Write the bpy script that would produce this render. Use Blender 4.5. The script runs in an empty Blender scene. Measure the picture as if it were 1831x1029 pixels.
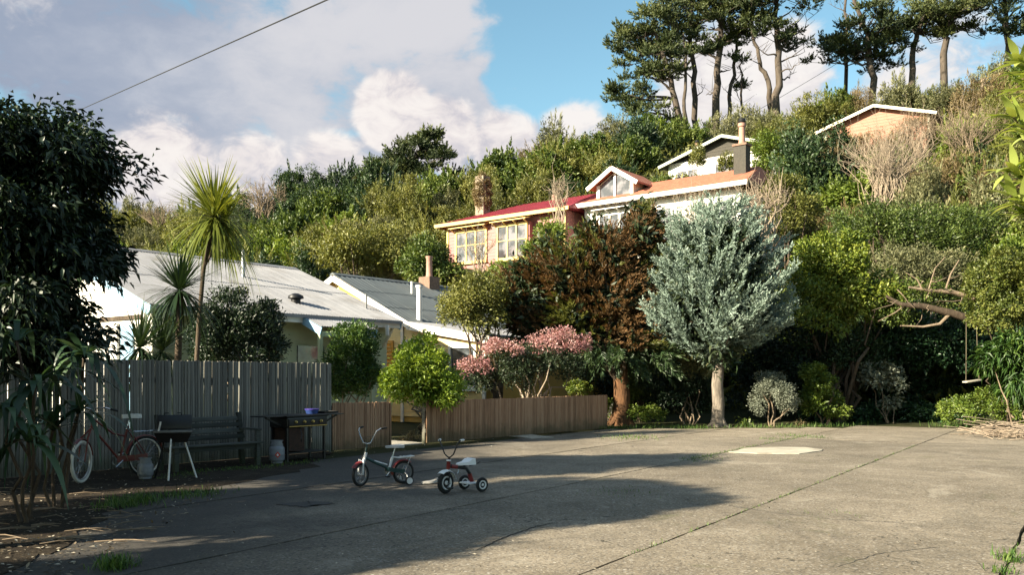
import bpy, math, random
import numpy as np
from mathutils import Vector, Matrix

scene = bpy.context.scene
COL = scene.collection
R = math.radians
rng = np.random.default_rng(11)
random.seed(5)

# ------------------------------------------------------------------ camera
F, CX, HY, CH = 1600.0, 915.5, 675.0, 1.55          # focal length and principal row in photo pixels, eye height
cam_data = bpy.data.cameras.new("camera")
cam_data.sensor_width = 36.0
cam_data.lens = F * 36.0 / 1831.0
cam_data.shift_y = (HY - 514.5) / 1831.0
cam_data.clip_start = 0.05
cam_data.clip_end = 3000.0
cam = bpy.data.objects.new("camera", cam_data)
COL.objects.link(cam)
cam.location = (0, 0, CH)
cam.rotation_euler = (R(90), 0, 0)
scene.camera = cam

def P(px, py, d):
    """world point seen at photo pixel (px, py) at distance d ahead"""
    return Vector(((px - CX) / F * d, d, CH + (HY - py) / F * d))

# ------------------------------------------------------------------ light
SUN_EL = R(24.0)
LH = Vector((0.87, 0.50, 0)).normalized()          # horizontal travel of the sunlight
LDIR = Vector((LH.x * math.cos(SUN_EL), LH.y * math.cos(SUN_EL), -math.sin(SUN_EL)))
sun_data = bpy.data.lights.new("sun", 'SUN')
sun_data.energy = 5.0
sun_data.angle = R(0.6)
sun_data.color = (1.0, 0.885, 0.67)
sun = bpy.data.objects.new("sun", sun_data)
COL.objects.link(sun)
sun.location = (-30, -15, 30)
sun.rotation_euler = LDIR.to_track_quat('-Z', 'Y').to_euler()

world = bpy.data.worlds.new("World")
scene.world = world
world.use_nodes = True

class NT:
    """small helper round a node tree"""
    def __init__(self, nt):
        self.nt = nt
        nt.nodes.clear()
    def n(self, t, **kw):
        nd = self.nt.nodes.new(t)
        for k, v in kw.items():
            if k.startswith('i_'):
                key = k[2:]
                key = int(key) if key.isdigit() else key.replace('_', ' ')
                self.set(nd.inputs[key], v)
            else:
                setattr(nd, k, v)
        return nd
    def set(self, sock, v):
        if isinstance(v, bpy.types.NodeSocket):
            self.nt.links.new(v, sock)
        elif isinstance(v, bpy.types.Node):
            self.nt.links.new(v.outputs[0], sock)
        else:
            if isinstance(v, (tuple, list)) and len(v) == 3 and sock.type == 'RGBA':
                v = (*v, 1)
            sock.default_value = v
    def math(self, op, a, b=0.0, c=None, clamp=False):
        nd = self.nt.nodes.new('ShaderNodeMath')
        nd.operation = op
        nd.use_clamp = clamp
        self.set(nd.inputs[0], a)
        self.set(nd.inputs[1], b)
        if c is not None: self.set(nd.inputs[2], c)
        return nd.outputs[0]
    def mix(self, f, a, b, blend='MIX'):
        nd = self.nt.nodes.new('ShaderNodeMix')
        nd.data_type = 'RGBA'
        nd.blend_type = blend
        self.set(nd.inputs['Factor'], f)
        ia = [s for s in nd.inputs if s.name == 'A' and s.type == 'RGBA'][0]
        ib = [s for s in nd.inputs if s.name == 'B' and s.type == 'RGBA'][0]
        self.set(ia, a); self.set(ib, b)
        return [s for s in nd.outputs if s.type == 'RGBA'][0]
    def ramp(self, f, stops, interp='LINEAR'):
        nd = self.nt.nodes.new('ShaderNodeValToRGB')
        nd.color_ramp.interpolation = interp
        el = nd.color_ramp.elements
        while len(el) < len(stops): el.new(0.5)
        for e, (p, c) in zip(el, stops):
            e.position = p
            e.color = (*c, 1) if len(c) == 3 else c
        self.set(nd.inputs[0], f)
        return nd.outputs[0]
    def maprange(self, v, a, b, c=0.0, d=1.0, smooth=True):
        nd = self.nt.nodes.new('ShaderNodeMapRange')
        nd.interpolation_type = 'SMOOTHSTEP' if smooth else 'LINEAR'
        nd.clamp = True
        for i, x in enumerate((v, a, b, c, d)): self.set(nd.inputs[i], x)
        return nd.outputs[0]
    def noise(self, vec, scale, detail=4, rough=0.55, dist=0.0):
        nd = self.nt.nodes.new('ShaderNodeTexNoise')
        if vec is not None: self.set(nd.inputs['Vector'], vec)
        nd.inputs['Scale'].default_value = scale
        nd.inputs['Detail'].default_value = detail
        nd.inputs['Roughness'].default_value = rough
        nd.inputs['Distortion'].default_value = dist
        return nd.outputs[0]

EXPOSURE = 1.78
SKY = 0.05
def build_sky():
    t = NT(world.node_tree)
    out = t.n('ShaderNodeOutputWorld')
    bg = t.n('ShaderNodeBackground')
    bg.inputs['Strength'].default_value = SKY
    t.set(out.inputs[0], bg)
    sky = t.n('ShaderNodeTexSky')
    sky.sky_type = 'NISHITA'
    sky.sun_disc = False
    sky.sun_elevation = SUN_EL
    sky.sun_rotation = math.atan2(-LH.x, -LH.y)
    sky.air_density = 1.0; sky.dust_density = 0.6; sky.ozone_density = 1.5
    co = t.n('ShaderNodeTexCoord')
    d = co.outputs['Generated']
    # stretched coordinates, so the clouds flatten towards the horizon
    st = t.n('ShaderNodeMapping'); t.set(st.inputs['Vector'], d)
    st.inputs['Scale'].default_value = (1, 1, 1.7)
    big = t.noise(st.outputs[0], 4.2, 7, 0.58, 0.25)
    fine = t.noise(st.outputs[0], 15.0, 6, 0.6, 0.3)
    soft = t.noise(st.outputs[0], 2.3, 3, 0.5)
    def lobe(px, py, r0, r1):
        v = P(px, py, 1.0) - Vector((0, 0, CH)); v.normalize()
        nd = t.n('ShaderNodeVectorMath', operation='DOT_PRODUCT')
        t.set(nd.inputs[0], d); nd.inputs[1].default_value = v
        return t.maprange(nd.outputs['Value'], math.cos(R(r1)), math.cos(R(r0)))
    dens = t.math('ADD', big, t.math('MULTIPLY', t.math('SUBTRACT', fine, 0.5), 0.75))
    hole = t.math('MAXIMUM', lobe(1040, 30, 3.2, 7.6), lobe(935, 150, 0.3, 3.2))
    hole = t.math('MAXIMUM', hole, lobe(1100, 110, 0.5, 4.5))
    hole = t.math('MAXIMUM', hole, t.math('MULTIPLY', lobe(1520, 40, 1.0, 6.0), 0.55))
    hole = t.math('MAXIMUM', hole, t.math('MULTIPLY', lobe(1250, -60, 3.0, 8.0), 0.8))
    bank = lobe(250, 120, 14, 30)
    dens = t.math('ADD', dens, t.math('MULTIPLY', bank, 0.22))
    dens = t.math('SUBTRACT', dens, t.math('MULTIPLY', hole, 0.42))
    mask = t.maprange(dens, 0.42, 0.68)
    k = 1.0 / (SKY * 2 ** EXPOSURE)
    lit = t.math('ADD', t.math('MULTIPLY', t.math('SUBTRACT', big, 0.5), 1.2), t.math('MULTIPLY', t.math('SUBTRACT', soft, 0.5), 1.6))
    lit = t.math('ADD', lit, t.math('MULTIPLY', t.math('SUBTRACT', fine, 0.5), 0.7))
    lit = t.math('ADD', lit, t.math('MULTIPLY', lobe(640, 60, 2, 12), 0.25))
    lit = t.math('SUBTRACT', lit, t.math('MULTIPLY', lobe(60, 180, 3, 14), 0.22))
    lit = t.maprange(lit, -0.35, 0.55)
    grey = t.ramp(lit, [(0.0, (0.34 * k, 0.40 * k, 0.52 * k)), (0.5, (0.50 * k, 0.54 * k, 0.63 * k)), (1.0, (0.70 * k, 0.70 * k, 0.74 * k))])
    # sunlit heaps of cumulus with billowed edges
    def most(*ls):
        o = ls[0]
        for l in ls[1:]: o = t.math('MAXIMUM', o, l)
        return o
    puff = most(lobe(705, 200, 0.6, 3.4), t.math('MULTIPLY', lobe(790, 240, 0.6, 3.4), 0.95), t.math('MULTIPLY', lobe(900, 262, 0.4, 3.2), 0.9), t.math('MULTIPLY', lobe(1030, 250, 0.2, 3.4), 0.62),
                t.math('MULTIPLY', lobe(1330, 190, 2.0, 7.5), 0.85), t.math('MULTIPLY', lobe(300, 310, 0.5, 5.0), 0.8), t.math('MULTIPLY', lobe(450, 320, 0.5, 4.0), 0.75), t.math('MULTIPLY', lobe(590, 320, 0.5, 4.0), 0.8), t.math('MULTIPLY', lobe(1640, 110, 1.0, 6.0), 0.6),
                t.math('MULTIPLY', lobe(40, 10, 0.5, 3.0), 0.4))
    bil = t.noise(st.outputs[0], 26.0, 8, 0.62, 0.6)
    med = t.noise(st.outputs[0], 9.0, 5, 0.55, 0.2)
    cum = t.math('ADD', puff, t.math('ADD', t.math('MULTIPLY', t.math('SUBTRACT', bil, 0.5), 0.9), t.math('MULTIPLY', t.math('SUBTRACT', med, 0.5), 1.1)))
    cmask = t.math('MULTIPLY', t.math('MULTIPLY', t.maprange(cum, 0.28, 0.72), t.maprange(puff, 0.02, 0.5)), 0.95)
    sh = t.maprange(t.math('ADD', t.math('MULTIPLY', bil, 0.6), t.math('MULTIPLY', med, 0.6)), 0.42, 0.72)
    white = t.ramp(sh, [(0.0, (0.60 * k, 0.58 * k, 0.64 * k)), (0.6, (0.86 * k, 0.80 * k, 0.79 * k)), (1.0, (0.98 * k, 0.92 * k, 0.88 * k))])
    sk = t.mix(1.0, sky.outputs[0], (1.15, 1.40, 1.22), 'MULTIPLY')
    t.set(bg.inputs['Color'], t.mix(cmask, t.mix(mask, sk, grey), white))
build_sky()

vs = scene.view_settings
scene.display_settings.display_device = 'sRGB'
vs.view_transform = 'Standard'
vs.look = 'None'
vs.exposure = EXPOSURE
vs.gamma = 1.0
vs.use_curve_mapping = False
scene.cycles.max_bounces = 6
scene.cycles.diffuse_bounces = 2
scene.cycles.glossy_bounces = 2
scene.cycles.transmission_bounces = 3
scene.cycles.transparent_max_bounces = 6
scene.cycles.use_denoising = True

# ------------------------------------------------------------------ objects
def tag(o, label=None, cat=None, group=None, kind=None):
    if label: o['label'] = label
    if cat: o['category'] = cat
    if group: o['group'] = group
    if kind: o['kind'] = kind
    return o

def empty(name, loc=(0, 0, 0), rz=0.0, label=None, cat=None, group=None):
    o = bpy.data.objects.new(name, None)
    o.empty_display_size = 0.3
    COL.objects.link(o)
    o.location = loc
    o.rotation_euler = (0, 0, rz)
    return tag(o, label, cat, group)

def link(name, me, parent=None, loc=None, rot=None):
    o = bpy.data.objects.new(name, me)
    COL.objects.link(o)
    if parent is not None: o.parent = parent
    if loc is not None: o.location = loc
    if rot is not None: o.rotation_euler = rot
    return o

def np_mesh(name, verts, faces, mat=None, smooth=False, tint=None):
    """fast mesh from numpy arrays; faces is (M,3) or (M,4)"""
    me = bpy.data.meshes.new(name)
    verts = np.asarray(verts, dtype=np.float32).reshape(-1, 3)
    faces = np.asarray(faces, dtype=np.int32)
    m, k = faces.shape
    me.vertices.add(len(verts))
    me.vertices.foreach_set('co', verts.ravel())
    me.loops.add(m * k)
    me.loops.foreach_set('vertex_index', faces.ravel())
    me.polygons.add(m)
    me.polygons.foreach_set('loop_start', np.arange(0, m * k, k, dtype=np.int32))
    if smooth: me.polygons.foreach_set('use_smooth', np.ones(m, dtype=bool))
    if tint is not None:
        a = me.attributes.new('tint', 'FLOAT', 'FACE')
        a.data.foreach_set('value', np.asarray(tint, dtype=np.float32))
    me.update(calc_edges=True)
    if mat: me.materials.append(mat)
    return me

class MB:
    """collects simple solids and links them as ONE mesh object"""
    def __init__(self):
        self.v, self.f, self.s = [], [], []
    def add(self, vs_, fs_, smooth=False):
        b = len(self.v)
        self.v += [tuple(x) for x in vs_]
        self.f += [tuple(b + i for i in f) for f in fs_]
        self.s += [smooth] * len(fs_)
        return self
    def box(self, c, s, rz=0.0, rx=0.0, ry=0.0):
        m = Matrix.Rotation(rz, 3, 'Z') @ Matrix.Rotation(ry, 3, 'Y') @ Matrix.Rotation(rx, 3, 'X')
        c = Vector(c)
        q = [c + m @ Vector((x * s[0] / 2, y * s[1] / 2, z * s[2] / 2)) for x in (-1, 1) for y in (-1, 1) for z in (-1, 1)]
        return self.add(q, [(0, 1, 3, 2), (4, 6, 7, 5), (0, 4, 5, 1), (2, 3, 7, 6), (0, 2, 6, 4), (1, 5, 7, 3)])
    def rbox(self, c, s, b=0.01, rz=0.0, rx=0.0, ry=0.0):
        """box with its edges chamfered by b"""
        m = Matrix.Rotation(rz, 3, 'Z') @ Matrix.Rotation(ry, 3, 'Y') @ Matrix.Rotation(rx, 3, 'X')
        c = Vector(c)
        import bmesh
        bm = bmesh.new()
        bmesh.ops.create_cube(bm, size=1.0)
        for v in bm.verts: v.co = Vector((v.co.x * s[0], v.co.y * s[1], v.co.z * s[2]))
        bmesh.ops.bevel(bm, geom=bm.edges[:], offset=b, segments=2, affect='EDGES', profile=0.6)
        bm.verts.index_update()
        self.add([c + m @ v.co for v in bm.verts], [[v.index for v in f.verts] for f in bm.faces], True)
        bm.free()
        return self
    def bar(self, a, b, w, h, up=(0, 0, 1)):
        """square bar from a to b"""
        a, b = Vector(a), Vector(b)
        d = (b - a).normalized()
        u = Vector(up)
        s = d.cross(u)
        if s.length < 1e-4: s = d.cross(Vector((1, 0, 0)))
        s.normalize()
        t = s.cross(d)
        q = []
        for p in (a, b):
            for i, j in ((-1, -1), (1, -1), (1, 1), (-1, 1)):
                q.append(p + s * (i * w / 2) + t * (j * h / 2))
        return self.add(q, [(3, 2, 1, 0), (4, 5, 6, 7), (0, 1, 5, 4), (1, 2, 6, 5), (2, 3, 7, 6), (3, 0, 4, 7)])
    def tube(self, pts, r, n=8, cap=True):
        pts = [Vector(p) for p in pts]
        k = len(pts)
        rs = [r] * k if not hasattr(r, '__len__') else list(r)
        d0 = (pts[1] - pts[0]).normalized()
        ref = Vector((0, 0, 1)) if abs(d0.z) < 0.9 else Vector((1, 0, 0))
        q = []
        s = d0.cross(ref).normalized()
        for i, p in enumerate(pts):
            d = (pts[min(i + 1, k - 1)] - pts[max(i - 1, 0)]).normalized()
            s = (s - d * s.dot(d)).normalized()
            t = d.cross(s)
            for j in range(n):
                a = 2 * math.pi * j / n
                q.append(p + (s * math.cos(a) + t * math.sin(a)) * rs[i])
        fs = []
        for i in range(k - 1):
            for j in range(n):
                j2 = (j + 1) % n
                fs.append((i * n + j, i * n + j2, (i + 1) * n + j2, (i + 1) * n + j))
        if cap:
            fs.append(tuple(range(n - 1, -1, -1)))
            fs.append(tuple((k - 1) * n + j for j in range(n)))
        return self.add(q, fs, True)
    def lathe(self, prof, o=(0, 0, 0), axis=(0, 0, 1), n=20, close=False):
        """prof: (radius, height) pairs spun about axis through o"""
        ax = Vector(axis).normalized()
        s = ax.orthogonal().normalized()
        t = ax.cross(s)
        o = Vector(o)
        q = [o + ax * h + (s * math.cos(2 * math.pi * j / n) + t * math.sin(2 * math.pi * j / n)) * r for r, h in prof for j in range(n)]
        k = len(prof)
        fs = []
        for i in range(k if close else k - 1):
            i2 = (i + 1) % k
            for j in range(n):
                j2 = (j + 1) % n
                fs.append((i * n + j, i * n + j2, i2 * n + j2, i2 * n + j))
        if not close:
            if prof[0][0] > 1e-4: fs.append(tuple(range(n - 1, -1, -1)))
            if prof[-1][0] > 1e-4: fs.append(tuple((k - 1) * n + j for j in range(n)))
        return self.add(q, fs, True)
    def prism(self, poly, a, b):
        """poly: points of a planar outline; a -> offset vectors of both ends"""
        a, b = Vector(a), Vector(b)
        n = len(poly)
        q = [Vector(p) + a for p in poly] + [Vector(p) + b for p in poly]
        fs = [tuple(range(n - 1, -1, -1)), tuple(range(n, 2 * n))]
        fs += [(i, (i + 1) % n, n + (i + 1) % n, n + i) for i in range(n)]
        return self.add(q, fs)
    def mesh(self, name, mat):
        me = bpy.data.meshes.new(name)
        me.from_pydata(self.v, [], self.f)
        me.polygons.foreach_set('use_smooth', self.s)
        import bmesh
        bm = bmesh.new(); bm.from_mesh(me)
        bmesh.ops.recalc_face_normals(bm, faces=bm.faces[:])
        bm.to_mesh(me); bm.free()
        if any(self.s):
            try: me.set_sharp_from_angle(angle=R(38))
            except Exception: pass
        if mat: me.materials.append(mat)
        return me
    def build(self, name, mat, parent=None, loc=None, rot=None, label=None):
        o = link(name, self.mesh(name, mat), parent, loc, rot)
        if label: o['label'] = label
        return o

def copy_tree(o, parent=None):
    c = o.copy()
    COL.objects.link(c)
    if parent is not None: c.parent = parent
    for ch in o.children: copy_tree(ch, c)
    return c
# ------------------------------------------------------------------ materials
M = {}
def mat(name):
    m = bpy.data.materials.new(name)
    m.use_nodes = True
    t = NT(m.node_tree)
    out = t.n('ShaderNodeOutputMaterial')
    return m, t, out

def solid(name, c, rough=0.6, metal=0.0, var=0.12, scale=9.0, bump=0.0, dirt=None, dirt_amt=0.3, spec=0.5, grain=None):
    """paint / metal / plastic: base colour with blotchy wear, optional dirt colour"""
    m, t, out = mat(name)
    co = t.n('ShaderNodeTexCoord').outputs['Object']
    if grain:
        mp = t.n('ShaderNodeMapping'); t.set(mp.inputs['Vector'], co)
        mp.inputs['Scale'].default_value = grain
        vec = mp.outputs[0]
    else:
        vec = co
    nz = t.noise(vec, scale, 6, 0.6)
    base = t.mix(t.maprange(nz, 0.3, 0.7), tuple(x * (1 - var) for x in c), tuple(min(1, x * (1 + var)) for x in c))
    if dirt:
        nd = t.noise(vec, scale * 0.37, 7, 0.68)
        base = t.mix(t.math('MULTIPLY', t.maprange(nd, 0.5, 0.72), dirt_amt), base, dirt)
    bs = t.n('ShaderNodeBsdfPrincipled')
    t.set(bs.inputs['Base Color'], base)
    t.set(bs.inputs['Roughness'], t.math('ADD', t.math('MULTIPLY', t.math('SUBTRACT', nz, 0.5), 0.3), rough, clamp=True))
    bs.inputs['Metallic'].default_value = metal
    bs.inputs['Specular IOR Level'].default_value = spec
    if bump:
        b = t.n('ShaderNodeBump')
        b.inputs['Strength'].default_value = bump
        b.inputs['Distance'].default_value = 0.01
        t.set(b.inputs['Height'], nz)
        t.set(bs.inputs['Normal'], b)
    t.set(out.inputs[0], bs)
    M[name] = m
    return m

def leaf(name, dark, mid, light, trans=0.3, rough=0.5, objvar=0.25, spec=0.4):
    m, t, out = mat(name)
    at = t.n('ShaderNodeAttribute', attribute_name='tint')
    oi = t.n('ShaderNodeObjectInfo')
    f = t.math('ADD', at.outputs['Fac'], t.math('MULTIPLY', t.math('SUBTRACT', oi.outputs['Random'], 0.5), objvar), clamp=True)
    c = t.ramp(f, [(0.05, dark), (0.5, mid), (0.95, light)])
    bs = t.n('ShaderNodeBsdfPrincipled')
    t.set(bs.inputs['Base Color'], c)
    bs.inputs['Roughness'].default_value = rough
    bs.inputs['Specular IOR Level'].default_value = spec
    tr = t.n('ShaderNodeBsdfTranslucent')
    t.set(tr.inputs[0], t.mix(1.0, c, (1.25, 1.2, 0.55), 'MULTIPLY'))
    mx = t.n('ShaderNodeMixShader')
    mx.inputs[0].default_value = trans
    t.set(mx.inputs[1], bs); t.set(mx.inputs[2], tr)
    t.set(out.inputs[0], mx)
    M[name] = m
    return m

def wood(name, c1, c2, c3, along='z', scale=1.0, rough=0.8):
    """weathered timber, grain along one object axis, each board its own tone"""
    m, t, out = mat(name)
    co = t.n('ShaderNodeTexCoord').outputs['Object']
    oi = t.n('ShaderNodeObjectInfo')
    mp = t.n('ShaderNodeMapping'); t.set(mp.inputs['Vector'], co)
    s = {'x': (1, 14, 14), 'y': (14, 1, 14), 'z': (14, 14, 1)}[along]
    mp.inputs['Scale'].default_value = tuple(a * scale for a in s)
    cmb = t.n('ShaderNodeCombineXYZ')
    for i in range(3): t.set(cmb.inputs[i], t.math('MULTIPLY', oi.outputs['Random'], 37.0 + 11 * i))
    t.set(mp.inputs['Location'], cmb)
    g = t.noise(mp.outputs[0], 3.0, 7, 0.65, 0.4)
    b = t.math('ADD', t.math('MULTIPLY', g, 0.75), t.math('MULTIPLY', oi.outputs['Random'], 0.32))
    c = t.ramp(b, [(0.25, c1), (0.55, c2), (0.85, c3)])
    geo_ = t.n('ShaderNodeNewGeometry')
    sz = t.n('ShaderNodeSeparateXYZ'); t.set(sz.inputs[0], geo_.outputs['Position'])
    alg = t.noise(geo_.outputs['Position'], 3.0, 5, 0.65)
    low = t.maprange(t.math('ADD', sz.outputs[2], t.math('MULTIPLY', t.math('SUBTRACT', alg, 0.5), 0.7)), 0.42, 0.02)
    c = t.mix(t.math('MULTIPLY', low, 0.6), c, (0.05, 0.06, 0.03))
    blot = t.noise(co, 2.2, 5, 0.6)
    c = t.mix(t.math('MULTIPLY', t.maprange(blot, 0.52, 0.75), 0.45), c, (0.035, 0.04, 0.025))
    bs = t.n('ShaderNodeBsdfPrincipled')
    t.set(bs.inputs['Base Color'], c)
    bs.inputs['Roughness'].default_value = rough
    bs.inputs['Specular IOR Level'].default_value = 0.25
    bp = t.n('ShaderNodeBump'); bp.inputs['Strength'].default_value = 0.5; bp.inputs['Distance'].default_value = 0.006
    t.set(bp.inputs['Height'], g); t.set(bs.inputs['Normal'], bp)
    t.set(out.inputs[0], bs)
    M[name] = m
    return m

def bark(name, c1, c2, scale=6.0, strength=0.9):
    m, t, out = mat(name)
    co = t.n('ShaderNodeTexCoord').outputs['Object']
    mp = t.n('ShaderNodeMapping'); t.set(mp.inputs['Vector'], co)
    mp.inputs['Scale'].default_value = (1, 1, 0.28)
    g = t.noise(mp.outputs[0], scale, 8, 0.68, 0.6)
    l = t.noise(co, scale * 0.3, 4, 0.6)
    c = t.ramp(t.math('ADD', t.math('MULTIPLY', g, 0.8), t.math('MULTIPLY', l, 0.25)), [(0.35, c1), (0.68, c2)])
    bs = t.n('ShaderNodeBsdfPrincipled')
    t.set(bs.inputs['Base Color'], c)
    bs.inputs['Roughness'].default_value = 0.9
    bs.inputs['Specular IOR Level'].default_value = 0.2
    bp = t.n('ShaderNodeBump'); bp.inputs['Strength'].default_value = strength; bp.inputs['Distance'].default_value = 0.04
    t.set(bp.inputs['Height'], g); t.set(bs.inputs['Normal'], bp)
    t.set(out.inputs[0], bs)
    M[name] = m
    return m

def glass(name, tint=(0.03, 0.035, 0.04), rough=0.05):
    m, t, out = mat(name)
    co = t.n('ShaderNodeTexCoord').outputs['Object']
    bs = t.n('ShaderNodeBsdfPrincipled')
    nz = t.noise(co, 1.7, 3, 0.5)
    t.set(bs.inputs['Base Color'], t.mix(t.maprange(nz, 0.4, 0.62), tint, tuple(x * 3 + 0.02 for x in tint)))
    bs.inputs['Roughness'].default_value = rough
    bs.inputs['Specular IOR Level'].default_value = 0.9
    bp = t.n('ShaderNodeBump'); bp.inputs['Strength'].default_value = 0.06; bp.inputs['Distance'].default_value = 0.02
    t.set(bp.inputs['Height'], nz); t.set(bs.inputs['Normal'], bp)
    t.set(out.inputs[0], bs)
    M[name] = m
    return m

def asphalt():
    m, t, out = mat('worn_paving')
    co = t.n('ShaderNodeTexCoord').outputs['Object']
    big = t.noise(co, 0.35, 5, 0.6, 0.5)
    med = t.noise(co, 1.6, 6, 0.65)
    fin = t.noise(co, 38.0, 5, 0.7)
    vo = t.n('ShaderNodeTexVoronoi'); t.set(vo.inputs['Vector'], co); vo.inputs['Scale'].default_value = 55.0
    vo2 = t.n('ShaderNodeTexVoronoi'); t.set(vo2.inputs['Vector'], co); vo2.inputs['Scale'].default_value = 11.0
    c = t.ramp(t.math('ADD', t.math('MULTIPLY', big, 0.55), t.math('MULTIPLY', med, 0.45)),
               [(0.32, (0.15, 0.125, 0.092)), (0.5, (0.25, 0.213, 0.163)), (0.66, (0.34, 0.292, 0.228))])
    # every slab was poured from its own mix
    oi = t.n('ShaderNodeObjectInfo')
    c = t.mix(1.0, c, t.ramp(oi.outputs['Random'], [(0.0, (0.86, 0.85, 0.83)), (1.0, (1.08, 1.06, 1.03))]), 'MULTIPLY')
    # exposed stones, pale and dark
    st = vo.outputs['Color']
    sr = t.n('ShaderNodeSeparateColor'); t.set(sr.inputs[0], st)
    c = t.mix(t.math('MULTIPLY', t.maprange(sr.outputs[0], 0.80, 0.97), 0.55), c, (0.42, 0.39, 0.34))
    c = t.mix(t.math('MULTIPLY', t.maprange(sr.outputs[1], 0.55, 0.95), 0.62), c, (0.05, 0.045, 0.04))
    s2 = t.n('ShaderNodeSeparateColor'); t.set(s2.inputs[0], vo2.outputs['Color'])
    dot = t.math('MULTIPLY', t.maprange(vo2.outputs['Distance'], 0.20, 0.09), t.maprange(s2.outputs[0], 0.86, 0.9))
    c = t.mix(t.math('MULTIPLY', dot, 0.75), c, (0.55, 0.52, 0.46))
    c = t.mix(t.math('MULTIPLY', t.maprange(fin, 0.45, 0.75), 0.4), c, (0.07, 0.06, 0.05))
    # broad stains and worn paler areas
    sn = t.noise(co, 0.55, 8, 0.72, 1.4)
    c = t.mix(t.math('MULTIPLY', t.maprange(sn, 0.50, 0.62), 0.5), c, t.mix(0.55, c, (0.06, 0.055, 0.045)))
    c = t.mix(t.math('MULTIPLY', t.maprange(sn, 0.44, 0.34), 0.35), c, (0.42, 0.38, 0.31))
    cr = t.n('ShaderNodeTexVoronoi', feature='DISTANCE_TO_EDGE'); cr.inputs['Scale'].default_value = 0.42
    wv = t.n('ShaderNodeVectorMath', operation='ADD'); t.set(wv.inputs[0], co)
    wn = t.n('ShaderNodeTexNoise'); t.set(wn.inputs['Vector'], co); wn.inputs['Scale'].default_value = 2.2; wn.inputs['Detail'].default_value = 5
    t.set(wv.inputs[1], wn.outputs['Color']); t.set(cr.inputs['Vector'], wv.outputs[0])
    c = t.mix(t.math('MULTIPLY', t.maprange(cr.outputs['Distance'], 0.006, 0.0), t.maprange(med, 0.45, 0.6)), c, (0.035, 0.032, 0.025))
    # mossy and oily blotches
    mo = t.noise(co, 0.9, 7, 0.7, 0.8)
    c = t.mix(t.math('MULTIPLY', t.maprange(mo, 0.57, 0.74), 0.55), c, (0.07, 0.075, 0.03))
    # fence side: shade darkened into the colour, over slightly darker mossy ground
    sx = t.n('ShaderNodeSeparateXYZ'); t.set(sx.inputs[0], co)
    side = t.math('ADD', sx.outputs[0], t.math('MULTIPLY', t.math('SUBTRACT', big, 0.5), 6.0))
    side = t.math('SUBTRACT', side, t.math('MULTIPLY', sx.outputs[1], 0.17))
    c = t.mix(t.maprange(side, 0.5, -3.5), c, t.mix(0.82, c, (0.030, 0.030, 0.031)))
    bs = t.n('ShaderNodeBsdfPrincipled')
    t.set(bs.inputs['Base Color'], c)
    bs.inputs['Roughness'].default_value = 0.9
    bs.inputs['Specular IOR Level'].default_value = 0.25
    bp = t.n('ShaderNodeBump'); bp.inputs['Strength'].default_value = 0.55; bp.inputs['Distance'].default_value = 0.012
    t.set(bp.inputs['Height'], t.math('ADD', t.math('MULTIPLY', fin, 0.6), t.math('MULTIPLY', med, 1.5)))
    t.set(bs.inputs['Normal'], bp)
    t.set(out.inputs[0], bs)
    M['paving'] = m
asphalt()

def earth(name, c1, c2, c3, scale=3.0):
    m, t, out = mat(name)
    co = t.n('ShaderNodeTexCoord').outputs['Object']
    a = t.noise(co, scale, 7, 0.7, 0.4)
    b = t.noise(co, scale * 9, 5, 0.7)
    f = t.math('ADD', t.math('MULTIPLY', a, 0.6), t.math('MULTIPLY', b, 0.4))
    c = t.ramp(f, [(0.35, c1), (0.52, c2), (0.68, c3)])
    bs = t.n('ShaderNodeBsdfPrincipled')
    t.set(bs.inputs['Base Color'], c)
    bs.inputs['Roughness'].default_value = 0.95
    bs.inputs['Specular IOR Level'].default_value = 0.15
    bp = t.n('ShaderNodeBump'); bp.inputs['Strength'].default_value = 0.8; bp.inputs['Distance'].default_value = 0.04
    t.set(bp.inputs['Height'], f); t.set(bs.inputs['Normal'], bp)
    t.set(out.inputs[0], bs)
    M[name] = m
earth('soil', (0.014, 0.011, 0.008), (0.03, 0.023, 0.016), (0.06, 0.048, 0.032))
earth('yard_ground', (0.03, 0.035, 0.015), (0.055, 0.05, 0.025), (0.09, 0.075, 0.045), 1.2)
earth('hill_earth', (0.018, 0.022, 0.009), (0.035, 0.038, 0.014), (0.065, 0.055, 0.026), 0.6)

wood('batten_grey', (0.085, 0.083, 0.075), (0.18, 0.175, 0.155), (0.30, 0.285, 0.25))
wood('batten_brown', (0.17, 0.095, 0.058), (0.35, 0.205, 0.125), (0.48, 0.31, 0.20))
wood('bench_wood', (0.02, 0.022, 0.02), (0.055, 0.06, 0.055), (0.12, 0.125, 0.115), 'x')
wood('rail_wood', (0.05, 0.045, 0.04), (0.10, 0.09, 0.075), (0.16, 0.15, 0.13), 'x')
bark('bark_brown', (0.03, 0.022, 0.015), (0.12, 0.09, 0.065))
bark('bark_grey', (0.06, 0.05, 0.04), (0.26, 0.22, 0.18), 9.0)
bark('bark_pine', (0.022, 0.018, 0.015), (0.12, 0.097, 0.078), 2.6, 1.0)
bark('bark_orange', (0.035, 0.02, 0.012), (0.17, 0.085, 0.04), 14.0)
bark('twig', (0.10, 0.075, 0.05), (0.30, 0.23, 0.165), 5.0, 0.3)
bark('twig_pale', (0.16, 0.12, 0.085), (0.42, 0.34, 0.26), 5.0, 0.3)

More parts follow.
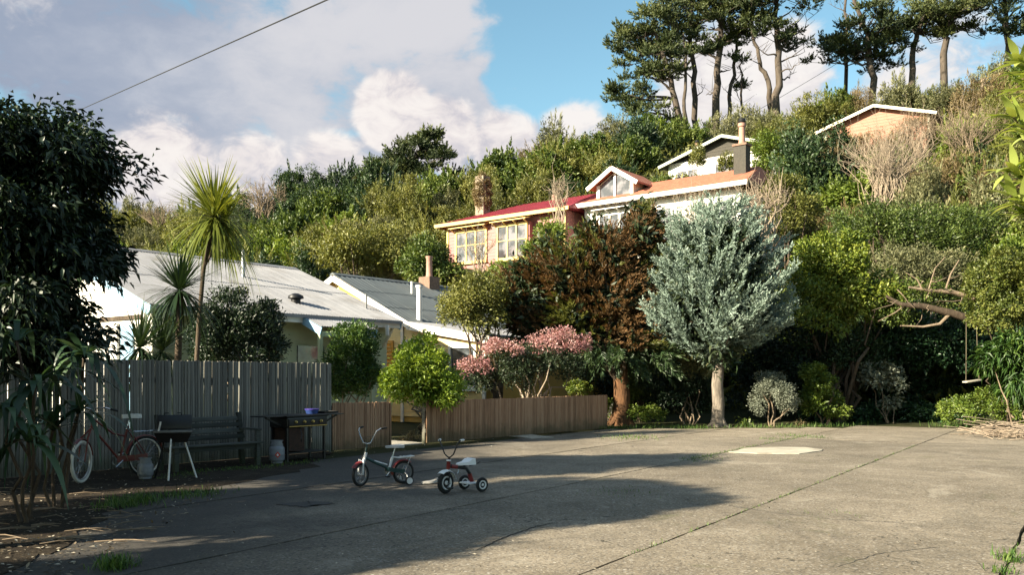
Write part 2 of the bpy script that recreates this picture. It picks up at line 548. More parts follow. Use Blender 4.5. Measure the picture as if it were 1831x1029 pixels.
leaf('leaf_big_tree', (0.006, 0.014, 0.007), (0.013, 0.028, 0.014), (0.03, 0.055, 0.025), 0.12, 0.42)
leaf('leaf_strap', (0.012, 0.028, 0.015), (0.03, 0.07, 0.035), (0.075, 0.13, 0.06), 0.2, 0.4)
leaf('leaf_cabbage', (0.07, 0.095, 0.015), (0.19, 0.22, 0.04), (0.38, 0.37, 0.09), 0.3, 0.45)
leaf('leaf_cabbage_dark', (0.010, 0.022, 0.011), (0.025, 0.05, 0.022), (0.055, 0.085, 0.035), 0.2, 0.45)
leaf('leaf_dark_bush', (0.012, 0.028, 0.012), (0.03, 0.058, 0.022), (0.07, 0.105, 0.04), 0.2, 0.45)
leaf('leaf_shaded', (0.006, 0.015, 0.007), (0.015, 0.032, 0.014), (0.04, 0.065, 0.028), 0.15, 0.45)  # darker copy of the dark bush leaf, shade put into its colour
leaf('leaf_hedge', (0.02, 0.05, 0.012), (0.05, 0.105, 0.022), (0.13, 0.20, 0.04), 0.28, 0.45)
leaf('leaf_lime', (0.09, 0.15, 0.018), (0.19, 0.28, 0.03), (0.32, 0.40, 0.06), 0.35, 0.45)
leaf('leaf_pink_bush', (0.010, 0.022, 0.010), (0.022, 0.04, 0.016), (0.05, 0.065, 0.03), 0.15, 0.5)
leaf('petal_pink', (0.22, 0.08, 0.09), (0.40, 0.20, 0.205), (0.56, 0.36, 0.35), 0.25, 0.6)
leaf('needle_brown', (0.035, 0.028, 0.010), (0.095, 0.056, 0.02), (0.19, 0.10, 0.04), 0.2, 0.7)
leaf('needle_blue', (0.085, 0.125, 0.10), (0.215, 0.285, 0.235), (0.39, 0.46, 0.39), 0.12, 0.6)
leaf('needle_pine', (0.016, 0.028, 0.011), (0.05, 0.07, 0.022), (0.15, 0.165, 0.05), 0.1, 0.6)
leaf('leaf_olive', (0.05, 0.060, 0.013), (0.13, 0.14, 0.03), (0.25, 0.245, 0.07), 0.25, 0.5)
leaf('leaf_gold', (0.05, 0.085, 0.012), (0.13, 0.18, 0.025), (0.27, 0.30, 0.05), 0.3, 0.45)
leaf('leaf_ochre', (0.04, 0.06, 0.012), (0.10, 0.125, 0.024), (0.21, 0.215, 0.05), 0.25, 0.45)
leaf('leaf_mid', (0.03, 0.055, 0.012), (0.085, 0.125, 0.024), (0.18, 0.22, 0.055), 0.25, 0.45)
leaf('leaf_fresh', (0.05, 0.085, 0.013), (0.125, 0.18, 0.026), (0.23, 0.28, 0.06), 0.3, 0.45)
leaf('leaf_greygreen', (0.055, 0.062, 0.026), (0.14, 0.145, 0.065), (0.26, 0.25, 0.13), 0.2, 0.6)
leaf('leaf_brownish', (0.06, 0.045, 0.018), (0.15, 0.11, 0.05), (0.27, 0.205, 0.10), 0.2, 0.6)
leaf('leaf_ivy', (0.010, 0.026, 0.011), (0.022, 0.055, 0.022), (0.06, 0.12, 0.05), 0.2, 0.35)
leaf('leaf_glossy', (0.09, 0.14, 0.02), (0.20, 0.27, 0.045), (0.38, 0.42, 0.12), 0.35, 0.35)
leaf('leaf_grass', (0.03, 0.07, 0.014), (0.07, 0.14, 0.025), (0.16, 0.22, 0.06), 0.3, 0.5)
leaf('leaf_dry', (0.13, 0.095, 0.05), (0.28, 0.21, 0.11), (0.45, 0.36, 0.2), 0.2, 0.7)
leaf('leaf_silver', (0.07, 0.085, 0.06), (0.15, 0.17, 0.125), (0.27, 0.29, 0.23), 0.15, 0.6)
leaf('litter', (0.05, 0.035, 0.02), (0.16, 0.12, 0.075), (0.5, 0.45, 0.36), 0.1, 0.8)

solid('paint_white', (0.74, 0.70, 0.64), 0.55, var=0.05, dirt=(0.35, 0.31, 0.25), dirt_amt=0.35, scale=3)
solid('paint_cream', (0.70, 0.63, 0.48), 0.55, var=0.05, dirt=(0.36, 0.30, 0.2), dirt_amt=0.35, scale=3)
solid('paint_green_pale', (0.42, 0.46, 0.30), 0.55, var=0.06, dirt=(0.2, 0.2, 0.12), scale=3)
solid('paint_yellow', (0.55, 0.36, 0.10), 0.55, var=0.07, dirt=(0.33, 0.2, 0.07), scale=3)
solid('paint_yellow_pale', (0.72, 0.55, 0.26), 0.55, var=0.06, dirt=(0.4, 0.3, 0.15), scale=3)
solid('paint_ochre', (0.58, 0.27, 0.04), 0.6, var=0.08)
solid('paint_blue', (0.25, 0.42, 0.58), 0.5, var=0.08, dirt=(0.2, 0.25, 0.3), scale=3)
solid('paint_pink', (0.33, 0.125, 0.115), 0.6, var=0.1, dirt=(0.34, 0.17, 0.12), dirt_amt=0.5, scale=2)
solid('paint_trim_yellow', (0.66, 0.46, 0.16), 0.55, var=0.08, dirt=(0.4, 0.25, 0.08), scale=3)
solid('paint_trim_green', (0.44, 0.48, 0.36), 0.55, var=0.06, dirt=(0.25, 0.25, 0.18), scale=3)
solid('paint_orange_wall', (0.33, 0.13, 0.08), 0.65, var=0.08, dirt=(0.3, 0.14, 0.07), scale=2)
solid('shingle_dark', (0.05, 0.045, 0.036), 0.85, var=0.3, scale=12)
solid('roof_zinc', (0.235, 0.235, 0.25), 0.6, 0.0, var=0.08, dirt=(0.13, 0.115, 0.10), dirt_amt=0.65, scale=1.6)
solid('roof_charcoal', (0.10, 0.115, 0.12), 0.7, var=0.15, dirt=(0.2, 0.19, 0.16), scale=2)
solid('roof_red', (0.30, 0.035, 0.05), 0.55, var=0.12, dirt=(0.27, 0.07, 0.06), scale=1.2)
solid('roof_orange', (0.36, 0.125, 0.075), 0.75, var=0.2, dirt=(0.3, 0.13, 0.07), scale=4)
solid('brick', (0.20, 0.12, 0.085), 0.85, var=0.3, scale=14, dirt=(0.07, 0.06, 0.05))
solid('stone_chimney', (0.25, 0.20, 0.15), 0.9, var=0.4, scale=9)
solid('pot_clay', (0.36, 0.20, 0.15), 0.7, var=0.15)
solid('galv', (0.45, 0.46, 0.47), 0.42, 0.7, var=0.12, scale=6)
solid('lead', (0.16, 0.165, 0.17), 0.5, 0.3, var=0.2)
solid('dark_metal', (0.012, 0.012, 0.013), 0.5, 0.3, var=0.3)
solid('black_enamel', (0.010, 0.010, 0.011), 0.35, 0.0, var=0.2)
solid('rusty', (0.045, 0.022, 0.014), 0.8, 0.2, var=0.4, scale=16)
solid('brass', (0.50, 0.36, 0.12), 0.4, 0.8)
solid('chrome', (0.55, 0.55, 0.55), 0.25, 0.9, var=0.12, scale=18)
solid('leg_white', (0.72, 0.72, 0.70), 0.4, var=0.06)
solid('rubber', (0.014, 0.014, 0.014), 0.85, var=0.25, scale=30)
solid('tyre_white', (0.60, 0.58, 0.52), 0.75, var=0.1, dirt=(0.25, 0.22, 0.17), scale=12)
solid('red_paint', (0.20, 0.017, 0.014), 0.4, var=0.12, dirt=(0.12, 0.03, 0.02), scale=14)
solid('red_frame', (0.13, 0.020, 0.014), 0.4, var=0.15, dirt=(0.1, 0.03, 0.02), scale=14)
solid('teal_paint', (0.012, 0.045, 0.045), 0.35, var=0.15)
solid('white_plastic', (0.74, 0.74, 0.74), 0.4, var=0.04, dirt=(0.4, 0.38, 0.35), dirt_amt=0.25, scale=10)
solid('grey_seat', (0.45, 0.46, 0.48), 0.55, var=0.08)
solid('gas_bottle', (0.20, 0.215, 0.24), 0.5, 0.1, var=0.1, dirt=(0.2, 0.18, 0.16), scale=8)
solid('sticker_red', (0.55, 0.05, 0.025), 0.5, var=0.05)
solid('purple_plastic', (0.07, 0.05, 0.30), 0.4, var=0.15)
solid('blue_plastic', (0.05, 0.10, 0.34), 0.4, var=0.1)
solid('concrete', (0.40, 0.37, 0.32), 0.9, var=0.18, scale=7, dirt=(0.2, 0.18, 0.14), bump=0.3)
solid('white_slab', (0.42, 0.38, 0.305), 0.85, var=0.16, scale=3, dirt=(0.20, 0.17, 0.13), dirt_amt=0.75, bump=0.3)
solid('rock', (0.22, 0.20, 0.17), 0.9, var=0.3, scale=6, bump=0.6)
solid('cable', (0.02, 0.02, 0.022), 0.6)
solid('tar', (0.026, 0.025, 0.024), 0.8, var=0.4, scale=10)
solid('joint_dirt', (0.032, 0.030, 0.018), 0.95, var=0.4, scale=6)
solid('rope', (0.14, 0.115, 0.075), 0.9)
solid('toy_grey', (0.36, 0.34, 0.30), 0.5, var=0.1)
solid('curtain', (0.60, 0.55, 0.50), 0.8, var=0.2, scale=8, grain=(6, 6, 0.3))
solid('panel_white', (0.70, 0.66, 0.62), 0.5, var=0.15, scale=5)
glass('glass_dark')
glass('glass_pale', (0.055, 0.05, 0.055), 0.08)
# ------------------------------------------------------------------ plant geometry (numpy)
def unit(a):
    return a / np.maximum(np.linalg.norm(a, axis=-1, keepdims=True), 1e-9)

def rand_dirs(n):
    return unit(rng.normal(size=(n, 3)))

def leaves(pos, ax, nrm, L, W, tint, fold=0.25, droop=0.15):
    """diamond leaves, two triangles each, folded along the midrib"""
    n = len(pos)
    L = np.broadcast_to(np.asarray(L, float), (n,))[:, None]
    W = np.broadcast_to(np.asarray(W, float), (n,))[:, None]
    ax = unit(ax)
    sd = unit(np.cross(ax, nrm))
    nr = np.cross(sd, ax)
    mid = pos + ax * L * 0.45 + nr * W * fold
    tip = pos + ax * L
    tip[:, 2] -= (L * droop)[:, 0]
    v = np.empty((n, 4, 3))
    v[:, 0] = pos
    v[:, 1] = mid + sd * W * 0.5
    v[:, 2] = tip
    v[:, 3] = mid - sd * W * 0.5
    b = (np.arange(n) * 4)[:, None]
    f = np.concatenate([b + np.array([[0, 1, 2]]), b + np.array([[0, 2, 3]])], 1).reshape(-1, 3)
    return v.reshape(-1, 3), f, np.repeat(tint, 2)

def join(parts):
    vs_, fs_, ts_, o = [], [], [], 0
    for v, f, t in parts:
        vs_.append(v); fs_.append(f + o); ts_.append(t)
        o += len(v)
    return np.concatenate(vs_), np.concatenate(fs_), np.concatenate(ts_)

def clumps(C, Rr, per, L, W, up=0.2, out=0.6, droop=0.15, ctint=0.5, centre=None, flat=1.0, inner=0.45, hang=0.0):
    """leafy clumps: C (K,3) centres, Rr (K,) radii; leaves on a soft shell"""
    C = np.asarray(C, float); K = len(C)
    Rr = np.broadcast_to(np.asarray(Rr, float), (K,))
    idx = np.repeat(np.arange(K), per)
    n = len(idx)
    d = rand_dirs(n)
    d[:, 2] = np.where(rng.random(n) < 0.25, np.abs(d[:, 2]), d[:, 2])
    rad = inner + (1 - inner) * rng.random(n) ** 0.6
    lump = 1 + 0.28 * np.sin(d[:, 0] * 5 + idx) * np.sin(d[:, 1] * 6 + idx * 1.7) + 0.12 * rng.normal(size=n)
    p = C[idx] + d * (Rr[idx] * rad * lump)[:, None] * np.array([1, 1, flat])
    o = d if centre is None else unit(d * 0.6 + unit(C[idx] - np.asarray(centre, float)) * 0.8)
    ax = unit(o * out + rand_dirs(n) * 0.75 + np.array([0, 0, up - hang]))
    nr = unit(o * 0.7 + rand_dirs(n) * 0.6 + np.array([0, 0, 0.55]))
    ct = rng.random(K)
    tint = np.clip(0.5 + (ct[idx] - 0.5) * ctint + rng.normal(size=n) * 0.2, 0, 1)
    s = 0.7 + 0.6 * rng.random(n)
    return leaves(p, ax, nr, L * s, W * s, tint, droop=droop)

def shell_points(c, r, k, fill=0.35, zmin=-0.6, seed_dir=None):
    """clump centres scattered in the outer part of an ellipsoid"""
    d = rand_dirs(k * 3)
    d = d[d[:, 2] > zmin][:k]
    q = fill + (1 - fill) * rng.random(len(d)) ** 0.45
    return np.asarray(c, float) + d * q[:, None] * np.asarray(r, float)

def plumes(B, A, Ln, nb, w, spread=0.55, tipup=0.0, tintbase=None, thick=0.32):
    """feathery conifer sprays: B bases, A axes, Ln lengths, nb blades each"""
    K = len(B)
    idx = np.repeat(np.arange(K), nb)
    n = len(idx)
    tt = rng.random(n)
    a = A[idx]
    r = rand_dirs(n); r = unit(r - a * np.sum(r * a, 1, keepdims=True))
    p = B[idx] + a * (tt * Ln[idx])[:, None]
    p[:, 2] += tipup * tt ** 2 * Ln[idx]
    ax = unit(a * 0.75 + r * spread * (1.15 - tt)[:, None] + np.array([0, 0, 0.12]))
    bl = Ln[idx] * thick * (1.2 - 0.75 * tt) * (0.7 + 0.6 * rng.random(n))
    if tintbase is None: tintbase = rng.random(K)
    tint = np.clip(0.2 + 0.45 * tintbase[idx] + 0.2 * tt + rng.normal(size=n) * 0.1, 0, 1)
    return leaves(p, ax, rand_dirs(n), bl, w * (0.7 + 0.6 * rng.random(n)), tint, 0.2, 0.0)

def ribbons(base, dirs, L, W, droop, nseg=4, tint=None, fold=0.0):
    """strap leaves: bent ribbons of nseg quads (as triangles), tapering"""
    n = len(dirs)
    L = np.broadcast_to(np.asarray(L, float), (n,)); W = np.broadcast_to(np.asarray(W, float), (n,))
    droop = np.broadcast_to(np.asarray(droop, float), (n,))
    base = np.broadcast_to(np.asarray(base, float), (n, 3))
    d = unit(dirs)
    side = unit(np.cross(d, np.array([0, 0, 1.0])) + 1e-4 * rng.normal(size=(n, 3)))
    v = np.empty((n, nseg + 1, 2, 3))
    for k in range(nseg + 1):
        t = k / nseg
        p = base + d * (L * t)[:, None]
        p[:, 2] -= droop * L * t ** 2.2
        p[:, :2] -= (d[:, :2] * (L * 0.25 * np.clip(droop, 0, 1.2) * t ** 2.5)[:, None])
        w = W * (0.55 + 0.9 * t if t < 0.4 else 0.95 - 0.92 * ((t - 0.4) / 0.6) ** 1.5) * 0.5
        v[:, k, 0] = p - side * w[:, None]
        v[:, k, 1] = p + side * w[:, None]
    b = (np.arange(n) * (nseg + 1) * 2)[:, None]
    f = []
    for k in range(nseg):
        i = 2 * k
        f.append(b + np.array([[i, i + 1, i + 3]])); f.append(b + np.array([[i, i + 3, i + 2]]))
    f = np.concatenate(f, 1).reshape(-1, 3)
    if tint is None: tint = rng.random(n)
    return v.reshape(-1, 3), f, np.repeat(tint, nseg * 2)

def foliage_obj(name, geo, mat_, parent=None, origin=(0, 0, 0), kind=None):
    v, f, t = geo
    me = np_mesh(name, v - np.asarray(origin, float), f, mat_, tint=t)
    o = link(name, me, parent)
    if kind: o['kind'] = kind
    return o

def wiggle(a, b, n=5, amp=0.06, sag=0.0):
    """bent path from a to b"""
    a, b = Vector(a), Vector(b)
    L = (b - a).length
    pts = []
    for i in range(n + 1):
        t = i / n
        p = a.lerp(b, t)
        if 0 < i < n:
            p += Vector(rng.normal(size=3)) * amp * L * 0.5
        p.z += sag * L * math.sin(math.pi * t)
        pts.append(p)
    return pts

def branches(mb, base, targets, r0, n=6, amp=0.08, sag=0.0):
    for tg in targets:
        pts = wiggle(base, tg, 5, amp, sag)
        k = len(pts)
        mb.tube(pts, [r0 * (1 - 0.8 * i / (k - 1)) for i in range(k)], n)
# ------------------------------------------------------------------ setting: terrain and paving
def interp(x, xs, ys):
    return np.interp(x, xs, ys)

U_X = [-1.2, -0.6, -0.42, -0.17, 0.05, 0.2, 0.4, 0.5, 0.6, 1.2]
FOOT = [48, 46, 44, 40.5, 35.5, 33.0, 33.0, 32.5, 29.5, 24]
RIDGE = [72, 72, 73, 72, 73, 75, 84, 83, 81, 78]
SLOPE = [.5, .5, .5, .52, .54, .545, .60, .625, .65, .67]

def hill_z(x, y):
    x = np.asarray(x, float); y = np.asarray(y, float)
    yy = np.maximum(y, 4.0)
    u = x / yy
    f = interp(u, U_X, FOOT); r = interp(u, U_X, RIDGE); s = interp(u, U_X, SLOPE)
    a = (yy - f)
    soft = 1.2
    up = soft * np.log1p(np.exp(np.clip(a / soft, -30, 30))) - soft * np.log1p(np.exp(np.clip(-f * 0 - 12 / soft, -30, 30)))
    over = 4.0 * np.log1p(np.exp(np.clip((yy - r) / 4.0, -30, 30)))
    z = s * (up - 1.25 * over)
    z += np.where(a > 0, np.minimum(a, 6) / 6.0, 0) * (0.5 * np.sin(x * 0.31 + y * 0.17) + 0.35 * np.sin(x * 0.13 - y * 0.29 + 1.3))
    z = np.where(y < 12, 0, z)
    return np.maximum(z, -0.02) - 0.03

def build_terrain():
    xs = np.concatenate([np.linspace(-600, -110, 14), np.arange(-100, 101, 1.6), np.linspace(110, 600, 14)])
    ys = np.concatenate([np.linspace(-400, -40, 8), np.arange(-30, 131, 1.6), np.linspace(140, 900, 16)])
    gx, gy = np.meshgrid(xs, ys)
    gz = hill_z(gx, gy)
    gz = np.where(gy > 131, np.minimum(gz, 0) - 0.03, gz)
    v = np.stack([gx, gy, gz], -1).reshape(-1, 3)
    w = len(xs); h = len(ys)
    i = np.arange((h - 1) * (w - 1)); r_, c_ = i // (w - 1), i % (w - 1)
    q = r_ * w + c_
    f = np.stack([q, q + 1, q + w + 1, q + w], 1)
    o = link('hillside_terrain', np_mesh('hillside_terrain', v, f, M['hill_earth'], True))
    tag(o, 'green hillside rising behind the yard and houses', kind='structure')
build_terrain()

def gp(px, py, z=0.0):
    d = F * (CH - z) / (py - HY)
    return Vector(((px - CX) / F * d, d, z))

PA = Vector((0.545, 0.838, 0)).normalized()
PB = Vector((PA.y, -PA.x, 0))
def slab_edge(p, q, amp):
    n = max(2, int((q - p).length / 0.22))
    out = []
    for i in range(n):
        t = i / n
        out.append(p.lerp(q, t) + Vector((rng.normal() * amp, rng.normal() * amp, 0)) * (0 if i == 0 else 1))
    return out

def build_paving():
    lot = empty('paved_yard', (0, 10, 0))
    tag(lot, 'worn beige paved yard of long slabs with weedy joints', kind='structure')
    bs = [-12.15, -9.25, -6.37, -3.38, -0.6, 2.2, 5.0, 8.0]
    cuts = [[-9, 22.8, 27.2], [-9, 22.8, 28.2], [-9, 22.9, 30.0], [-9, 23.0, 33.0], [-9, 23.0, 35.0], [-9, 23.0, 36], [-9, 23.0, 36]]
    for k in range(len(bs) - 1):
        for a0, a1 in zip(cuts[k][:-1], cuts[k][1:]):
            g = 0.017
            c = [PA * a0 + PB * bs[k], PA * a1 + PB * bs[k], PA * a1 + PB * bs[k + 1], PA * a0 + PB * bs[k + 1]]
            c = [Vector(p) for p in c]
            ctr = sum(c, Vector()) / 4
            c = [p + (PA * (g if i in (0, 3) else -g)) + PB * (g if i in (0, 1) else -g) for i, p in enumerate(c)]
            o2 = []
            for i in range(4): o2 += slab_edge(c[i], c[(i + 1) % 4], 0.006)
            top = [p + Vector((0, 0, rng.normal() * 0.0004)) for p in o2]
            mb = MB()
            n = len(o2)
            off = Vector((0, 10, 0))
            tilt = rng.normal() * 0.0015
            mb.add([p - off + Vector((0, 0, tilt)) for p in o2] + [p - off + Vector((0, 0, -0.06)) for p in o2],
                   [tuple(range(n))] + [(i, (i + 1) % n, n + (i + 1) % n, n + i) for i in range(n)])
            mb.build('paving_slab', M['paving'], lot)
build_paving()

def ragged(name, pts, mat_, z, label=None, kind='structure', amp=0.08, sub=4, skirt=0.03):
    """irregular flat patch lying on the ground"""
    out = []
    n = len(pts)
    for i in range(n):
        p, q = pts[i], pts[(i + 1) % n]
        for j in range(sub):
            out.append(p.lerp(q, j / sub) + Vector((rng.normal() * amp, rng.normal() * amp, 0)))
    k = len(out)
    mb = MB().add([(p.x, p.y, z) for p in out] + [(p.x, p.y, z - skirt) for p in out],
                  [tuple(range(k))] + [(i, (i + 1) % k, k + (i + 1) % k, k + i) for i in range(k)])
    o = mb.build(name, mat_)
    return tag(o, label, kind=kind)

# fence axis: s along it, t behind it
P0 = Vector((-3.78, 18.6, 0))
FS = Vector((0.622, 0.783, 0)).normalized()
FT = Vector((-FS.y, FS.x, 0))
FANG = math.atan2(FS.y, FS.x)
def st(s, t, z=0.0):
    return P0 + FS * s + FT * t + Vector((0, 0, z))

ragged('garden_soil', [gp(-500, 1150), gp(-200, 1200), gp(40, 1012), gp(150, 950), gp(240, 898), gp(420, 868), gp(560, 836), gp(590, 815), st(0, 0.1), st(-9, 0.1), st(-9, 6) + Vector((-6, -6, 0)), Vector((-9, 4, 0))],
       M['soil'], 0.006, 'dark leaf strewn soil along the tall fence', amp=0.10, sub=6)
ragged('grass_verge', [gp(1066, 764), gp(1110, 770), gp(1180, 766), gp(1270, 767), gp(1330, 766), gp(1420, 766), gp(1490, 761), gp(1540, 756), gp(1610, 753), gp(1680, 757), gp(1760, 770), gp(1900, 790), gp(2050, 790), Vector((26, 33, 0)), Vector((14, 36, 0)), Vector((4, 36, 0)), st(11, 3), st(10.8, 0.1)],
       M['yard_ground'], 0.005, 'mossy earth strip under the trees', amp=0.12, sub=6)
pad = ragged('concrete_pad', [gp(1302, 809.5), gp(1338, 802), gp(1395, 800.8), gp(1440, 801.5), gp(1472, 805), gp(1465, 808), gp(1430, 813), gp(1355, 812)],
       M['white_slab'], 0.012, 'long pale concrete pad set in the sunlit paving', 'thing', amp=0.015, sub=3)
pad['category'] = 'concrete pad'
pad2 = ragged('concrete_pad', [gp(908, 779.5), gp(945, 777.5), gp(990, 783.5), gp(950, 785.5)],
       M['white_slab'], 0.012, 'small pale concrete pad at the foot of the low brown fence', 'thing', amp=0.012, sub=3)
pad2['category'] = 'concrete pad'
ragged('tar_stain', [gp(498, 903), gp(520, 900.5), gp(540, 899.5), gp(548, 898), gp(585, 899), gp(597, 902), gp(580, 904), gp(562, 905), gp(548, 908), gp(530, 907), gp(514, 906)], M['tar'], 0.0055, 'black tar patch in the shaded paving', amp=0.025, sub=6, skirt=0.003)
def crack(pts, w, label):
    q = []
    for i in range(len(pts) - 1):
        n = max(2, int((pts[i + 1] - pts[i]).length / 0.06))
        for j in range(n): q.append(pts[i].lerp(pts[i + 1], j / n) + Vector((rng.normal() * 0.008, rng.normal() * 0.008, 0)))
    v, f = [], []
    for i, p in enumerate(q):
        d = (q[min(i + 1, len(q) - 1)] - q[max(i - 1, 0)]).normalized()
        k = w * (0.35 + 0.9 * rng.random()) * min(1.0, 0.2 + i / 6, 0.2 + (len(q) - 1 - i) / 6)
        s_ = Vector((-d.y, d.x, 0)) * k
        v += [(p + s_)[:2] + (0.0045,), (p - s_)[:2] + (0.0045,), (p - s_)[:2] + (0.001,), (p + s_)[:2] + (0.001,)]
    for i in range(len(q) - 1):
        for j in range(4):
            f.append((i * 4 + j, i * 4 + (j + 1) % 4, i * 4 + 4 + (j + 1) % 4, i * 4 + 4 + j))
    tag(MB().add(v, f).build('paving_crack', M['tar']), label, kind='structure')
crack([gp(850, 986), gp(905, 961), gp(960, 942), gp(1000, 935)], 0.008, 'dark crack wandering across the near paving')
crack([gp(960, 943), gp(990, 947), gp(1012, 953)], 0.006, 'short side crack in the near paving')
crack([gp(1398, 785), gp(1520, 789), gp(1640, 792), gp(1831, 799)], 0.010, 'thin cross joint at the far end of the paving')
crack([gp(1300, 905), gp(1380, 918), gp(1500, 931), gp(1640, 938)], 0.006, 'faint crack across the sunlit paving')
crack([gp(1500, 1015), gp(1580, 990), gp(1700, 978)], 0.005, 'faint crack in the near right paving')
# sunlit path behind the opening of the low fence
ragged('garden_path', [st(1.75, 0.15), st(2.95, 0.15), st(3.3, 4.5), st(1.6, 4.5)], M['concrete'], 0.01, 'pale concrete path through the fence opening', amp=0.02)
# ------------------------------------------------------------------ houses
def boards(parent, mat_, o, u, n, z0, z1, pitch, lim, name='weatherboard', thick=0.022):
    """overlapping weatherboards, each its own object; lim(z) -> (a0, a1) along u"""
    o, u, n = Vector(o), Vector(u), Vector(n)
    z = z0
    while z < z1 - 0.02:
        zt = min(z + pitch, z1)
        b0, b1 = lim(z); t0, t1 = lim(zt - 0.004)
        if b1 - b0 > 0.03:
            if t1 < t0: t0 = t1 = (t0 + t1) / 2
            def q(a, h, d): return o + u * a + n * d + Vector((0, 0, h))
            jit = float(rng.normal()) * 0.0012
            v = [q(b0, z, 0), q(b1, z, 0), q(b1, z, thick + jit), q(b0, z, thick + jit),
                 q(t0, zt, 0), q(t1, zt, 0), q(t1, zt, 0.006), q(t0, zt, 0.006)]
            f = [(0, 1, 2, 3), (4, 7, 6, 5), (3, 2, 6, 7), (0, 4, 5, 1), (0, 3, 7, 4), (1, 5, 6, 2)]
            MB().add(v, f).build(name, mat_, parent)
        z = zt

def corrugated(name, parent, mat_, p, u, w, width, length, pitch=0.085, amp=0.011, thick=0.012):
    """one corrugated sheet: p top corner, u unit along the ridge, w unit down the slope"""
    p, u, w = Vector(p), Vector(u).normalized(), Vector(w).normalized()
    nrm = u.cross(w)
    if nrm.z < 0: nrm = -nrm
    k = max(2, int(round(width / pitch))) * 6
    v = []
    for i in range(k + 1):
        a = width * i / k
        h = amp * math.sin(2 * math.pi * a / pitch)
        for l in (0, length):
            for dz in (0, -thick):
                v.append(p + u * a + w * l + nrm * (h + dz))
    f = []
    for i in range(k):
        b = i * 4; c = b + 4
        f += [(b, c, c + 2, b + 2), (b + 1, b + 3, c + 3, c + 1), (b, b + 1, c + 1, c), (b + 2, c + 2, c + 3, b + 3)]
    f += [(0, 2, 3, 1), (k * 4, k * 4 + 1, k * 4 + 3, k * 4 + 2)]
    return MB().add(v, f, True).build(name, mat_, parent)

def sheets(parent, mat_, p, u, w, width, length, n, rows=1, name='roof_sheet', pitch=0.085, amp=0.011):
    p, u, w = Vector(p), Vector(u).normalized(), Vector(w).normalized()
    nrm = u.cross(w)
    if nrm.z < 0: nrm = -nrm
    for r in range(rows):
        for i in range(n):
            s = width / n
            l = length / rows
            corrugated(name, parent, mat_, p + u * (s * i) + w * (l * r) + nrm * (0.012 * (rows - r) + 0.003 * (i % 2)), u, w, s + 0.02, l + (0.08 if r < rows - 1 else 0), pitch, amp)

def window(parent, o, u, n, a0, a1, z0, z1, npane, frame, gl, trim=0.09, rail=None, hood=False, curtain=None, sill=True):
    """timber window standing proud of the wall: frame mesh > panes, sill"""
    o, u, n = Vector(o), Vector(u).normalized(), Vector(n).normalized()
    mb = MB()
    def bar(p0, p1, w, dpt, base=0.03):
        (x0, y0), (x1, y1) = p0, p1
        c = o + u * ((x0 + x1) / 2) + n * (base + dpt / 2) + Vector((0, 0, (y0 + y1) / 2))
        hx = (abs(x1 - x0) + (w if abs(x1 - x0) < 1e-6 else 0)) / 2
        hz = (abs(y1 - y0) + (w if abs(y1 - y0) < 1e-6 else 0)) / 2
        vv = [c + u * (i * hx) + n * (j * dpt / 2) + Vector((0, 0, k * hz)) for i in (-1, 1) for j in (-1, 1) for k in (-1, 1)]
        mb.add(vv, [(0, 1, 3, 2), (4, 6, 7, 5), (0, 4, 5, 1), (2, 3, 7, 6), (0, 2, 6, 4), (1, 5, 7, 3)])
    bar((a0 - trim, z1 + trim / 2), (a1 + trim, z1 + trim / 2), trim, 0.07)
    bar((a0 - trim, z0 - trim / 2), (a1 + trim, z0 - trim / 2), trim, 0.07)
    bar((a0 - trim / 2, z0), (a0 - trim / 2, z1), trim, 0.065)
    bar((a1 + trim / 2, z0), (a1 + trim / 2, z1), trim, 0.065)
    wdt = (a1 - a0) / npane
    for i in range(1, npane): bar((a0 + wdt * i, z0), (a0 + wdt * i, z1), trim * 0.8, 0.06)
    if rail is not None: bar((a0, z0 + (z1 - z0) * rail), (a1, z0 + (z1 - z0) * rail), 0.05, 0.05)
    fr = mb.build('window', frame, parent)
    for i in range(npane):
        c0, c1 = a0 + wdt * i, a0 + wdt * (i + 1)
        vv = [o + u * x + n * d + Vector((0, 0, z)) for x in (c0, c1) for d in (0.026, 0.04) for z in (z0, z1)]
        MB().add(vv, [(0, 1, 3, 2), (4, 6, 7, 5), (0, 4, 5, 1), (2, 3, 7, 6), (0, 2, 6, 4), (1, 5, 7, 3)]).build('pane', gl, fr)
    if sill:
        c = [o + u * x + n * d + Vector((0, 0, z)) for x in (a0 - trim - 0.05, a1 + trim + 0.05) for d in (0.02, 0.16) for z in (z0 - trim - 0.05, z0 - trim)]
        MB().add(c, [(0, 1, 3, 2), (4, 6, 7, 5), (0, 4, 5, 1), (2, 3, 7, 6), (0, 2, 6, 4), (1, 5, 7, 3)]).build('sill', frame, fr)
    if hood:
        h = MB()
        zz = z1 + trim + 0.10
        p = [o + u * (a0 - 0.3) + n * 0.02 + Vector((0, 0, zz + 0.12)), o + u * (a0 - 0.3) + n * 0.5 + Vector((0, 0, zz)), o + u * (a0 - 0.3) + n * 0.5 + Vector((0, 0, zz + 0.05)), o + u * (a0 - 0.3) + n * 0.02 + Vector((0, 0, zz + 0.17))]
        h.prism(p, (0, 0, 0), u * (a1 - a0 + 0.6))
        hd = h.build('window_hood', frame, parent)
        m = max(3, int((a1 - a0) / 0.45))
        for i in range(m):
            a = a0 - 0.15 + (a1 - a0 + 0.3) * i / (m - 1)
            MB().bar(o + u * a + n * 0.03 + Vector((0, 0, zz - 0.22)), o + u * a + n * 0.42 + Vector((0, 0, zz - 0.02)), 0.06, 0.07).build('bracket', frame, hd)
    return fr

X, Y, Z = Vector((1, 0, 0)), Vector((0, 1, 0)), Vector((0, 0, 1))

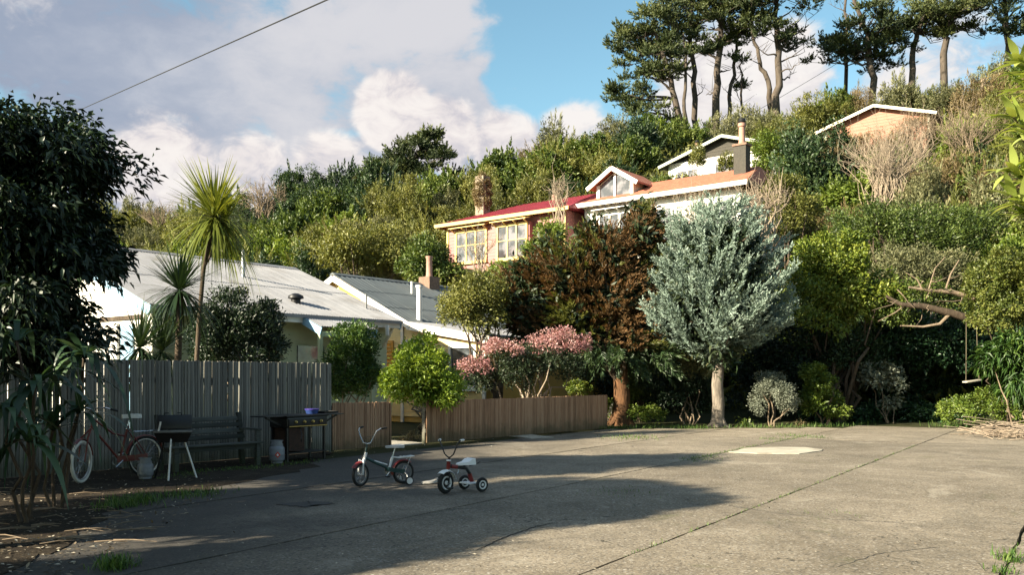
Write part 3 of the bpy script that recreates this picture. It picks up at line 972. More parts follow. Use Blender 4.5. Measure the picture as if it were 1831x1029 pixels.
# --- white weatherboard house behind the tall fence
def corrugated_house():
    h = empty('weatherboard_house', st(-1.1, 5.0), FANG, 'long white weatherboard house with pale corrugated roof behind the tall fence', 'house')
    W, L, k, ze = 9.0, 7.45, 0.386, 3.2
    def zr(y): return ze + k * (min(y, W - y) + 0.5)
    body = MB()
    body.prism([(0.03, 0.03, 0), (0.03, 0.03, zr(0) - 0.15), (0.03, W / 2, zr(W / 2) - 0.15), (0.03, W - 0.03, zr(0) - 0.15), (0.03, W - 0.03, 0)], (0, 0, 0), (L - 0.06, 0, 0))
    body.build('wall', M['paint_cream'], h)
    def glim(z):
        e = max(0.0, (z - (zr(0) - 0.08)) / k)
        return (e, W - e)
    boards(h, M['paint_white'], (0, 0, 0), Y, -X, 0.25, zr(W / 2) - 0.1, 0.17, glim)
    boards(h, M['paint_green_pale'], (0, 0, 0), X, -Y, 0.25, zr(0) - 0.1, 0.17, lambda z: (0, L))
    # roof, in two rows of sheets each side
    sl = Vector((0, -1, -k)).normalized()
    ln = 5.0 * math.sqrt(1 + k * k)
    sheets(h, M['roof_zinc'], (-0.35, W / 2, zr(W / 2)), X, sl, 7.95, ln, 10, 2)
    sheets(h, M['roof_zinc'], (-0.35, W / 2, zr(W / 2)), X, Vector((0, 1, -k)).normalized(), 7.95, ln, 6, 1)
    MB().prism([(-0.36, W / 2 - 0.2, zr(W / 2) - 0.03), (-0.36, W / 2, zr(W / 2) + 0.055), (-0.36, W / 2 + 0.2, zr(W / 2) - 0.03), (-0.36, W / 2, zr(W / 2) + 0.03)], (0, 0, 0), (7.97, 0, 0)).build('ridge_cap', M['roof_zinc'], h)
    for x0 in (-0.34, 7.57):
        for s in (-1, 1):
            a = Vector((x0, W / 2, zr(W / 2) - 0.14)); b = Vector((x0, W / 2 + s * 5.0, ze - 0.14))
            MB().bar(a, b, 0.03, 0.24).build('barge_board', M['paint_blue'], h)
    MB().box((3.62, -0.47, ze - 0.12), (7.85, 0.025, 0.18)).build('fascia', M['paint_white'], h)
    g = MB()
    g.prism([(-0.3, -0.5, ze - 0.08), (-0.3, -0.6, ze - 0.08), (-0.3, -0.61, ze), (-0.3, -0.60, ze), (-0.3, -0.59, ze - 0.07), (-0.3, -0.5, ze - 0.07)], (0, 0, 0), (7.85, 0, 0))
    g.build('gutter', M['roof_zinc'], h)
    MB().box((3.6, -0.24, ze - 0.10), (7.7, 0.44, 0.02)).build('soffit', M['paint_cream'], h)
    # porch roof that comes further down over the entrance
    sheets(h, M['roof_zinc'], (4.0, -0.42, ze - 0.02), X, Vector((0, -1, -0.40)).normalized(), 1.9, 0.85, 3)
    for x in (3.98, 5.92):
        MB().bar((x, -0.40, ze - 0.12), (x, -1.22, ze - 0.46), 0.03, 0.2).build('barge_board', M['paint_blue'], h)
    for x in (4.05, 5.85):
        MB().box((x, -1.1, 1.35), (0.1, 0.1, 2.7)).build('porch_post', M['paint_green_pale'], h)
    MB().box((4.95, -1.12, 2.68), (1.8, 0.08, 0.14)).build('porch_beam', M['paint_green_pale'], h)
    for x in (6.1, 6.7, 7.3):
        MB().bar((x, -0.03, ze - 0.75), (x, -0.42, ze - 0.2), 0.06, 0.08).build('eave_bracket', M['paint_cream'], h)
    MB().rbox((6.9, -0.62, ze - 0.3), (0.05, 0.12, 0.3), 0.01).build('downpipe_head', M['paint_white'], h)
    d = MB().box((4.6, -0.03, 1.35), (0.9, 0.05, 2.1)).build('door', M['glass_dark'], h)
    # gable window with white bars and the blue panel beside it
    window(h, (0, 0, 0), Y, -X, 1.55, 3.35, 1.25, 2.75, 4, M['paint_white'], M['panel_white'], 0.10, rail=0.72)
    MB().box((-0.045, 3.9, 2.98), (0.03, 7.0, 0.10)).build('wall_batten', M['bark_brown'], h)
    MB().box((-0.045, 1.05, 1.5), (0.04, 0.55, 2.6)).build('corner_panel', M['paint_blue'], h)
    window(h, (0, 0, 0), Y, -X, 4.6, 6.2, 1.25, 2.75, 3, M['paint_white'], M['glass_dark'], 0.10)
    window(h, (0, 0, 0), X, -Y, 1.4, 2.8, 1.3, 2.6, 2, M['paint_white'], M['glass_dark'], 0.10)
    # flue and mushroom vent
    f = MB(); f.lathe([(0.055, 0), (0.055, 0.72), (0.075, 0.74), (0.075, 0.78), (0.05, 0.83)], (4.35, 2.7, zr(2.7) - 0.02), n=12)
    f.build('flue_pipe', M['galv'], h)
    v = MB(); v.lathe([(0.13, -0.05), (0.13, 0.10), (0.22, 0.13), (0.2, 0.2), (0.08, 0.26), (0.0, 0.27)], (4.55, 0.55, zr(0.55)), n=16)
    v.build('roof_vent', M['dark_metal'], h)
    v = MB(); v.lathe([(0.03, -0.05), (0.03, 0.45)], (7.1, 0.5, zr(0.5)), n=8)
    v.build('vent_pipe', M['lead'], h)
    return h
corrugated_house()

# --- yellow house beyond it
def yellow_house():
    h = empty('yellow_house', st(9.65, 7.1), FANG, 'yellow weatherboard cottage with dark roof and sunlit gable past the white house', 'house')
    k, ze, W, L = 0.487, 3.4, 7.8, 8.0
    def top(y):
        if y < 0: return 3.36 + y * 0.165
        return ze + k * min(y, W - y)
    prof = [(0.03, -3.2, 0), (0.03, -3.2, top(-3.2) - 0.12), (0.03, 0, ze - 0.12), (0.03, W / 2, top(W / 2) - 0.12), (0.03, W, ze - 0.12), (0.03, W, 0)]
    MB().prism(prof, (0, 0, 0), (L - 0.1, 0, 0)).build('wall', M['paint_yellow'], h)
    def glim(z):
        e = max(0.0, (z - ze + 0.08) / k)
        a = -3.2 if z < 2.72 else (min(0.0, (z - 3.3) / 0.165) if z < ze else e)
        return (a, W - e)
    boards(h, M['paint_yellow_pale'], (0, 0, 0), Y, -X, 0.2, top(W / 2) - 0.08, 0.17, glim)
    boards(h, M['paint_yellow'], (0, -3.2, 0), X, -Y, 0.2, 2.75, 0.17, lambda z: (0, L - 0.1))
    # dark roof of tiles laid in courses
    sl = Vector((0, -1, -k)).normalized()
    ln = 3.9 * math.sqrt(1 + k * k)
    sheets(h, M['roof_charcoal'], (-0.3, W / 2, top(W / 2) + 0.01), X, sl, 8.4, ln + 0.1, 7, 3, pitch=0.24, amp=0.012)
    sheets(h, M['roof_charcoal'], (-0.3, W / 2, top(W / 2) + 0.01), X, Vector((0, 1, -k)).normalized(), 8.4, ln + 0.1, 3, 1, pitch=0.24, amp=0.012)
    MB().prism([(-0.31, W / 2 - 0.16, top(W / 2)), (-0.31, W / 2, top(W / 2) + 0.09), (-0.31, W / 2 + 0.16, top(W / 2))], (0, 0, 0), (8.4, 0, 0)).build('ridge_cap', M['roof_charcoal'], h)
    for s in (-1, 1):
        MB().bar((-0.29, W / 2, top(W / 2) - 0.12), (-0.29, W / 2 + s * 3.95, ze - 0.12), 0.035, 0.22).build('barge_board', M['paint_white'], h)
    # lean-to in front
    l = Vector((0, -1, -0.165)).normalized()
    sheets(h, M['roof_zinc'], (-0.28, 0.0, 3.42), X, l, 6.0, 3.55, 6, 1)
    MB().bar((-0.27, 0.1, 3.30), (-0.27, -3.55, 2.72), 0.035, 0.26).build('barge_board', M['paint_white'], h)
    MB().box((2.7, -3.5, 2.74), (6.0, 0.03, 0.2)).build('fascia', M['paint_white'], h)
    MB().box((-0.03, -3.15, 1.35), (0.06, 0.12, 2.7)).build('corner_board', M['paint_white'], h)
    MB().box((-0.035, 0.55, 1.7), (0.05, 0.12, 3.4)).build('corner_board', M['paint_white'], h)
    p = [(-0.03, 2.75, 4.30), (-0.03, 3.9, 4.86), (-0.03, 3.9, 5.02), (-0.03, 2.75, 4.58)]
    MB().prism([(-0.02, 2.7, 4.25), (-0.02, 3.85, 4.55), (-0.02, 3.85, 4.93), (-0.02, 2.7, 4.44)], (0, 0, 0), (-0.02, 0, 0)).build('gable_panel', M['paint_ochre'], h)
    window(h, (0, 0, 0), Y, -X, -2.75, -1.75, 1.25, 2.5, 1, M['paint_white'], M['glass_dark'], 0.10, curtain=None)
    window(h, (0, 0, 0), Y, -X, -0.5, 0.25, 1.5, 2.75, 1, M['paint_white'], M['glass_dark'], 0.08)
    # louvred shutter on the shaded wall
    lv = MB().box((-0.05, 1.35, 2.25), (0.05, 0.75, 1.15)).build('shutter', M['paint_ochre'], h)
    for i in range(8): MB().box((-0.085, 1.35, 1.78 + i * 0.135), (0.05, 0.6, 0.03), ry=0.6).build('louvre', M['paint_yellow'], lv)
    MB().box((-0.07, 1.35, 1.62), (0.08, 0.85, 0.07)).build('shutter_rail', M['paint_ochre'], lv)
    # vents and chimneys
    MB().lathe([(0.1, -0.3), (0.1, 1.1), (0.13, 1.12), (0.13, 1.2)], (0.5, 0.25, 3.55), n=12).build('vent_pipe', M['paint_white'], h)
    MB().lathe([(0.05, -0.2), (0.05, 0.45), (0.065, 0.46), (0.065, 0.5)], (2.6, 2.7, top(2.7)), n=10).build('vent_pipe', M['paint_white'], h)
    c = MB().box((4.6, 3.7, 5.35), (0.6, 0.6, 0.55)).build('chimney', M['brick'], h)
    MB().lathe([(0.16, 0), (0.13, 0.1), (0.12, 0.75), (0.15, 0.8), (0.15, 0.86), (0.1, 0.86), (0.1, 0.6)], (4.6, 3.7, 5.62), n=14).build('chimney_pot', M['pot_clay'], c)
    return h
yellow_house()

HANG = math.atan2(-0.622, 0.783)          # hill houses face down the hill to the west

# --- pink house up the slope
def pink_house():
    o = Vector((-4.6, 53.5, 0))
    ux = Vector((0.783, -0.622, 0)); uy = Vector((0.622, 0.783, 0))
    h = empty('pink_house', o + ux * 0.6 + uy * 0.5 + Vector((0, 0, 6.8)), HANG, 'pink weatherboard house with red hipped roof and yellow window trim on the hillside', 'house')
    L, D = 8.6, 6.4
    ze = 10.65 - 6.8
    MB().box((L / 2, D / 2 + 0.02, ze / 2 - 0.1), (L, D, ze)).build('wall', M['paint_pink'], h)
    boards(h, M['paint_pink'], (0, 0, 0), X, -Y, 0.0, ze, 0.19, lambda z: (0, L))
    boards(h, M['paint_pink'], (0, 0, 0), Y, -X, 0.0, ze, 0.19, lambda z: (0, D))
    a, b, c, d = (-0.6, -0.5, ze), (L + 0.5, -0.5, ze), (L + 0.5, D + 0.5, ze), (-0.6, D + 0.5, ze)
    k = 0.36; hd = (D + 1) / 2
    zr = ze + k * hd
    r0, r1 = (-0.6 + hd, D / 2, zr), (L + 0.5 - hd * 0.2, D / 2, zr)
    MB().add([a, b, c, d, r0, r1] + [(q[0], q[1], q[2] - 0.05) for q in (a, b, c, d)],
             [(0, 1, 5, 4), (1, 2, 5), (2, 3, 4, 5), (3, 0, 4), (0, 6, 7, 1), (1, 7, 8, 2), (2, 8, 9, 3), (3, 9, 6, 0), (9, 8, 7, 6)]).build('roof', M['roof_red'], h)
    # raised seams of the red iron
    rf = [o_ for o_ in h.children if o_.name.startswith('roof')][0]
    for i in range(26):
        x = -0.3 + i * 0.36
        if x > L + 0.3: break
        yy = min(hd, x + 0.6) - 0.5
        MB().bar((x, -0.5, ze + 0.012), (x, yy, ze + k * (yy + 0.5) + 0.012), 0.035, 0.03).build('roof_seam', M['roof_red'], rf)
    MB().box((L / 2 - 0.05, -0.54, ze - 0.09), (L + 1.14, 0.05, 0.2)).build('fascia', M['paint_trim_yellow'], h)
    MB().box((-0.64, D / 2, ze - 0.09), (0.05, D + 1.0, 0.2)).build('fascia', M['paint_trim_yellow'], h)
    for i in range(14): MB().box((0.1 + i * 0.63, -0.28, ze - 0.13), (0.07, 0.46, 0.1)).build('rafter_end', M['paint_trim_yellow'], h)
    MB().box((0.0, -0.04, ze / 2), (0.14, 0.05, ze)).build('corner_board', M['paint_trim_yellow'], h)
    MB().box((L - 0.07, -0.04, ze / 2), (0.14, 0.05, ze)).build('corner_board', M['paint_trim_yellow'], h)
    window(h, (0, 0, 0), X, -Y, 0.75, 2.95, 1.55, 3.25, 3, M['paint_trim_yellow'], M['glass_pale'], 0.13, rail=0.55, hood=True)
    # the right window stands out as a shallow box bay
    MB().box((5.25, -0.2, 2.3), (2.35, 0.4, 2.1)).build('bay', M['paint_pink'], h)
    window(h, (0, -0.4, 0), X, -Y, 4.25, 6.2, 1.45, 3.2, 3, M['paint_trim_yellow'], M['glass_pale'], 0.13, rail=0.55, hood=True)
    c = MB().box((1.35, 1.6, ze + 1.5), (0.62, 0.62, 3.0)).build('chimney', M['stone_chimney'], h)
    geo = clumps(shell_points((1.35, 1.6, ze + 2.0), (0.5, 0.5, 1.15), 90, 0.7, -1), 0.17, 70, 0.12, 0.05, centre=(1.35, 1.6, ze + 2))
    foliage_obj('creeper', geo, M['leaf_brownish'], h, kind='stuff')
    MB().lathe([(0.09, 0), (0.09, 0.35)], (5.6, 3.0, zr - 0.1), n=10).build('vent_pipe', M['pot_clay'], h)
    MB().box((L / 2, -0.05, -1.2), (L, 0.1, 2.6)).build('base_wall', M['concrete'], h)
pink_house()

# --- white house with orange roof
def orange_roof_house():
    o = Vector((3.23, 48.5, 0))
    ux = Vector((0.783, -0.622, 0)); uy = Vector((0.622, 0.783, 0))
    zb = 7.4
    h = empty('white_house', o + ux * 0.6 + uy * 0.5 + Vector((0, 0, zb)), HANG, 'white house with orange roof and glazed dormer on the hillside', 'house')
    L, D, ze = 8.9, 5.6, 10.85 - zb
    MB().box((L / 2, D / 2 + 0.02, ze / 2 - 0.1), (L, D, ze)).build('wall', M['paint_white'], h)
    boards(h, M['paint_white'], (0, 0, 0), X, -Y, 0.0, ze, 0.2, lambda z: (0, L))
    boards(h, M['paint_white'], (0, 0, 0), Y, -X, 0.0, ze, 0.2, lambda z: (0, D))
    k = 0.42; hd = (D + 1) / 2; zr = ze + k * hd
    a, b, c, d = (-0.6, -0.55, ze), (L + 0.6, -0.55, ze), (L + 0.6, D + 0.5, ze), (-0.6, D + 0.5, ze)
    r0, r1 = (-0.6 + hd, D / 2, zr), (L + 0.6 - hd * 0.25, D / 2, zr)
    rf = MB().add([a, b, c, d, r0, r1] + [(q[0], q[1], q[2] - 0.06) for q in (a, b, c, d)],
             [(0, 1, 5, 4), (1, 2, 5), (2, 3, 4, 5), (3, 0, 4), (0, 6, 7, 1), (1, 7, 8, 2), (2, 8, 9, 3), (3, 9, 6, 0), (9, 8, 7, 6)]).build('roof', M['roof_orange'], h)
    n = 11
    for i in range(n):                                   # tile courses stepping up the front slope
        y0 = -0.55 + hd * i / n
        x0, x1 = -0.6 + (hd * i / n), L + 0.6 - (hd * i / n) * 0.25
        z = ze + k * (y0 + 0.55)
        MB().box(((x0 + x1) / 2, y0 + 0.1, z + 0.055), (x1 - x0 - 0.1, 0.26, 0.03), rx=math.atan(k) - 0.06).build('tile_course', M['roof_orange'], rf)
    MB().box((L / 2, -0.6, ze - 0.08), (L + 1.2, 0.06, 0.22)).build('fascia', M['paint_white'], h)
    MB().box((L + 0.62, D / 2 - 0.3, ze - 0.08), (0.05, D + 0.6, 0.22)).build('fascia', M['shingle_dark'], h)
    MB().box((-0.64, D / 2, ze - 0.08), (0.05, D + 1.0, 0.22)).build('fascia', M['paint_white'], h)
    for i in range(17): MB().box((0.0 + i * 0.55, -0.3, ze - 0.13), (0.07, 0.5, 0.1)).build('rafter_end', M['paint_cream'], h)
    for x in (0.05, 2.9, 6.0, L - 0.05): MB().box((x, -0.05, ze / 2), (0.16, 0.07, ze)).build('wall_post', M['paint_white'], h)
    MB().box((L / 2, -0.05, ze - 0.55), (L, 0.06, 0.12)).build('wall_rail', M['paint_white'], h)
    window(h, (0, 0, 0), X, -Y, 0.95, 2.75, 1.1, 2.75, 3, M['paint_white'], M['glass_pale'], 0.17, hood=True)
    window(h, (0, 0, 0), X, -Y, 4.2, 5.2, 1.1, 2.7, 1, M['paint_white'], M['glass_pale'], 0.15)
    window(h, (0, 0, 0), X, -Y, 5.55, 7.2, 1.1, 2.7, 2, M['paint_white'], M['curtain'], 0.15)
    window(h, (0, 0, 0), X, -Y, 7.6, 8.5, 1.1, 2.7, 1, M['paint_white'], M['glass_pale'], 0.15)
    # dormer with a glazed gable
    dm = empty('dormer', (1.62, 0.35, ze + 0.3))
    dm.parent = h
    w, e, ap = 1.12, 0.72, 1.42
    MB().prism([(-w, 0.0, -0.3), (w, 0.0, -0.3), (w, 0.0, e), (0, 0.0, ap), (-w, 0.0, e)], (0, 0.05, 0), (0, 2.6, 0)).build('dormer_wall', M['paint_cream'], dm)
    for s in (-1, 1):
        MB().prism([(0, 0, ap + 0.10), (s * (w + 0.42), 0, e - 0.16), (s * (w + 0.42), 0, e - 0.06), (0, 0, ap + 0.22)], (0, -0.35, 0), (0, 3.0, 0)).build('dormer_roof', M['roof_orange'], dm)
        MB().bar((0, -0.37, ap + 0.1), (s * (w + 0.45), -0.37, e - 0.17), 0.04, 0.22).build('dormer_barge', M['paint_white'], dm)
        MB().box((s * (w - 0.07), 0.02, 0.25), (0.18, 0.12, 1.0)).build('dormer_post', M['paint_white'], dm)
        MB().prism([(s * 0.06, 0.0, 0.05), (s * (w - 0.18), 0.0, 0.05), (s * (w - 0.18), 0.0, e + 0.02), (s * 0.06, 0.0, ap - 0.12)], (0, 0.03, 0), (0, 0.045, 0)).build('pane', M['glass_sky'] if 'glass_sky' in M else M['glass_pale'], dm)
    MB().box((0, 0.0, 0.66), (0.12, 0.08, 1.4)).build('dormer_mullion', M['paint_white'], dm)
    MB().box((0, 0.0, -0.02), (2.2, 0.1, 0.12)).build('dormer_sill', M['paint_white'], dm)
    c = MB().box((8.3, 1.5, ze + 1.35), (0.64, 0.55, 1.7)).build('chimney', M['shingle_dark'], h)
    MB().box((8.3, 1.5, ze + 2.24), (0.76, 0.66, 0.1)).build('chimney_cap', M['brick'], c)
    MB().lathe([(0.2, 0), (0.16, 0.15), (0.15, 0.85), (0.2, 0.9), (0.2, 1.05), (0.13, 1.05), (0.12, 0.7)], (8.3, 1.5, ze + 2.29), n=14).build('chimney_pot', M['pot_clay'], c)
    MB().lathe([(0.17, 0), (0.2, 0.08), (0.14, 0.22), (0, 0.25)], (8.3, 1.5, ze + 3.36), n=12).build('chimney_cowl', M['dark_metal'], c)
    MB().box((L / 2, 0.02, -1.2), (L, 0.1, 2.6)).build('base_wall', M['concrete'], h)
orange_roof_house()

def gable_house(name, label, apex, half, drop, zb, depth, wall, gable, trim, roofm, gable_h, windows=()):
    """house seen gable end on; apex is the world point of the front roof apex"""
    uy = Vector((0.622, 0.783, 0))
    h = empty(name, Vector((apex.x, apex.y, zb)) + uy * 0.5, HANG, label, 'house')
    za = apex.z - zb
    k = drop / half
    w = half - 0.55
    zw = za - drop - 0.1 + 0.55 * k
    MB().prism([(-w, 0, -1.5), (w, 0, -1.5), (w, 0, zw), (0, 0, za - 0.2), (-w, 0, zw)], (0, 0.03, 0), (0, depth, 0)).build('wall', wall, h)
    def glim(z):
        e = max(0.0, (z - zw) / k)
        return (-w + e, w - e)
    boards(h, wall, (0, 0, 0), X, -Y, 0.0, zw - gable_h, 0.2, glim)
    boards(h, gable, (0, 0, 0), X, -Y, zw - gable_h, za - 0.25, 0.2, glim, 'shingle_course' if gable_h >= 0 else 'weatherboard')
    for s in (-1, 1):
        MB().prism([(0, 0, za - 0.08), (s * half, 0, za - drop - 0.08), (s * half, 0, za - drop), (0, 0, za)], (0, -0.5, 0), (0, depth + 0.4, 0)).build('roof', roofm, h)
        MB().bar((0, -0.52, za - 0.10), (s * (half + 0.03), -0.52, za - drop - 0.10), 0.04, 0.19).build('barge_board', trim, h)
        MB().box((s * (w - 0.02), -0.03, zw / 2), (0.14, 0.06, zw)).build('corner_board', trim, h)
    for (a0, a1, z0, z1, npn) in windows:
        window(h, (0, 0, 0), X, -Y, a0, a1, z0, z1, npn, M['paint_white'], M['glass_pale'], 0.12)
    return h, za, zw
h, za, zw = gable_house('gabled_house', 'white house with dark shingled gable above the orange roofed house', P(1290, 240, 58), 4.6, 1.42, 13.6, 8, M['paint_white'], M['shingle_dark'], M['paint_trim_green'], M['roof_charcoal'], 0.0,
            [(-3.4, -1.9, 0.7, 1.8, 2), (-0.6, 1.2, 0.7, 1.9, 2)])
MB().box((0, -0.05, zw - 0.02), (8.0, 0.08, 0.14)).build('wall_rail', M['paint_white'], h)
c = MB().box((-2.9, 1.8, za - 0.6), (0.35, 0.35, 0.5)).build('chimney', M['brick'], h)
MB().lathe([(0.17, 0), (0.13, 0.1), (0.12, 0.65), (0.16, 0.7)], (-2.9, 1.8, za - 0.35), n=12).build('chimney_pot', M['pot_clay'], c)
MB().lathe([(0.13, 0), (0.17, 0.06), (0.1, 0.2), (0, 0.22)], (-2.9, 1.8, za + 0.36), n=12).build('chimney_cowl', M['dark_metal'], c)
gable_house('gabled_house', 'orange gabled house half hidden by bare shrubs high on the slope', P(1562, 186, 60), 3.9, 1.2, 17.2, 7, M['paint_orange_wall'], M['paint_orange_wall'], M['paint_cream'], M['roof_zinc'], 0.3)
# ------------------------------------------------------------------ fences
def batten_fence(name, label, s0, s1, h0, h1, matn, group=None):
    f = empty(name, st(s0, 0), FANG, label, 'fence', group)
    pitch = 0.056
    n = int((s1 - s0) / pitch)
    meshes = []
    for i in range(7):
        w = 0.0545 + 0.001 * (i % 3) / 2
        mb = MB()
        b = 0.004
        pr = [(-w / 2, -0.006), (-w / 2 + b * 2.2, -0.018), (w / 2 - b * 2.2, -0.018), (w / 2, -0.006), (w / 2, 0.006), (-w / 2, 0.006)]
        mb.prism([(x, y, 0) for x, y in pr], (0, 0, 0), (0, 0, 1))
        meshes.append(mb.mesh('batten', M[matn]))
    for i in range(n):
        x = (i + 0.5) * pitch
        o = link('batten', meshes[int(rng.integers(7))], f)
        hh = h0 + (h1 - h0) * i / n + float(rng.normal()) * 0.004
        o.location = (x, float(rng.normal()) * 0.0025, 0.015)
        if rng.random() < 0.035: o.location.x += 0.006
        o.scale = (1, 1, hh)
        o.rotation_euler = (float(rng.normal()) * 0.003, float(rng.normal()) * 0.006, 0)
    L = s1 - s0
    for z in (0.3 * h0, 0.82 * h0):
        MB().box((L / 2, 0.028, z), (L, 0.04, 0.09)).build('rail', M['rail_wood'], f)
    k = max(2, int(round(L / 1.9)) + 1)
    for i in range(k):
        MB().box((0.05 + (L - 0.1) * i / (k - 1), 0.095, h0 / 2 - 0.03), (0.09, 0.09, h0 - 0.04)).build('post', M['rail_wood'], f)
    MB().box((L - 0.02, 0.0, (h1 + 0.0) / 2), (0.05, 0.06, h1 + 0.02)).build('end_post', M[matn], f)
    return f
batten_fence('batten_fence', 'tall weathered grey batten fence behind the bench and grill', -7.6, 0.0, 1.83, 1.83, 'batten_grey')
batten_fence('batten_fence', 'short low brown batten fence between the tall fence and the opening', 0.05, 1.72, 1.0, 0.98, 'batten_brown')
batten_fence('batten_fence', 'long low brown batten fence right of the opening below the pink shrub', 2.86, 10.65, 0.98, 1.0, 'batten_brown')

# ------------------------------------------------------------------ bench
def bench():
    b = empty('garden_bench', (-5.12, 15.25, 0), FANG - 0.02, 'weathered wooden slatted bench with arms against the tall fence', 'bench')
    L = 1.75
    for i in range(4):
        z = 0.50 + i * 0.105
        mb = MB(); mb.rbox((0, 0.27 + i * 0.03, z), (L - 0.1, 0.03, 0.082), 0.012, rx=-0.25)
        mb.build('back_slat', M['bench_wood'], b)
    for i in range(4):
        MB().rbox((0, -0.22 + i * 0.125, 0.405 - i * 0.008), (L, 0.105, 0.032), 0.01).build('seat_slat', M['bench_wood'], b)
    for s in (-1, 1):
        x = s * (L / 2 - 0.1)
        MB().bar((x, -0.2, 0), (x, -0.2, 0.62), 0.075, 0.075).build('leg', M['bench_wood'], b)
        MB().bar((x, 0.26, 0), (x, 0.38, 0.92), 0.075, 0.075).build('leg', M['bench_wood'], b)
        MB().rbox((x, 0.04, 0.635), (0.09, 0.62, 0.035), 0.01).build('armrest', M['bench_wood'], b)
        MB().bar((x, -0.2, 0.36), (x, 0.3, 0.34), 0.05, 0.07).build('side_rail', M['bench_wood'], b)
    MB().box((0, -0.2, 0.345), (L - 0.3, 0.03, 0.08)).build('front_rail', M['bench_wood'], b)
bench()

# ------------------------------------------------------------------ gas grill cart
def grill_cart():
    g = empty('gas_grill', (-3.98, 16.7, 0), FANG + 0.04, 'black gas grill cart with side shelves in front of the tall fence end', 'grill')
    MB().rbox((0, 0, 0.72), (0.95, 0.5, 0.18), 0.015).build('burner_box', M['black_enamel'], g)
    fp = MB().rbox((0, -0.26, 0.72), (0.9, 0.02, 0.13), 0.006).build('control_panel', M['dark_metal'], g)
    MB().box((0, -0.274, 0.65), (0.9, 0.012, 0.012)).build('trim_strip', M['brass'], fp)
    for i in range(4):
        MB().lathe([(0.028, 0), (0.028, 0.012), (0.02, 0.02), (0.018, 0.04), (0, 0.042)], (-0.3 + i * 0.2, -0.27, 0.73), (0, -1, 0), 12).build('knob', M['brass'], fp)
    MB().rbox((0, 0, 0.835), (1.0, 0.54, 0.04), 0.012).build('hotplate', M['dark_metal'], g)
    for s in (-1, 1):
        sh = MB()
        for i in range(4): sh.rbox((s * 0.72, -0.17 + i * 0.115, 0.84), (0.42, 0.1, 0.022), 0.006)
        sh.build('side_shelf', M['black_enamel'], g)
        MB().bar((s * 0.48, -0.1, 0.66), (s * 0.85, -0.1, 0.82), 0.02, 0.03).build('shelf_bracket', M['dark_metal'], g)
        for y in (-0.2, 0.2):
            MB().box((s * 0.44, y, 0.32), (0.04, 0.04, 0.64)).build('leg', M['black_enamel'], g)
    MB().rbox((0.02, 0, 0.16), (0.9, 0.46, 0.025), 0.006).build('bottom_shelf', M['dark_metal'], g)
    MB().box((-0.24, -0.02, 0.41), (0.36, 0.42, 0.42)).build('cabinet', M['rusty'], g)
    MB().box((0.18, 0.2, 0.41), (0.03, 0.03, 0.45)).build('strut', M['black_enamel'], g)
    hz = [(-0.18, -0.24, 0.64), (-0.25, -0.38, 0.5), (-0.3, -0.42, 0.43), (-0.26, -0.38, 0.37)]
    MB().tube(hz, 0.008, 6).build('gas_hose', M['cable'], g)
    ux = Vector((math.cos(FANG + .04), math.sin(FANG + .04), 0)); uy = Vector((-ux.y, ux.x, 0))
    p = Vector((-3.98, 16.7, 0)) + ux * 0.30 - uy * 0.02
    t = empty('plastic_tub', p + Vector((0, 0, 0.857)), FANG, 'purple plastic tub with blue side left on the grill top', 'tub')
    MB().lathe([(0.10, 0), (0.125, 0.07), (0.13, 0.075), (0.12, 0.075), (0.095, 0.01), (0, 0.008)], n=20).build('body', M['blue_plastic'], t)
    MB().lathe([(0.132, 0.074), (0.134, 0.095), (0, 0.10)], n=20).build('lid', M['purple_plastic'], t)
    q = Vector((-3.98, 16.7, 0)) + ux * 0.68
    w = empty('grill_tray', q + Vector((0, 0, 0.853)), FANG + 0.15, 'thin black tray lying across the right shelf of the grill', 'tray')
    mb = MB(); mb.rbox((0, 0, 0.012), (0.4, 0.26, 0.016), 0.006)
    for s in (-1, 1): mb.box((0, s * 0.125, 0.027), (0.4, 0.012, 0.03)); mb.box((s * 0.195, 0, 0.027), (0.012, 0.25, 0.03))
    mb.build('body', M['dark_metal'], w)
grill_cart()

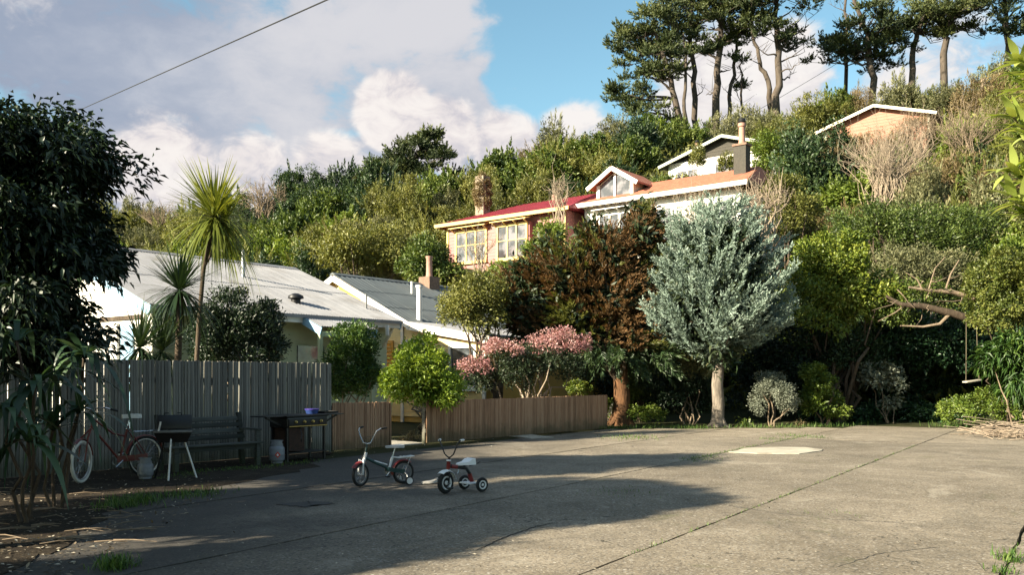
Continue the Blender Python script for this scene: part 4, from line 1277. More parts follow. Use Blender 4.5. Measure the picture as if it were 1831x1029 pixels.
def gas_bottle(loc, r, h, label, sticker):
    g = empty('gas_bottle', loc, -0.3, label, 'gas bottle', 'gas bottles standing by the fence')
    b = h * 0.80
    pr = [(r * 0.72, 0.03), (r * 0.95, 0.055), (r, 0.09), (r, b * 0.5 - 0.006), (r * 1.015, b * 0.5), (r, b * 0.5 + 0.006), (r, b - 0.07), (r * 0.95, b - 0.035), (r * 0.8, b - 0.012), (r * 0.4, b), (0, b)]
    MB().lathe(pr, n=28).build('cylinder_body', M['gas_bottle'], g)
    MB().lathe([(r * 0.78, 0), (r * 0.78, 0.045), (r * 0.74, 0.045), (r * 0.74, 0)], n=24, close=True).build('foot_ring', M['gas_bottle'], g)
    c = MB()
    n = 20                                                 # collar with a cut-out
    for i in range(n):
        a0, a1 = 2 * math.pi * i / n, 2 * math.pi * (i + 1) / n
        lo, hi = b - 0.03, (h if i % 10 > 3 else b + (h - b) * 0.35)
        q = [(math.cos(a) * r * k, math.sin(a) * r * k, z) for a in (a0, a1) for k in (0.76, 0.80) for z in (lo, hi)]
        c.add(q, [(0, 1, 3, 2), (4, 6, 7, 5), (0, 4, 5, 1), (2, 3, 7, 6), (0, 2, 6, 4), (1, 5, 7, 3)])
    c.lathe([(r * 0.74, h), (r * 0.82, h), (r * 0.82, h + 0.012), (r * 0.74, h + 0.012)], n=24, close=True)
    c.build('collar', M['gas_bottle'], g)
    v = MB(); v.lathe([(0.022, b - 0.01), (0.022, b + 0.04), (0.035, b + 0.045), (0.035, b + 0.07), (0, b + 0.075)], n=10)
    v.build('valve', M['brass'], g)
    if sticker:
        s = MB()
        k = 10
        a = 0.052
        ang = R(-52)
        def on(u, w, e): 
            t = ang + u / r
            return (math.cos(t) * (r + e), math.sin(t) * (r + e), b * 0.5 + w)
        q, f = [], []
        for i in range(k + 1):
            u = -a + 2 * a * i / k
            hh = a - abs(u)
            q += [on(u, -hh * 1.15, 0.0035), on(u, hh * 1.15, 0.0035)]
        for i in range(k): f.append((2 * i, 2 * i + 2, 2 * i + 3, 2 * i + 1))
        so = MB().add(q, f).build('diamond_sticker', M['sticker_red'], g)
        fl = MB().add([on(-0.016, -0.012, 0.005), on(0, -0.022, 0.005), on(0.016, -0.012, 0.005), on(0.018, 0.004, 0.005), on(0.006, 0.008, 0.005), on(0.002, 0.032, 0.005), on(-0.01, 0.012, 0.005), on(-0.019, 0.002, 0.005)],
                      [(0, 1, 2, 3, 4, 5, 6, 7)]).build('flame_mark', M['white_plastic'], so)
    return g
gas_bottle(gp(260, 857), 0.118, 0.31, 'small grey gas bottle on the soil beside the bicycle', False)
gas_bottle(gp(495, 829), 0.138, 0.40, 'larger grey gas bottle with red diamond sticker beside the grill', True)

# ------------------------------------------------------------------ portable grill on splayed white legs
def portable_grill():
    c = Vector((-5.16, 13.62, 0))
    g = empty('portable_grill', c, 0.35, 'small black portable grill on splayed white legs in front of the bench', 'grill')
    for i, (x, y, m) in enumerate([(-0.06, -0.30, 'leg_white'), (0.34, -0.02, 'leg_white'), (-0.26, 0.16, 'dark_metal')]):
        MB().tube([(x * 0.45, y * 0.45, 0.62), (x, y, 0.0)], 0.014, 10).build('leg', M[m], g)
    b = MB()
    b.add([(-.2, -.13, .56), (.2, -.13, .56), (.2, .13, .56), (-.2, .13, .56), (-.27, -.18, .72), (.27, -.18, .72), (.27, .18, .72), (-.27, .18, .72)],
          [(3, 2, 1, 0), (0, 1, 5, 4), (1, 2, 6, 5), (2, 3, 7, 6), (3, 0, 4, 7), (4, 5, 6, 7)])
    b.build('firebox', M['black_enamel'], g)
    for s in (-1, 1):
        MB().rbox((s * 0.275, 0, 0.73), (0.02, 0.38, 0.035), 0.006).build('rim', M['dark_metal'], g)
        MB().rbox((0, s * 0.185, 0.73), (0.56, 0.02, 0.035), 0.006).build('rim', M['lead'], g)
    MB().rbox((0.02, 0.12, 0.86), (0.5, 0.05, 0.22), 0.015, rx=-0.2).build('wind_shield', M['black_enamel'], g)
    for s in (-1, 1): MB().tube([(s * 0.12, 0.13, 0.95), (s * 0.12, 0.1, 1.0), (s * 0.06, 0.1, 1.0)], 0.008, 6).build('handle', M['dark_metal'], g)
    for i in range(8): MB().bar((-0.2 + i * 0.057, -0.17, 0.742), (-0.2 + i * 0.057, 0.1, 0.742), 0.006, 0.006).build('grate_bar', M['dark_metal'], g)
    MB().bar((-0.20, -0.2, 0.74), (-0.17, -0.21, 0.88), 0.02, 0.02).build('scraper', M['leg_white'], g)
portable_grill()

# ------------------------------------------------------------------ wheels
def wheel(parent, c, axis, r, tyre_r, tyre_m, rim_m, nspoke=18, rim_w=0.012, hub=0.018, name='wheel', spoke_r=0.0014, plate=None):
    c, ax = Vector(c), Vector(axis).normalized()
    n = 28
    prof = [(r - tyre_r + tyre_r * math.cos(a), tyre_r * math.sin(a)) for a in [2 * math.pi * i / 8 for i in range(8)]]
    w = MB().lathe(prof, c, ax, n, True).build(name, tyre_m, parent)
    ri = r - 2 * tyre_r
    MB().lathe([(ri + 0.004, -rim_w), (ri + 0.004, rim_w), (ri - 0.013, rim_w * 0.9), (ri - 0.013, -rim_w * 0.9)], c, ax, n, True).build('rim', rim_m, w)
    s = ax.orthogonal().normalized(); t = ax.cross(s)
    if plate is None:
        sp = MB()
        for i in range(nspoke):
            a = 2 * math.pi * i / nspoke
            d = s * math.cos(a) + t * math.sin(a)
            e = (s * math.cos(a + 0.5) + t * math.sin(a + 0.5)) * hub
            sp.tube([c + ax * (0.02 if i % 2 else -0.02) + e, c + d * (ri - 0.006)], spoke_r, 4, False)
        sp.build('spokes', M['chrome'], w)['kind'] = 'stuff'
        MB().lathe([(hub, -0.035), (hub * 0.7, -0.02), (hub * 0.7, 0.02), (hub, 0.035)], c, ax, 12).build('hub', M['chrome'], w)
    else:
        for i in range(plate):
            a = 2 * math.pi * i / plate
            d = s * math.cos(a) + t * math.sin(a)
            MB().bar(c + d * 0.01, c + d * (ri - 0.004), 0.03, ri * 0.17, ax).build('spoke', rim_m, w)
        MB().lathe([(0, -0.008), (ri, -0.008), (ri, 0.008), (0, 0.008)], c, ax, 20).build('backing_disc', M['rubber'], w)
        MB().lathe([(ri * 0.34, -0.022), (ri * 0.34, 0.022), (ri * 0.12, 0.03)], c, ax, 14).build('hub', rim_m, w)
    return w

def arc(c, r, a0, a1, axis_u, axis_v, n=12):
    return [Vector(c) + Vector(axis_u) * (r * math.cos(a0 + (a1 - a0) * i / n)) + Vector(axis_v) * (r * math.sin(a0 + (a1 - a0) * i / n)) for i in range(n + 1)]

def mudguard(parent, name, m, c, r, w, a0, a1, fwd, up=(0, 0, 1), side=(0, 1, 0), n=14, th=0.004):
    c, fwd, up, side = Vector(c), Vector(fwd).normalized(), Vector(up).normalized(), Vector(side).normalized()
    q, f = [], []
    cs = [(-w / 2, -0.012), (-w * 0.3, 0.0), (0, 0.004), (w * 0.3, 0.0), (w / 2, -0.012)]
    for e in (0, th):
        for i in range(n + 1):
            a = a0 + (a1 - a0) * i / n
            d = fwd * math.cos(a) + up * math.sin(a)
            for y, h in cs: q.append(c + d * (r + h + e) + side * y)
    m5, N = 5, (n + 1) * 5
    for i in range(n):
        for j in range(4):
            b = i * m5 + j
            f.append((b, b + 1, b + 6, b + 5)); f.append((N + b, N + b + 5, N + b + 6, N + b + 1))
        for j in (0, 4):
            b = i * m5 + j
            f.append((b, b + 5, N + b + 5, N + b))
    for b0 in (0, n * m5):
        for j in range(4): f.append((b0 + j, b0 + j + 1, N + b0 + j + 1, N + b0 + j))
    return MB().add(q, f, True).build(name, m, parent)

# ------------------------------------------------------------------ child's bicycle with training wheels
def kids_bike():
    rear = gp(721, 866); front = gp(641, 871.5)
    d = (front - rear); wb = d.length
    ang = math.atan2(d.y, d.x)
    b = empty('kids_bicycle', rear, ang, "small child's bicycle with red mudguards, white seat and training wheels", 'bicycle')
    wb = 0.66
    r = 0.17
    st_ang = R(26)                                      # bars and front wheel are turned
    hx = Vector((wb - 0.07, 0, 0.46))
    wheel(b, (0, 0, r), (0, 1, 0), r, 0.021, M['rubber'], M['lead'], 16)
    fk = empty('front_assembly', (0, 0, 0)); 
    bpy.data.objects.remove(fk)
    cs, sn = math.cos(st_ang), math.sin(st_ang)
    fa = Vector((-sn, cs, 0)); ff = Vector((cs, sn, 0))
    fc = Vector((wb - 0.0, 0.0, r))
    wheel(b, fc, fa, r, 0.021, M['rubber'], M['lead'], 16)
    crown = fc + Vector((0, 0, r + 0.045)) - ff * 0.02
    for s in (-1, 1):
        MB().tube([hx + Vector((0.03, 0, -0.12)), crown + fa * (s * 0.04), fc + fa * (s * 0.045)], [0.015, 0.012, 0.01], 8).build('fork', M['white_plastic'], b)
    mudguard(b, 'front_mudguard', M['red_paint'], fc, r + 0.014, 0.075, R(35), R(120), ff, (0, 0, 1), fa)
    MB().tube([hx + Vector((0.03, 0, -0.13)), hx + Vector((-0.015, 0, 0.02))], 0.022, 10).build('head_tube', M['white_plastic'], b)
    bb = Vector((0.23, 0, 0.20))
    mt = [hx + Vector((0.0, 0, -0.05)), Vector((0.42, 0, 0.32)), bb + Vector((0.05, 0, 0.06)), bb]
    MB().tube(mt, [0.02, 0.022, 0.022, 0.02], 10).build('frame', M['teal_paint'], b)
    MB().tube([mt[1] + Vector((0.03, 0, 0.035)), bb + Vector((0.02, 0, 0.09))], 0.010, 8).build('upper_tube', M['white_plastic'], b)
    sp = Vector((0.13, 0, 0.53))
    MB().tube([bb, bb + (sp - bb) * 0.62], 0.018, 10).build('seat_tube', M['white_plastic'], b)
    MB().tube([bb + (sp - bb) * 0.5, sp], 0.012, 8).build('seat_post', M['chrome'], b)
    for s in (-1, 1):
        MB().tube([bb + Vector((0, s * 0.02, 0)), Vector((0, s * 0.05, r))], 0.009, 8).build('chain_stay', M['teal_paint'], b)
        MB().tube([bb + (sp - bb) * 0.6, Vector((0.08, s * 0.03, 0.385)), Vector((-0.15, s * 0.05, 0.40))], 0.009, 8).build('carrier', M['white_plastic'], b)
        MB().tube([Vector((-0.1, s * 0.045, 0.40)), Vector((0, s * 0.05, r))], 0.006, 6).build('carrier_stay', M['chrome'], b)
        # training wheel on a cranked arm
        MB().tube([(0, s * 0.05, r), (-0.0, s * 0.13, 0.14), (-0.01, s * 0.17, 0.062)], 0.009, 6).build('outrigger', M['chrome'], b)
        tw = MB().lathe([(0.030, -0.016), (0.052, -0.018), (0.062, -0.01), (0.062, 0.01), (0.052, 0.018), (0.030, 0.016)], (-0.01, s * 0.185, 0.062), (0, 1, 0), 20, True).build('training_wheel', M['rubber'], b)
        MB().lathe([(0, -0.018), (0.046, -0.019), (0.048, 0.0), (0.046, 0.019), (0, 0.018)], (-0.01, s * 0.185, 0.062), (0, 1, 0), 20).build('hub', M['white_plastic'], tw)
    for i in range(4):
        MB().bar((-0.15 + i * 0.06, -0.05, 0.402), (-0.15 + i * 0.06, 0.05, 0.402), 0.012, 0.008).build('carrier_bar', M['white_plastic'], b)
    mudguard(b, 'rear_mudguard', M['red_paint'], (0, 0, r), r + 0.015, 0.075, R(-8), R(128), (1, 0, 0))
    st_ = MB()
    st_.add([(-0.12, -0.062, 0), (-0.12, 0.062, 0), (-0.02, 0.07, 0), (0.06, 0.035, 0), (0.14, 0.02, 0), (0.14, -0.02, 0), (0.06, -0.035, 0), (-0.02, -0.07, 0)] +
            [(-0.125, -0.066, 0.045), (-0.125, 0.066, 0.045), (-0.02, 0.072, 0.036), (0.06, 0.04, 0.034), (0.145, 0.022, 0.03), (0.145, -0.022, 0.03), (0.06, -0.04, 0.034), (-0.02, -0.072, 0.036)],
            [tuple(range(7, -1, -1)), tuple(range(8, 16))] + [(i, (i + 1) % 8, 8 + (i + 1) % 8, 8 + i) for i in range(8)], True)
    st_.build('seat', M['grey_seat'], b, tuple(sp + Vector((0.0, 0, 0.0))))
    # raised handlebar
    stem = hx + Vector((-0.03, 0, 0.14))
    MB().tube([hx, stem], 0.013, 8).build('stem', M['teal_paint'], b)
    for s in (-1, 1):
        pts = [stem, stem + fa * (s * 0.07) + Vector((0, 0, 0.015)), stem + fa * (s * 0.13) + Vector((0, 0, 0.11)), stem + fa * (s * 0.17) + Vector((-0.01, 0, 0.19)), stem + fa * (s * 0.20) - ff * 0.07 + Vector((0, 0, 0.225))]
        MB().tube(pts, 0.010, 8).build('handlebar', M['chrome'], b)
        MB().tube([pts[-1] - (pts[-1] - pts[-2]).normalized() * 0.01, pts[-1] - ff * 0.09 + fa * (s * .02) + Vector((0, 0, 0.005))], 0.015, 10).build('grip', M['rubber'], b)
    cr = MB(); cr.lathe([(0.055, -0.004), (0.055, 0.004)], bb + Vector((0, -0.035, 0)), (0, 1, 0), 18).build('chain_ring', M['chrome'], b)
    for s in (-1, 1):
        e = bb + Vector((s * 0.06, s * 0.06, -s * 0.07))
        MB().tube([bb + Vector((0, s * 0.03, 0)), bb + Vector((0, s * 0.05, 0)), e], 0.007, 6).build('crank', M['chrome'], b)
        MB().rbox(e + Vector((0, s * 0.04, 0)), (0.05, 0.07, 0.018), 0.004).build('pedal', M['rubber'], b)
    MB().tube([(0, -0.045, r + 0.03), bb + Vector((0, -0.04, 0.055)), bb + Vector((0.055, -0.04, 0)), bb + Vector((0, -0.04, -0.055)), (0, -0.045, r - 0.03), (-0.03, -0.045, r), (0, -0.045, r + 0.03)], 0.004, 5).build('chain', M['dark_metal'], b)
    MB().tube([stem + fa * 0.15 + Vector((0, 0, 0.12)), stem + ff * 0.07 + Vector((0, 0, 0.10)), stem + ff * 0.05 - Vector((0, 0, 0.1)), crown + ff * 0.02], 0.003, 5).build('brake_cable', M['cable'], b)
    MB().bar((0.0, 0.05, r + 0.01), bb + Vector((0.03, 0.05, 0.03)), 0.012, 0.06).build('chain_guard', M['teal_paint'], b)
kids_bike()

# ------------------------------------------------------------------ tricycle
def tricycle():
    front = gp(795, 884); rear = gp(846, 878.5)
    d = front - rear
    ang = math.atan2(d.y, d.x)
    t = empty('tricycle', rear, ang, 'black and red tricycle with white seat and white wheel rims', 'tricycle')
    wb = 0.47
    fr, rr = 0.145, 0.10
    sa = R(10)
    ff = Vector((math.cos(sa), math.sin(sa), 0)); fa = Vector((-ff.y, ff.x, 0))
    fc = Vector((wb, 0, fr))
    wheel(t, fc, fa, fr, 0.030, M['rubber'], M['white_plastic'], plate=6, rim_w=0.03)
    for s in (-1, 1):
        wheel(t, (0, s * 0.19, rr), (0, 1, 0), rr, 0.022, M['rubber'], M['white_plastic'], plate=5, rim_w=0.022)
    MB().tube([(0, -0.17, rr), (0, 0.17, rr)], 0.012, 8).build('axle', M['dark_metal'], t)
    head = Vector((wb - 0.05, 0, 0.40))
    for s in (-1, 1):
        MB().tube([head + Vector((0.01, 0, -0.06)), fc + fa * (s * 0.055) + Vector((-0.02, 0, 0.13)), fc + fa * (s * 0.055)], 0.011, 8).build('fork', M['dark_metal'], t)
    mudguard(t, 'front_mudguard', M['white_plastic'], fc, fr + 0.022, 0.11, R(52), R(165), ff, (0, 0, 1), fa)
    MB().lathe([(0.026, -0.10), (0.026, 0.03), (0.03, 0.035), (0.02, 0.055)], head, (-0.1, 0, 1), 14).build('head_tube', M['red_paint'], t)
    MB().lathe([(0.031, -0.105), (0.031, -0.08)], head, (-0.1, 0, 1), 14).build('head_ring', M['white_plastic'], t)
    MB().lathe([(0.031, 0.03), (0.031, 0.05)], head, (-0.1, 0, 1), 14).build('head_ring', M['white_plastic'], t)
    fm = [head + Vector((-0.02, 0, -0.04)), Vector((0.24, 0, 0.335)), Vector((0.12, 0, 0.315)), Vector((0.06, 0, 0.24)), Vector((0.02, 0, 0.13))]
    MB().tube(fm, [0.022, 0.024, 0.024, 0.024, 0.022], 10).build('frame', M['black_enamel'], t)
    MB().tube([fm[0] + Vector((-.02, 0, .0)), fm[1] + Vector((0.04, 0, .008))], 0.0275, 10).build('red_sleeve', M['red_paint'], t)
    MB().tube([fm[3] + Vector((0.005, 0, 0)), fm[4]], 0.030, 10).build('rear_post', M['red_paint'], t)
    MB().rbox((0.035, -0.033, 0.20), (0.04, 0.004, 0.05), 0.001, ry=0.3).build('badge', M['white_plastic'], t)
    MB().rbox((0.07, 0, 0.115), (0.17, 0.22, 0.022), 0.01).build('foot_board', M['white_plastic'], t)
    s = MB()
    xs = [-0.115, -0.06, 0.0, 0.06, 0.11, 0.135]; hw = [0.095, 0.10, 0.085, 0.06, 0.045, 0.03]; hz = [0.085, 0.075, 0.042, 0.034, 0.03, 0.02]
    q, f = [], []
    for x, w, h in zip(xs, hw, hz): q += [(x, -w, 0), (x, w, 0), (x, w * 0.9, h), (x, -w * 0.9, h)]
    for i in range(5):
        for j in range(4):
            a, b = i * 4 + j, i * 4 + (j + 1) % 4
            f.append((a, b, b + 4, a + 4))
    f += [(3, 2, 1, 0), (20, 21, 22, 23)]
    s.add(q, f, True).build('seat', M['white_plastic'], t, (0.14, 0, 0.365))
    MB().tube([(0.15, 0, 0.32), (0.15, 0, 0.37)], 0.015, 8).build('seat_post', M['dark_metal'], t)
    MB().tube([(0.05, -0.02, 0.34), (-0.08, -0.02, 0.365), (-0.14, -0.02, 0.385)], 0.007, 6).build('pull_rod', M['dark_metal'], t)
    MB().tube([(0.22, -0.03, 0.31), (0.235, -0.03, 0.26), (0.25, -0.03, 0.25)], 0.006, 6).build('bracket', M['chrome'], t)
    top = head + Vector((-0.01, 0, 0.07))
    ba = Vector((-math.sin(R(34)), math.cos(R(34)), 0)); bf = Vector((ba.y, -ba.x, 0))
    for s_ in (-1, 1):
        p = [top, top + ba * (s_ * 0.06) + Vector((0, 0, 0.05)), top + ba * (s_ * 0.12) + Vector((0, 0, 0.20)), top + ba * (s_ * 0.15) - bf * 0.03 + Vector((0, 0, 0.235))]
        MB().tube(p, 0.0095, 8).build('handlebar', M['black_enamel'], t)
        MB().tube([p[-1], p[-1] - bf * 0.09 + ba * (s_ * 0.015)], 0.016, 10).build('grip', M['white_plastic'], t)
    MB().tube([top - Vector((0, 0, 0.05)), top + Vector((0, 0, 0.02))], 0.013, 8).build('stem', M['dark_metal'], t)
    for s_ in (-1, 1):
        e = fc + fa * (s_ * 0.085) + ff * (s_ * 0.05) + Vector((0, 0, -s_ * 0.06))
        MB().tube([fc + fa * (s_ * 0.04), fc + fa * (s_ * 0.085), e], 0.007, 6).build('crank', M['chrome'], t)
        MB().rbox(e + fa * (s_ * 0.04), (0.06, 0.075, 0.022), 0.006, rz=sa).build('pedal', M['rubber'], t)
tricycle()

def toy_spade():
    p = gp(768, 866)
    t = empty('toy_spade', p, R(30), 'grey paddle shaped toy lying beside the front wheel of the tricycle', 'toy')
    m = MB()
    q, f = [], []
    n = 14
    for i in range(n):
        a = 2 * math.pi * i / n
        q.append((0.13 * math.cos(a), 0.075 * math.sin(a), 0.012 + 0.02 * max(0, math.cos(a))))
    for i in range(n):
        a = 2 * math.pi * i / n
        q.append((0.12 * math.cos(a), 0.066 * math.sin(a), 0.035 + 0.03 * max(0, math.cos(a))))
    f = [tuple(range(n - 1, -1, -1)), tuple(range(n, 2 * n))] + [(i, (i + 1) % n, n + (i + 1) % n, n + i) for i in range(n)]
    m.add(q, f, True).build('blade', M['toy_grey'], t)
    MB().tube([(0.1, 0, 0.045), (0.2, 0, 0.09), (0.30, 0.01, 0.115)], [0.03, 0.024, 0.02], 8).build('handle', M['lead'], t)
toy_spade()

# ------------------------------------------------------------------ old red bicycle
def bicycle():
    rear = Vector((-5.72, 13.95, 0)); front = Vector((-6.30, 13.02, 0))
    d = front - rear
    b = empty('red_bicycle', rear, math.atan2(d.y, d.x), 'old red bicycle with white front tyre parked behind the strap leaves', 'bicycle')
    b.rotation_euler = (0.0, 0, math.atan2(d.y, d.x))
    r, wb = 0.315, 1.06
    wheel(b, (0, 0, r), (0, 1, 0), r, 0.019, M['rubber'], M['tyre_white'], 28, 0.013)
    sa = R(32)
    ff = Vector((math.cos(sa), math.sin(sa), 0)); fa = Vector((-ff.y, ff.x, 0))
    fc = Vector((wb, 0, r))
    wheel(b, fc, fa, r, 0.024, M['tyre_white'], M['galv'], 28, 0.013)
    hd = Vector((wb - 0.16, 0, 0.80)); ht = Vector((wb - 0.19, 0, 0.93))
    bb = Vector((0.44, 0, 0.29)); sc = Vector((0.30, 0, 0.80))
    MB().tube([hd, ht], 0.02, 10).build('head_tube', M['red_frame'], b)
    MB().tube([hd + Vector((0, 0, 0.02)), bb], 0.017, 10).build('down_tube', M['red_frame'], b)
    MB().tube([ht, Vector((0.55, 0, 0.70)), sc + (bb - sc) * 0.3], 0.015, 10).build('top_tube', M['red_frame'], b)
    MB().tube([sc, bb], 0.017, 10).build('seat_tube', M['red_frame'], b)
    MB().tube([sc + Vector((0.02, 0, -0.05)), sc + Vector((-0.03, 0, 0.12))], 0.012, 8).build('seat_post', M['chrome'], b)
    for s in (-1, 1):
        MB().tube([bb + Vector((0, s * 0.03, 0)), (0, s * 0.06, r)], 0.010, 8).build('chain_stay', M['red_frame'], b)
        MB().tube([sc + Vector((0, s * 0.02, -0.03)), (0, s * 0.06, r)], 0.009, 8).build('seat_stay', M['red_frame'], b)
        MB().tube([hd, fc + fa * (s * 0.05) + Vector((-0.05, 0, 0.34)), fc + fa * (s * 0.05)], [0.014, 0.013, 0.009], 8).build('fork', M['red_frame'], b)
        p = [ht + Vector((-0.02, 0, 0.12)), ht + Vector((0.04, s * 0.12, 0.16)), ht + Vector((-0.02, s * 0.26, 0.17)), ht + Vector((-0.16, s * 0.30, 0.13))]
        MB().tube(p, 0.011, 8).build('handlebar', M['chrome'], b)
        MB().tube([p[-1] + Vector((0.08, 0, 0.02)), p[-1] - Vector((0.03, 0, 0.01))], 0.016, 8).build('grip', M['rubber'], b)
        e = bb + Vector((s * 0.13, s * 0.09, -s * 0.10))
        MB().tube([bb, bb + Vector((0, s * 0.08, 0)), e], 0.008, 6).build('crank', M['chrome'], b)
        MB().rbox(e + Vector((0, s * 0.05, 0)), (0.09, 0.08, 0.025), 0.005).build('pedal', M['rubber'], b)
    MB().tube([ht, ht + Vector((-0.02, 0, 0.12))], 0.013, 8).build('stem', M['chrome'], b)
    MB().lathe([(0.095, -0.004), (0.095, 0.004), (0.08, 0.004), (0.08, -0.004)], bb + Vector((0, -0.06, 0)), (0, 1, 0), 24, True).build('chain_ring', M['chrome'], b)
    mudguard(b, 'rear_mudguard', M['red_frame'], (0, 0, r), r + 0.02, 0.055, R(10), R(165), (1, 0, 0))
    mudguard(b, 'front_mudguard', M['red_frame'], fc, r + 0.02, 0.055, R(55), R(170), ff, (0, 0, 1), fa)
    MB().rbox((-0.33, 0, 0.52), (0.04, 0.05, 0.05), 0.012).build('rear_reflector', M['white_plastic'], b)
    MB().bar((0.0, 0.06, r), bb + Vector((0.08, 0.06, 0.02)), 0.012, 0.09).build('chain_guard', M['red_frame'], b)
    s_ = MB()
    q, f = [], []
    xs = [-0.14, -0.08, 0.0, 0.08, 0.15]; hw = [0.08, 0.105, 0.075, 0.03, 0.018]
    for x, w in zip(xs, hw): q += [(x, -w, 0), (x, w, 0), (x, w * .8, 0.06), (x, -w * .8, 0.06)]
    for i in range(4):
        for j in range(4):
            a, c = i * 4 + j, i * 4 + (j + 1) % 4
            f.append((a, c, c + 4, a + 4))
    f += [(3, 2, 1, 0), (16, 17, 18, 19)]
    s_.add(q, f, True).build('seat', M['tyre_white'], b, tuple(sc + Vector((-0.05, 0, 0.12))))
    for x in (-0.26, -0.06): MB().bar((x, -0.06, 0.71), (x, 0.06, 0.71), 0.012, 0.012).build('carrier_bar', M['chrome'], b)
    for s in (-1, 1): MB().tube([(0.22, s * 0.06, 0.71), (-0.3, s * 0.06, 0.71), (0, s * 0.06, r)], 0.006, 6).build('carrier_rail', M['chrome'], b)
    MB().tube([(0.1, 0.05, 0.3), (0.05, 0.22, 0.0)], 0.009, 6).build('kick_stand', M['chrome'], b)
bicycle()

# ------------------------------------------------------------------ swing, cables, pole
def swing():
    c = P(1739, 682, 28.0)
    s = empty('rope_swing', c, R(18), 'pale plank swing seat hanging on ropes before the dark bank', 'swing')
    MB().rbox((0, 0, 0), (0.62, 0.2, 0.05), 0.012, ry=R(-6)).build('seat', M['white_slab'], s)
    for k in (-1, 1):
        MB().tube([(k * 0.26, 0, 0.0 + k * 0.03), (k * 0.22 - 0.03, 0.0, 0.9), (k * 0.2 - 0.05, 0, 1.95)], 0.009, 6).build('rope', M['rope'], s)
swing()

def cable(name, pts, r, label, sag=0.0):
    a, b = pts
    n = 24
    L = (b - a).length
    q = [a.lerp(b, i / n) - Vector((0, 0, sag * 4 * (i / n) * (1 - i / n))) for i in range(n + 1)]
    o = MB().tube(q, r, 6).build(name, M['cable'])
    return tag(o, label, 'cable')
a, b = P(117, 208, 24), P(590, -3, 10)
cable('overhead_cable', (a + (a - b) * 0.45, b + (b - a) * 0.7), 0.0085, 'black overhead cable sloping across the grey clouds', 0.0)
cable('overhead_cable', (P(1196, 285, 60.3), P(1640, 20, 96)), 0.018, 'thin dark cable rising from the shingled gable past the pine trunks', 0.4)
def hill_pole():
    p = P(1758, 205, 62)
    z = float(hill_z(p.x, p.y))
    o = empty('wooden_pole', (p.x, p.y, z), 0.2, 'short pale wooden pole among brown scrub near the hilltop', 'pole')
    top = P(1758, 140, 62).z - z
    MB().tube([(0, 0, -0.3), (0, 0, top)], [0.19, 0.16], 12).build('shaft', M['twig_pale'], o)
    MB().box((0, 0, top - 0.3), (1.5, 0.09, 0.11)).build('cross_arm', M['bark_brown'], o)
hill_pole()
# ------------------------------------------------------------------ plants
def ell(px, py, rx, ry, d, k, dd=None, fill=0.35, zmin=-0.7):
    c = P(px, py, d)
    a, b = rx / F * d, ry / F * d
    return shell_points(c, (a, dd if dd else (a + b) / 2, b), k, fill, zmin)

def ground_at(x, y):
    return max(float(hill_z(x, y)), 0.0)

def shrub(name, label, cat, ells, d, m, L, W, per, k, cr, base=None, group=None, stem_m='twig', stem_r=0.03, up=0.2, hang=0.0, dd=None, nstem=7, part='foliage', out=0.6, droop=0.15, extra=None, core=True):
    """shrub or small tree: leafy clumps at photo ellipses plus stems reaching into them"""
    cs = [P(e[0], e[1], e[4] if len(e) > 4 else d) for e in ells]
    mid = sum(cs, Vector()) / len(cs)
    if base is None:
        base = Vector((mid.x, mid.y, ground_at(mid.x, mid.y)))
    t = empty(name, base, 0, label, cat, group)
    area = sum(e[2] * e[3] for e in ells)
    C = []
    for e in ells:
        kk = max(3, int(k * e[2] * e[3] / area))
        C.append(ell(e[0], e[1], e[2], e[3], e[4] if len(e) > 4 else d, kk, dd))
    C = np.concatenate(C)
    rr = cr * (0.75 + 0.5 * rng.random(len(C)))
    geo = clumps(C, rr, per, L, W, up=up, hang=hang, centre=tuple(mid - Vector((0, 0, 0.3))), out=out, droop=droop)
    foliage_obj(part, geo, M[m], t, base, 'stuff')
    if nstem:
        mb = MB()
        pick = rng.choice(len(C), min(nstem, len(C)), replace=False)
        off = Vector(base)
        for i in pick:
            tg = Vector(C[i]) - off
            st_ = Vector((rng.normal() * 0.06, rng.normal() * 0.06, -0.1))
            pts = wiggle(st_, st_.lerp(tg, 0.95), 5, 0.10)
            mb.tube(pts, [stem_r * (1 - 0.75 * j / 5) for j in range(6)], 6)
        mb.build('stem', M[stem_m], t)
    return t

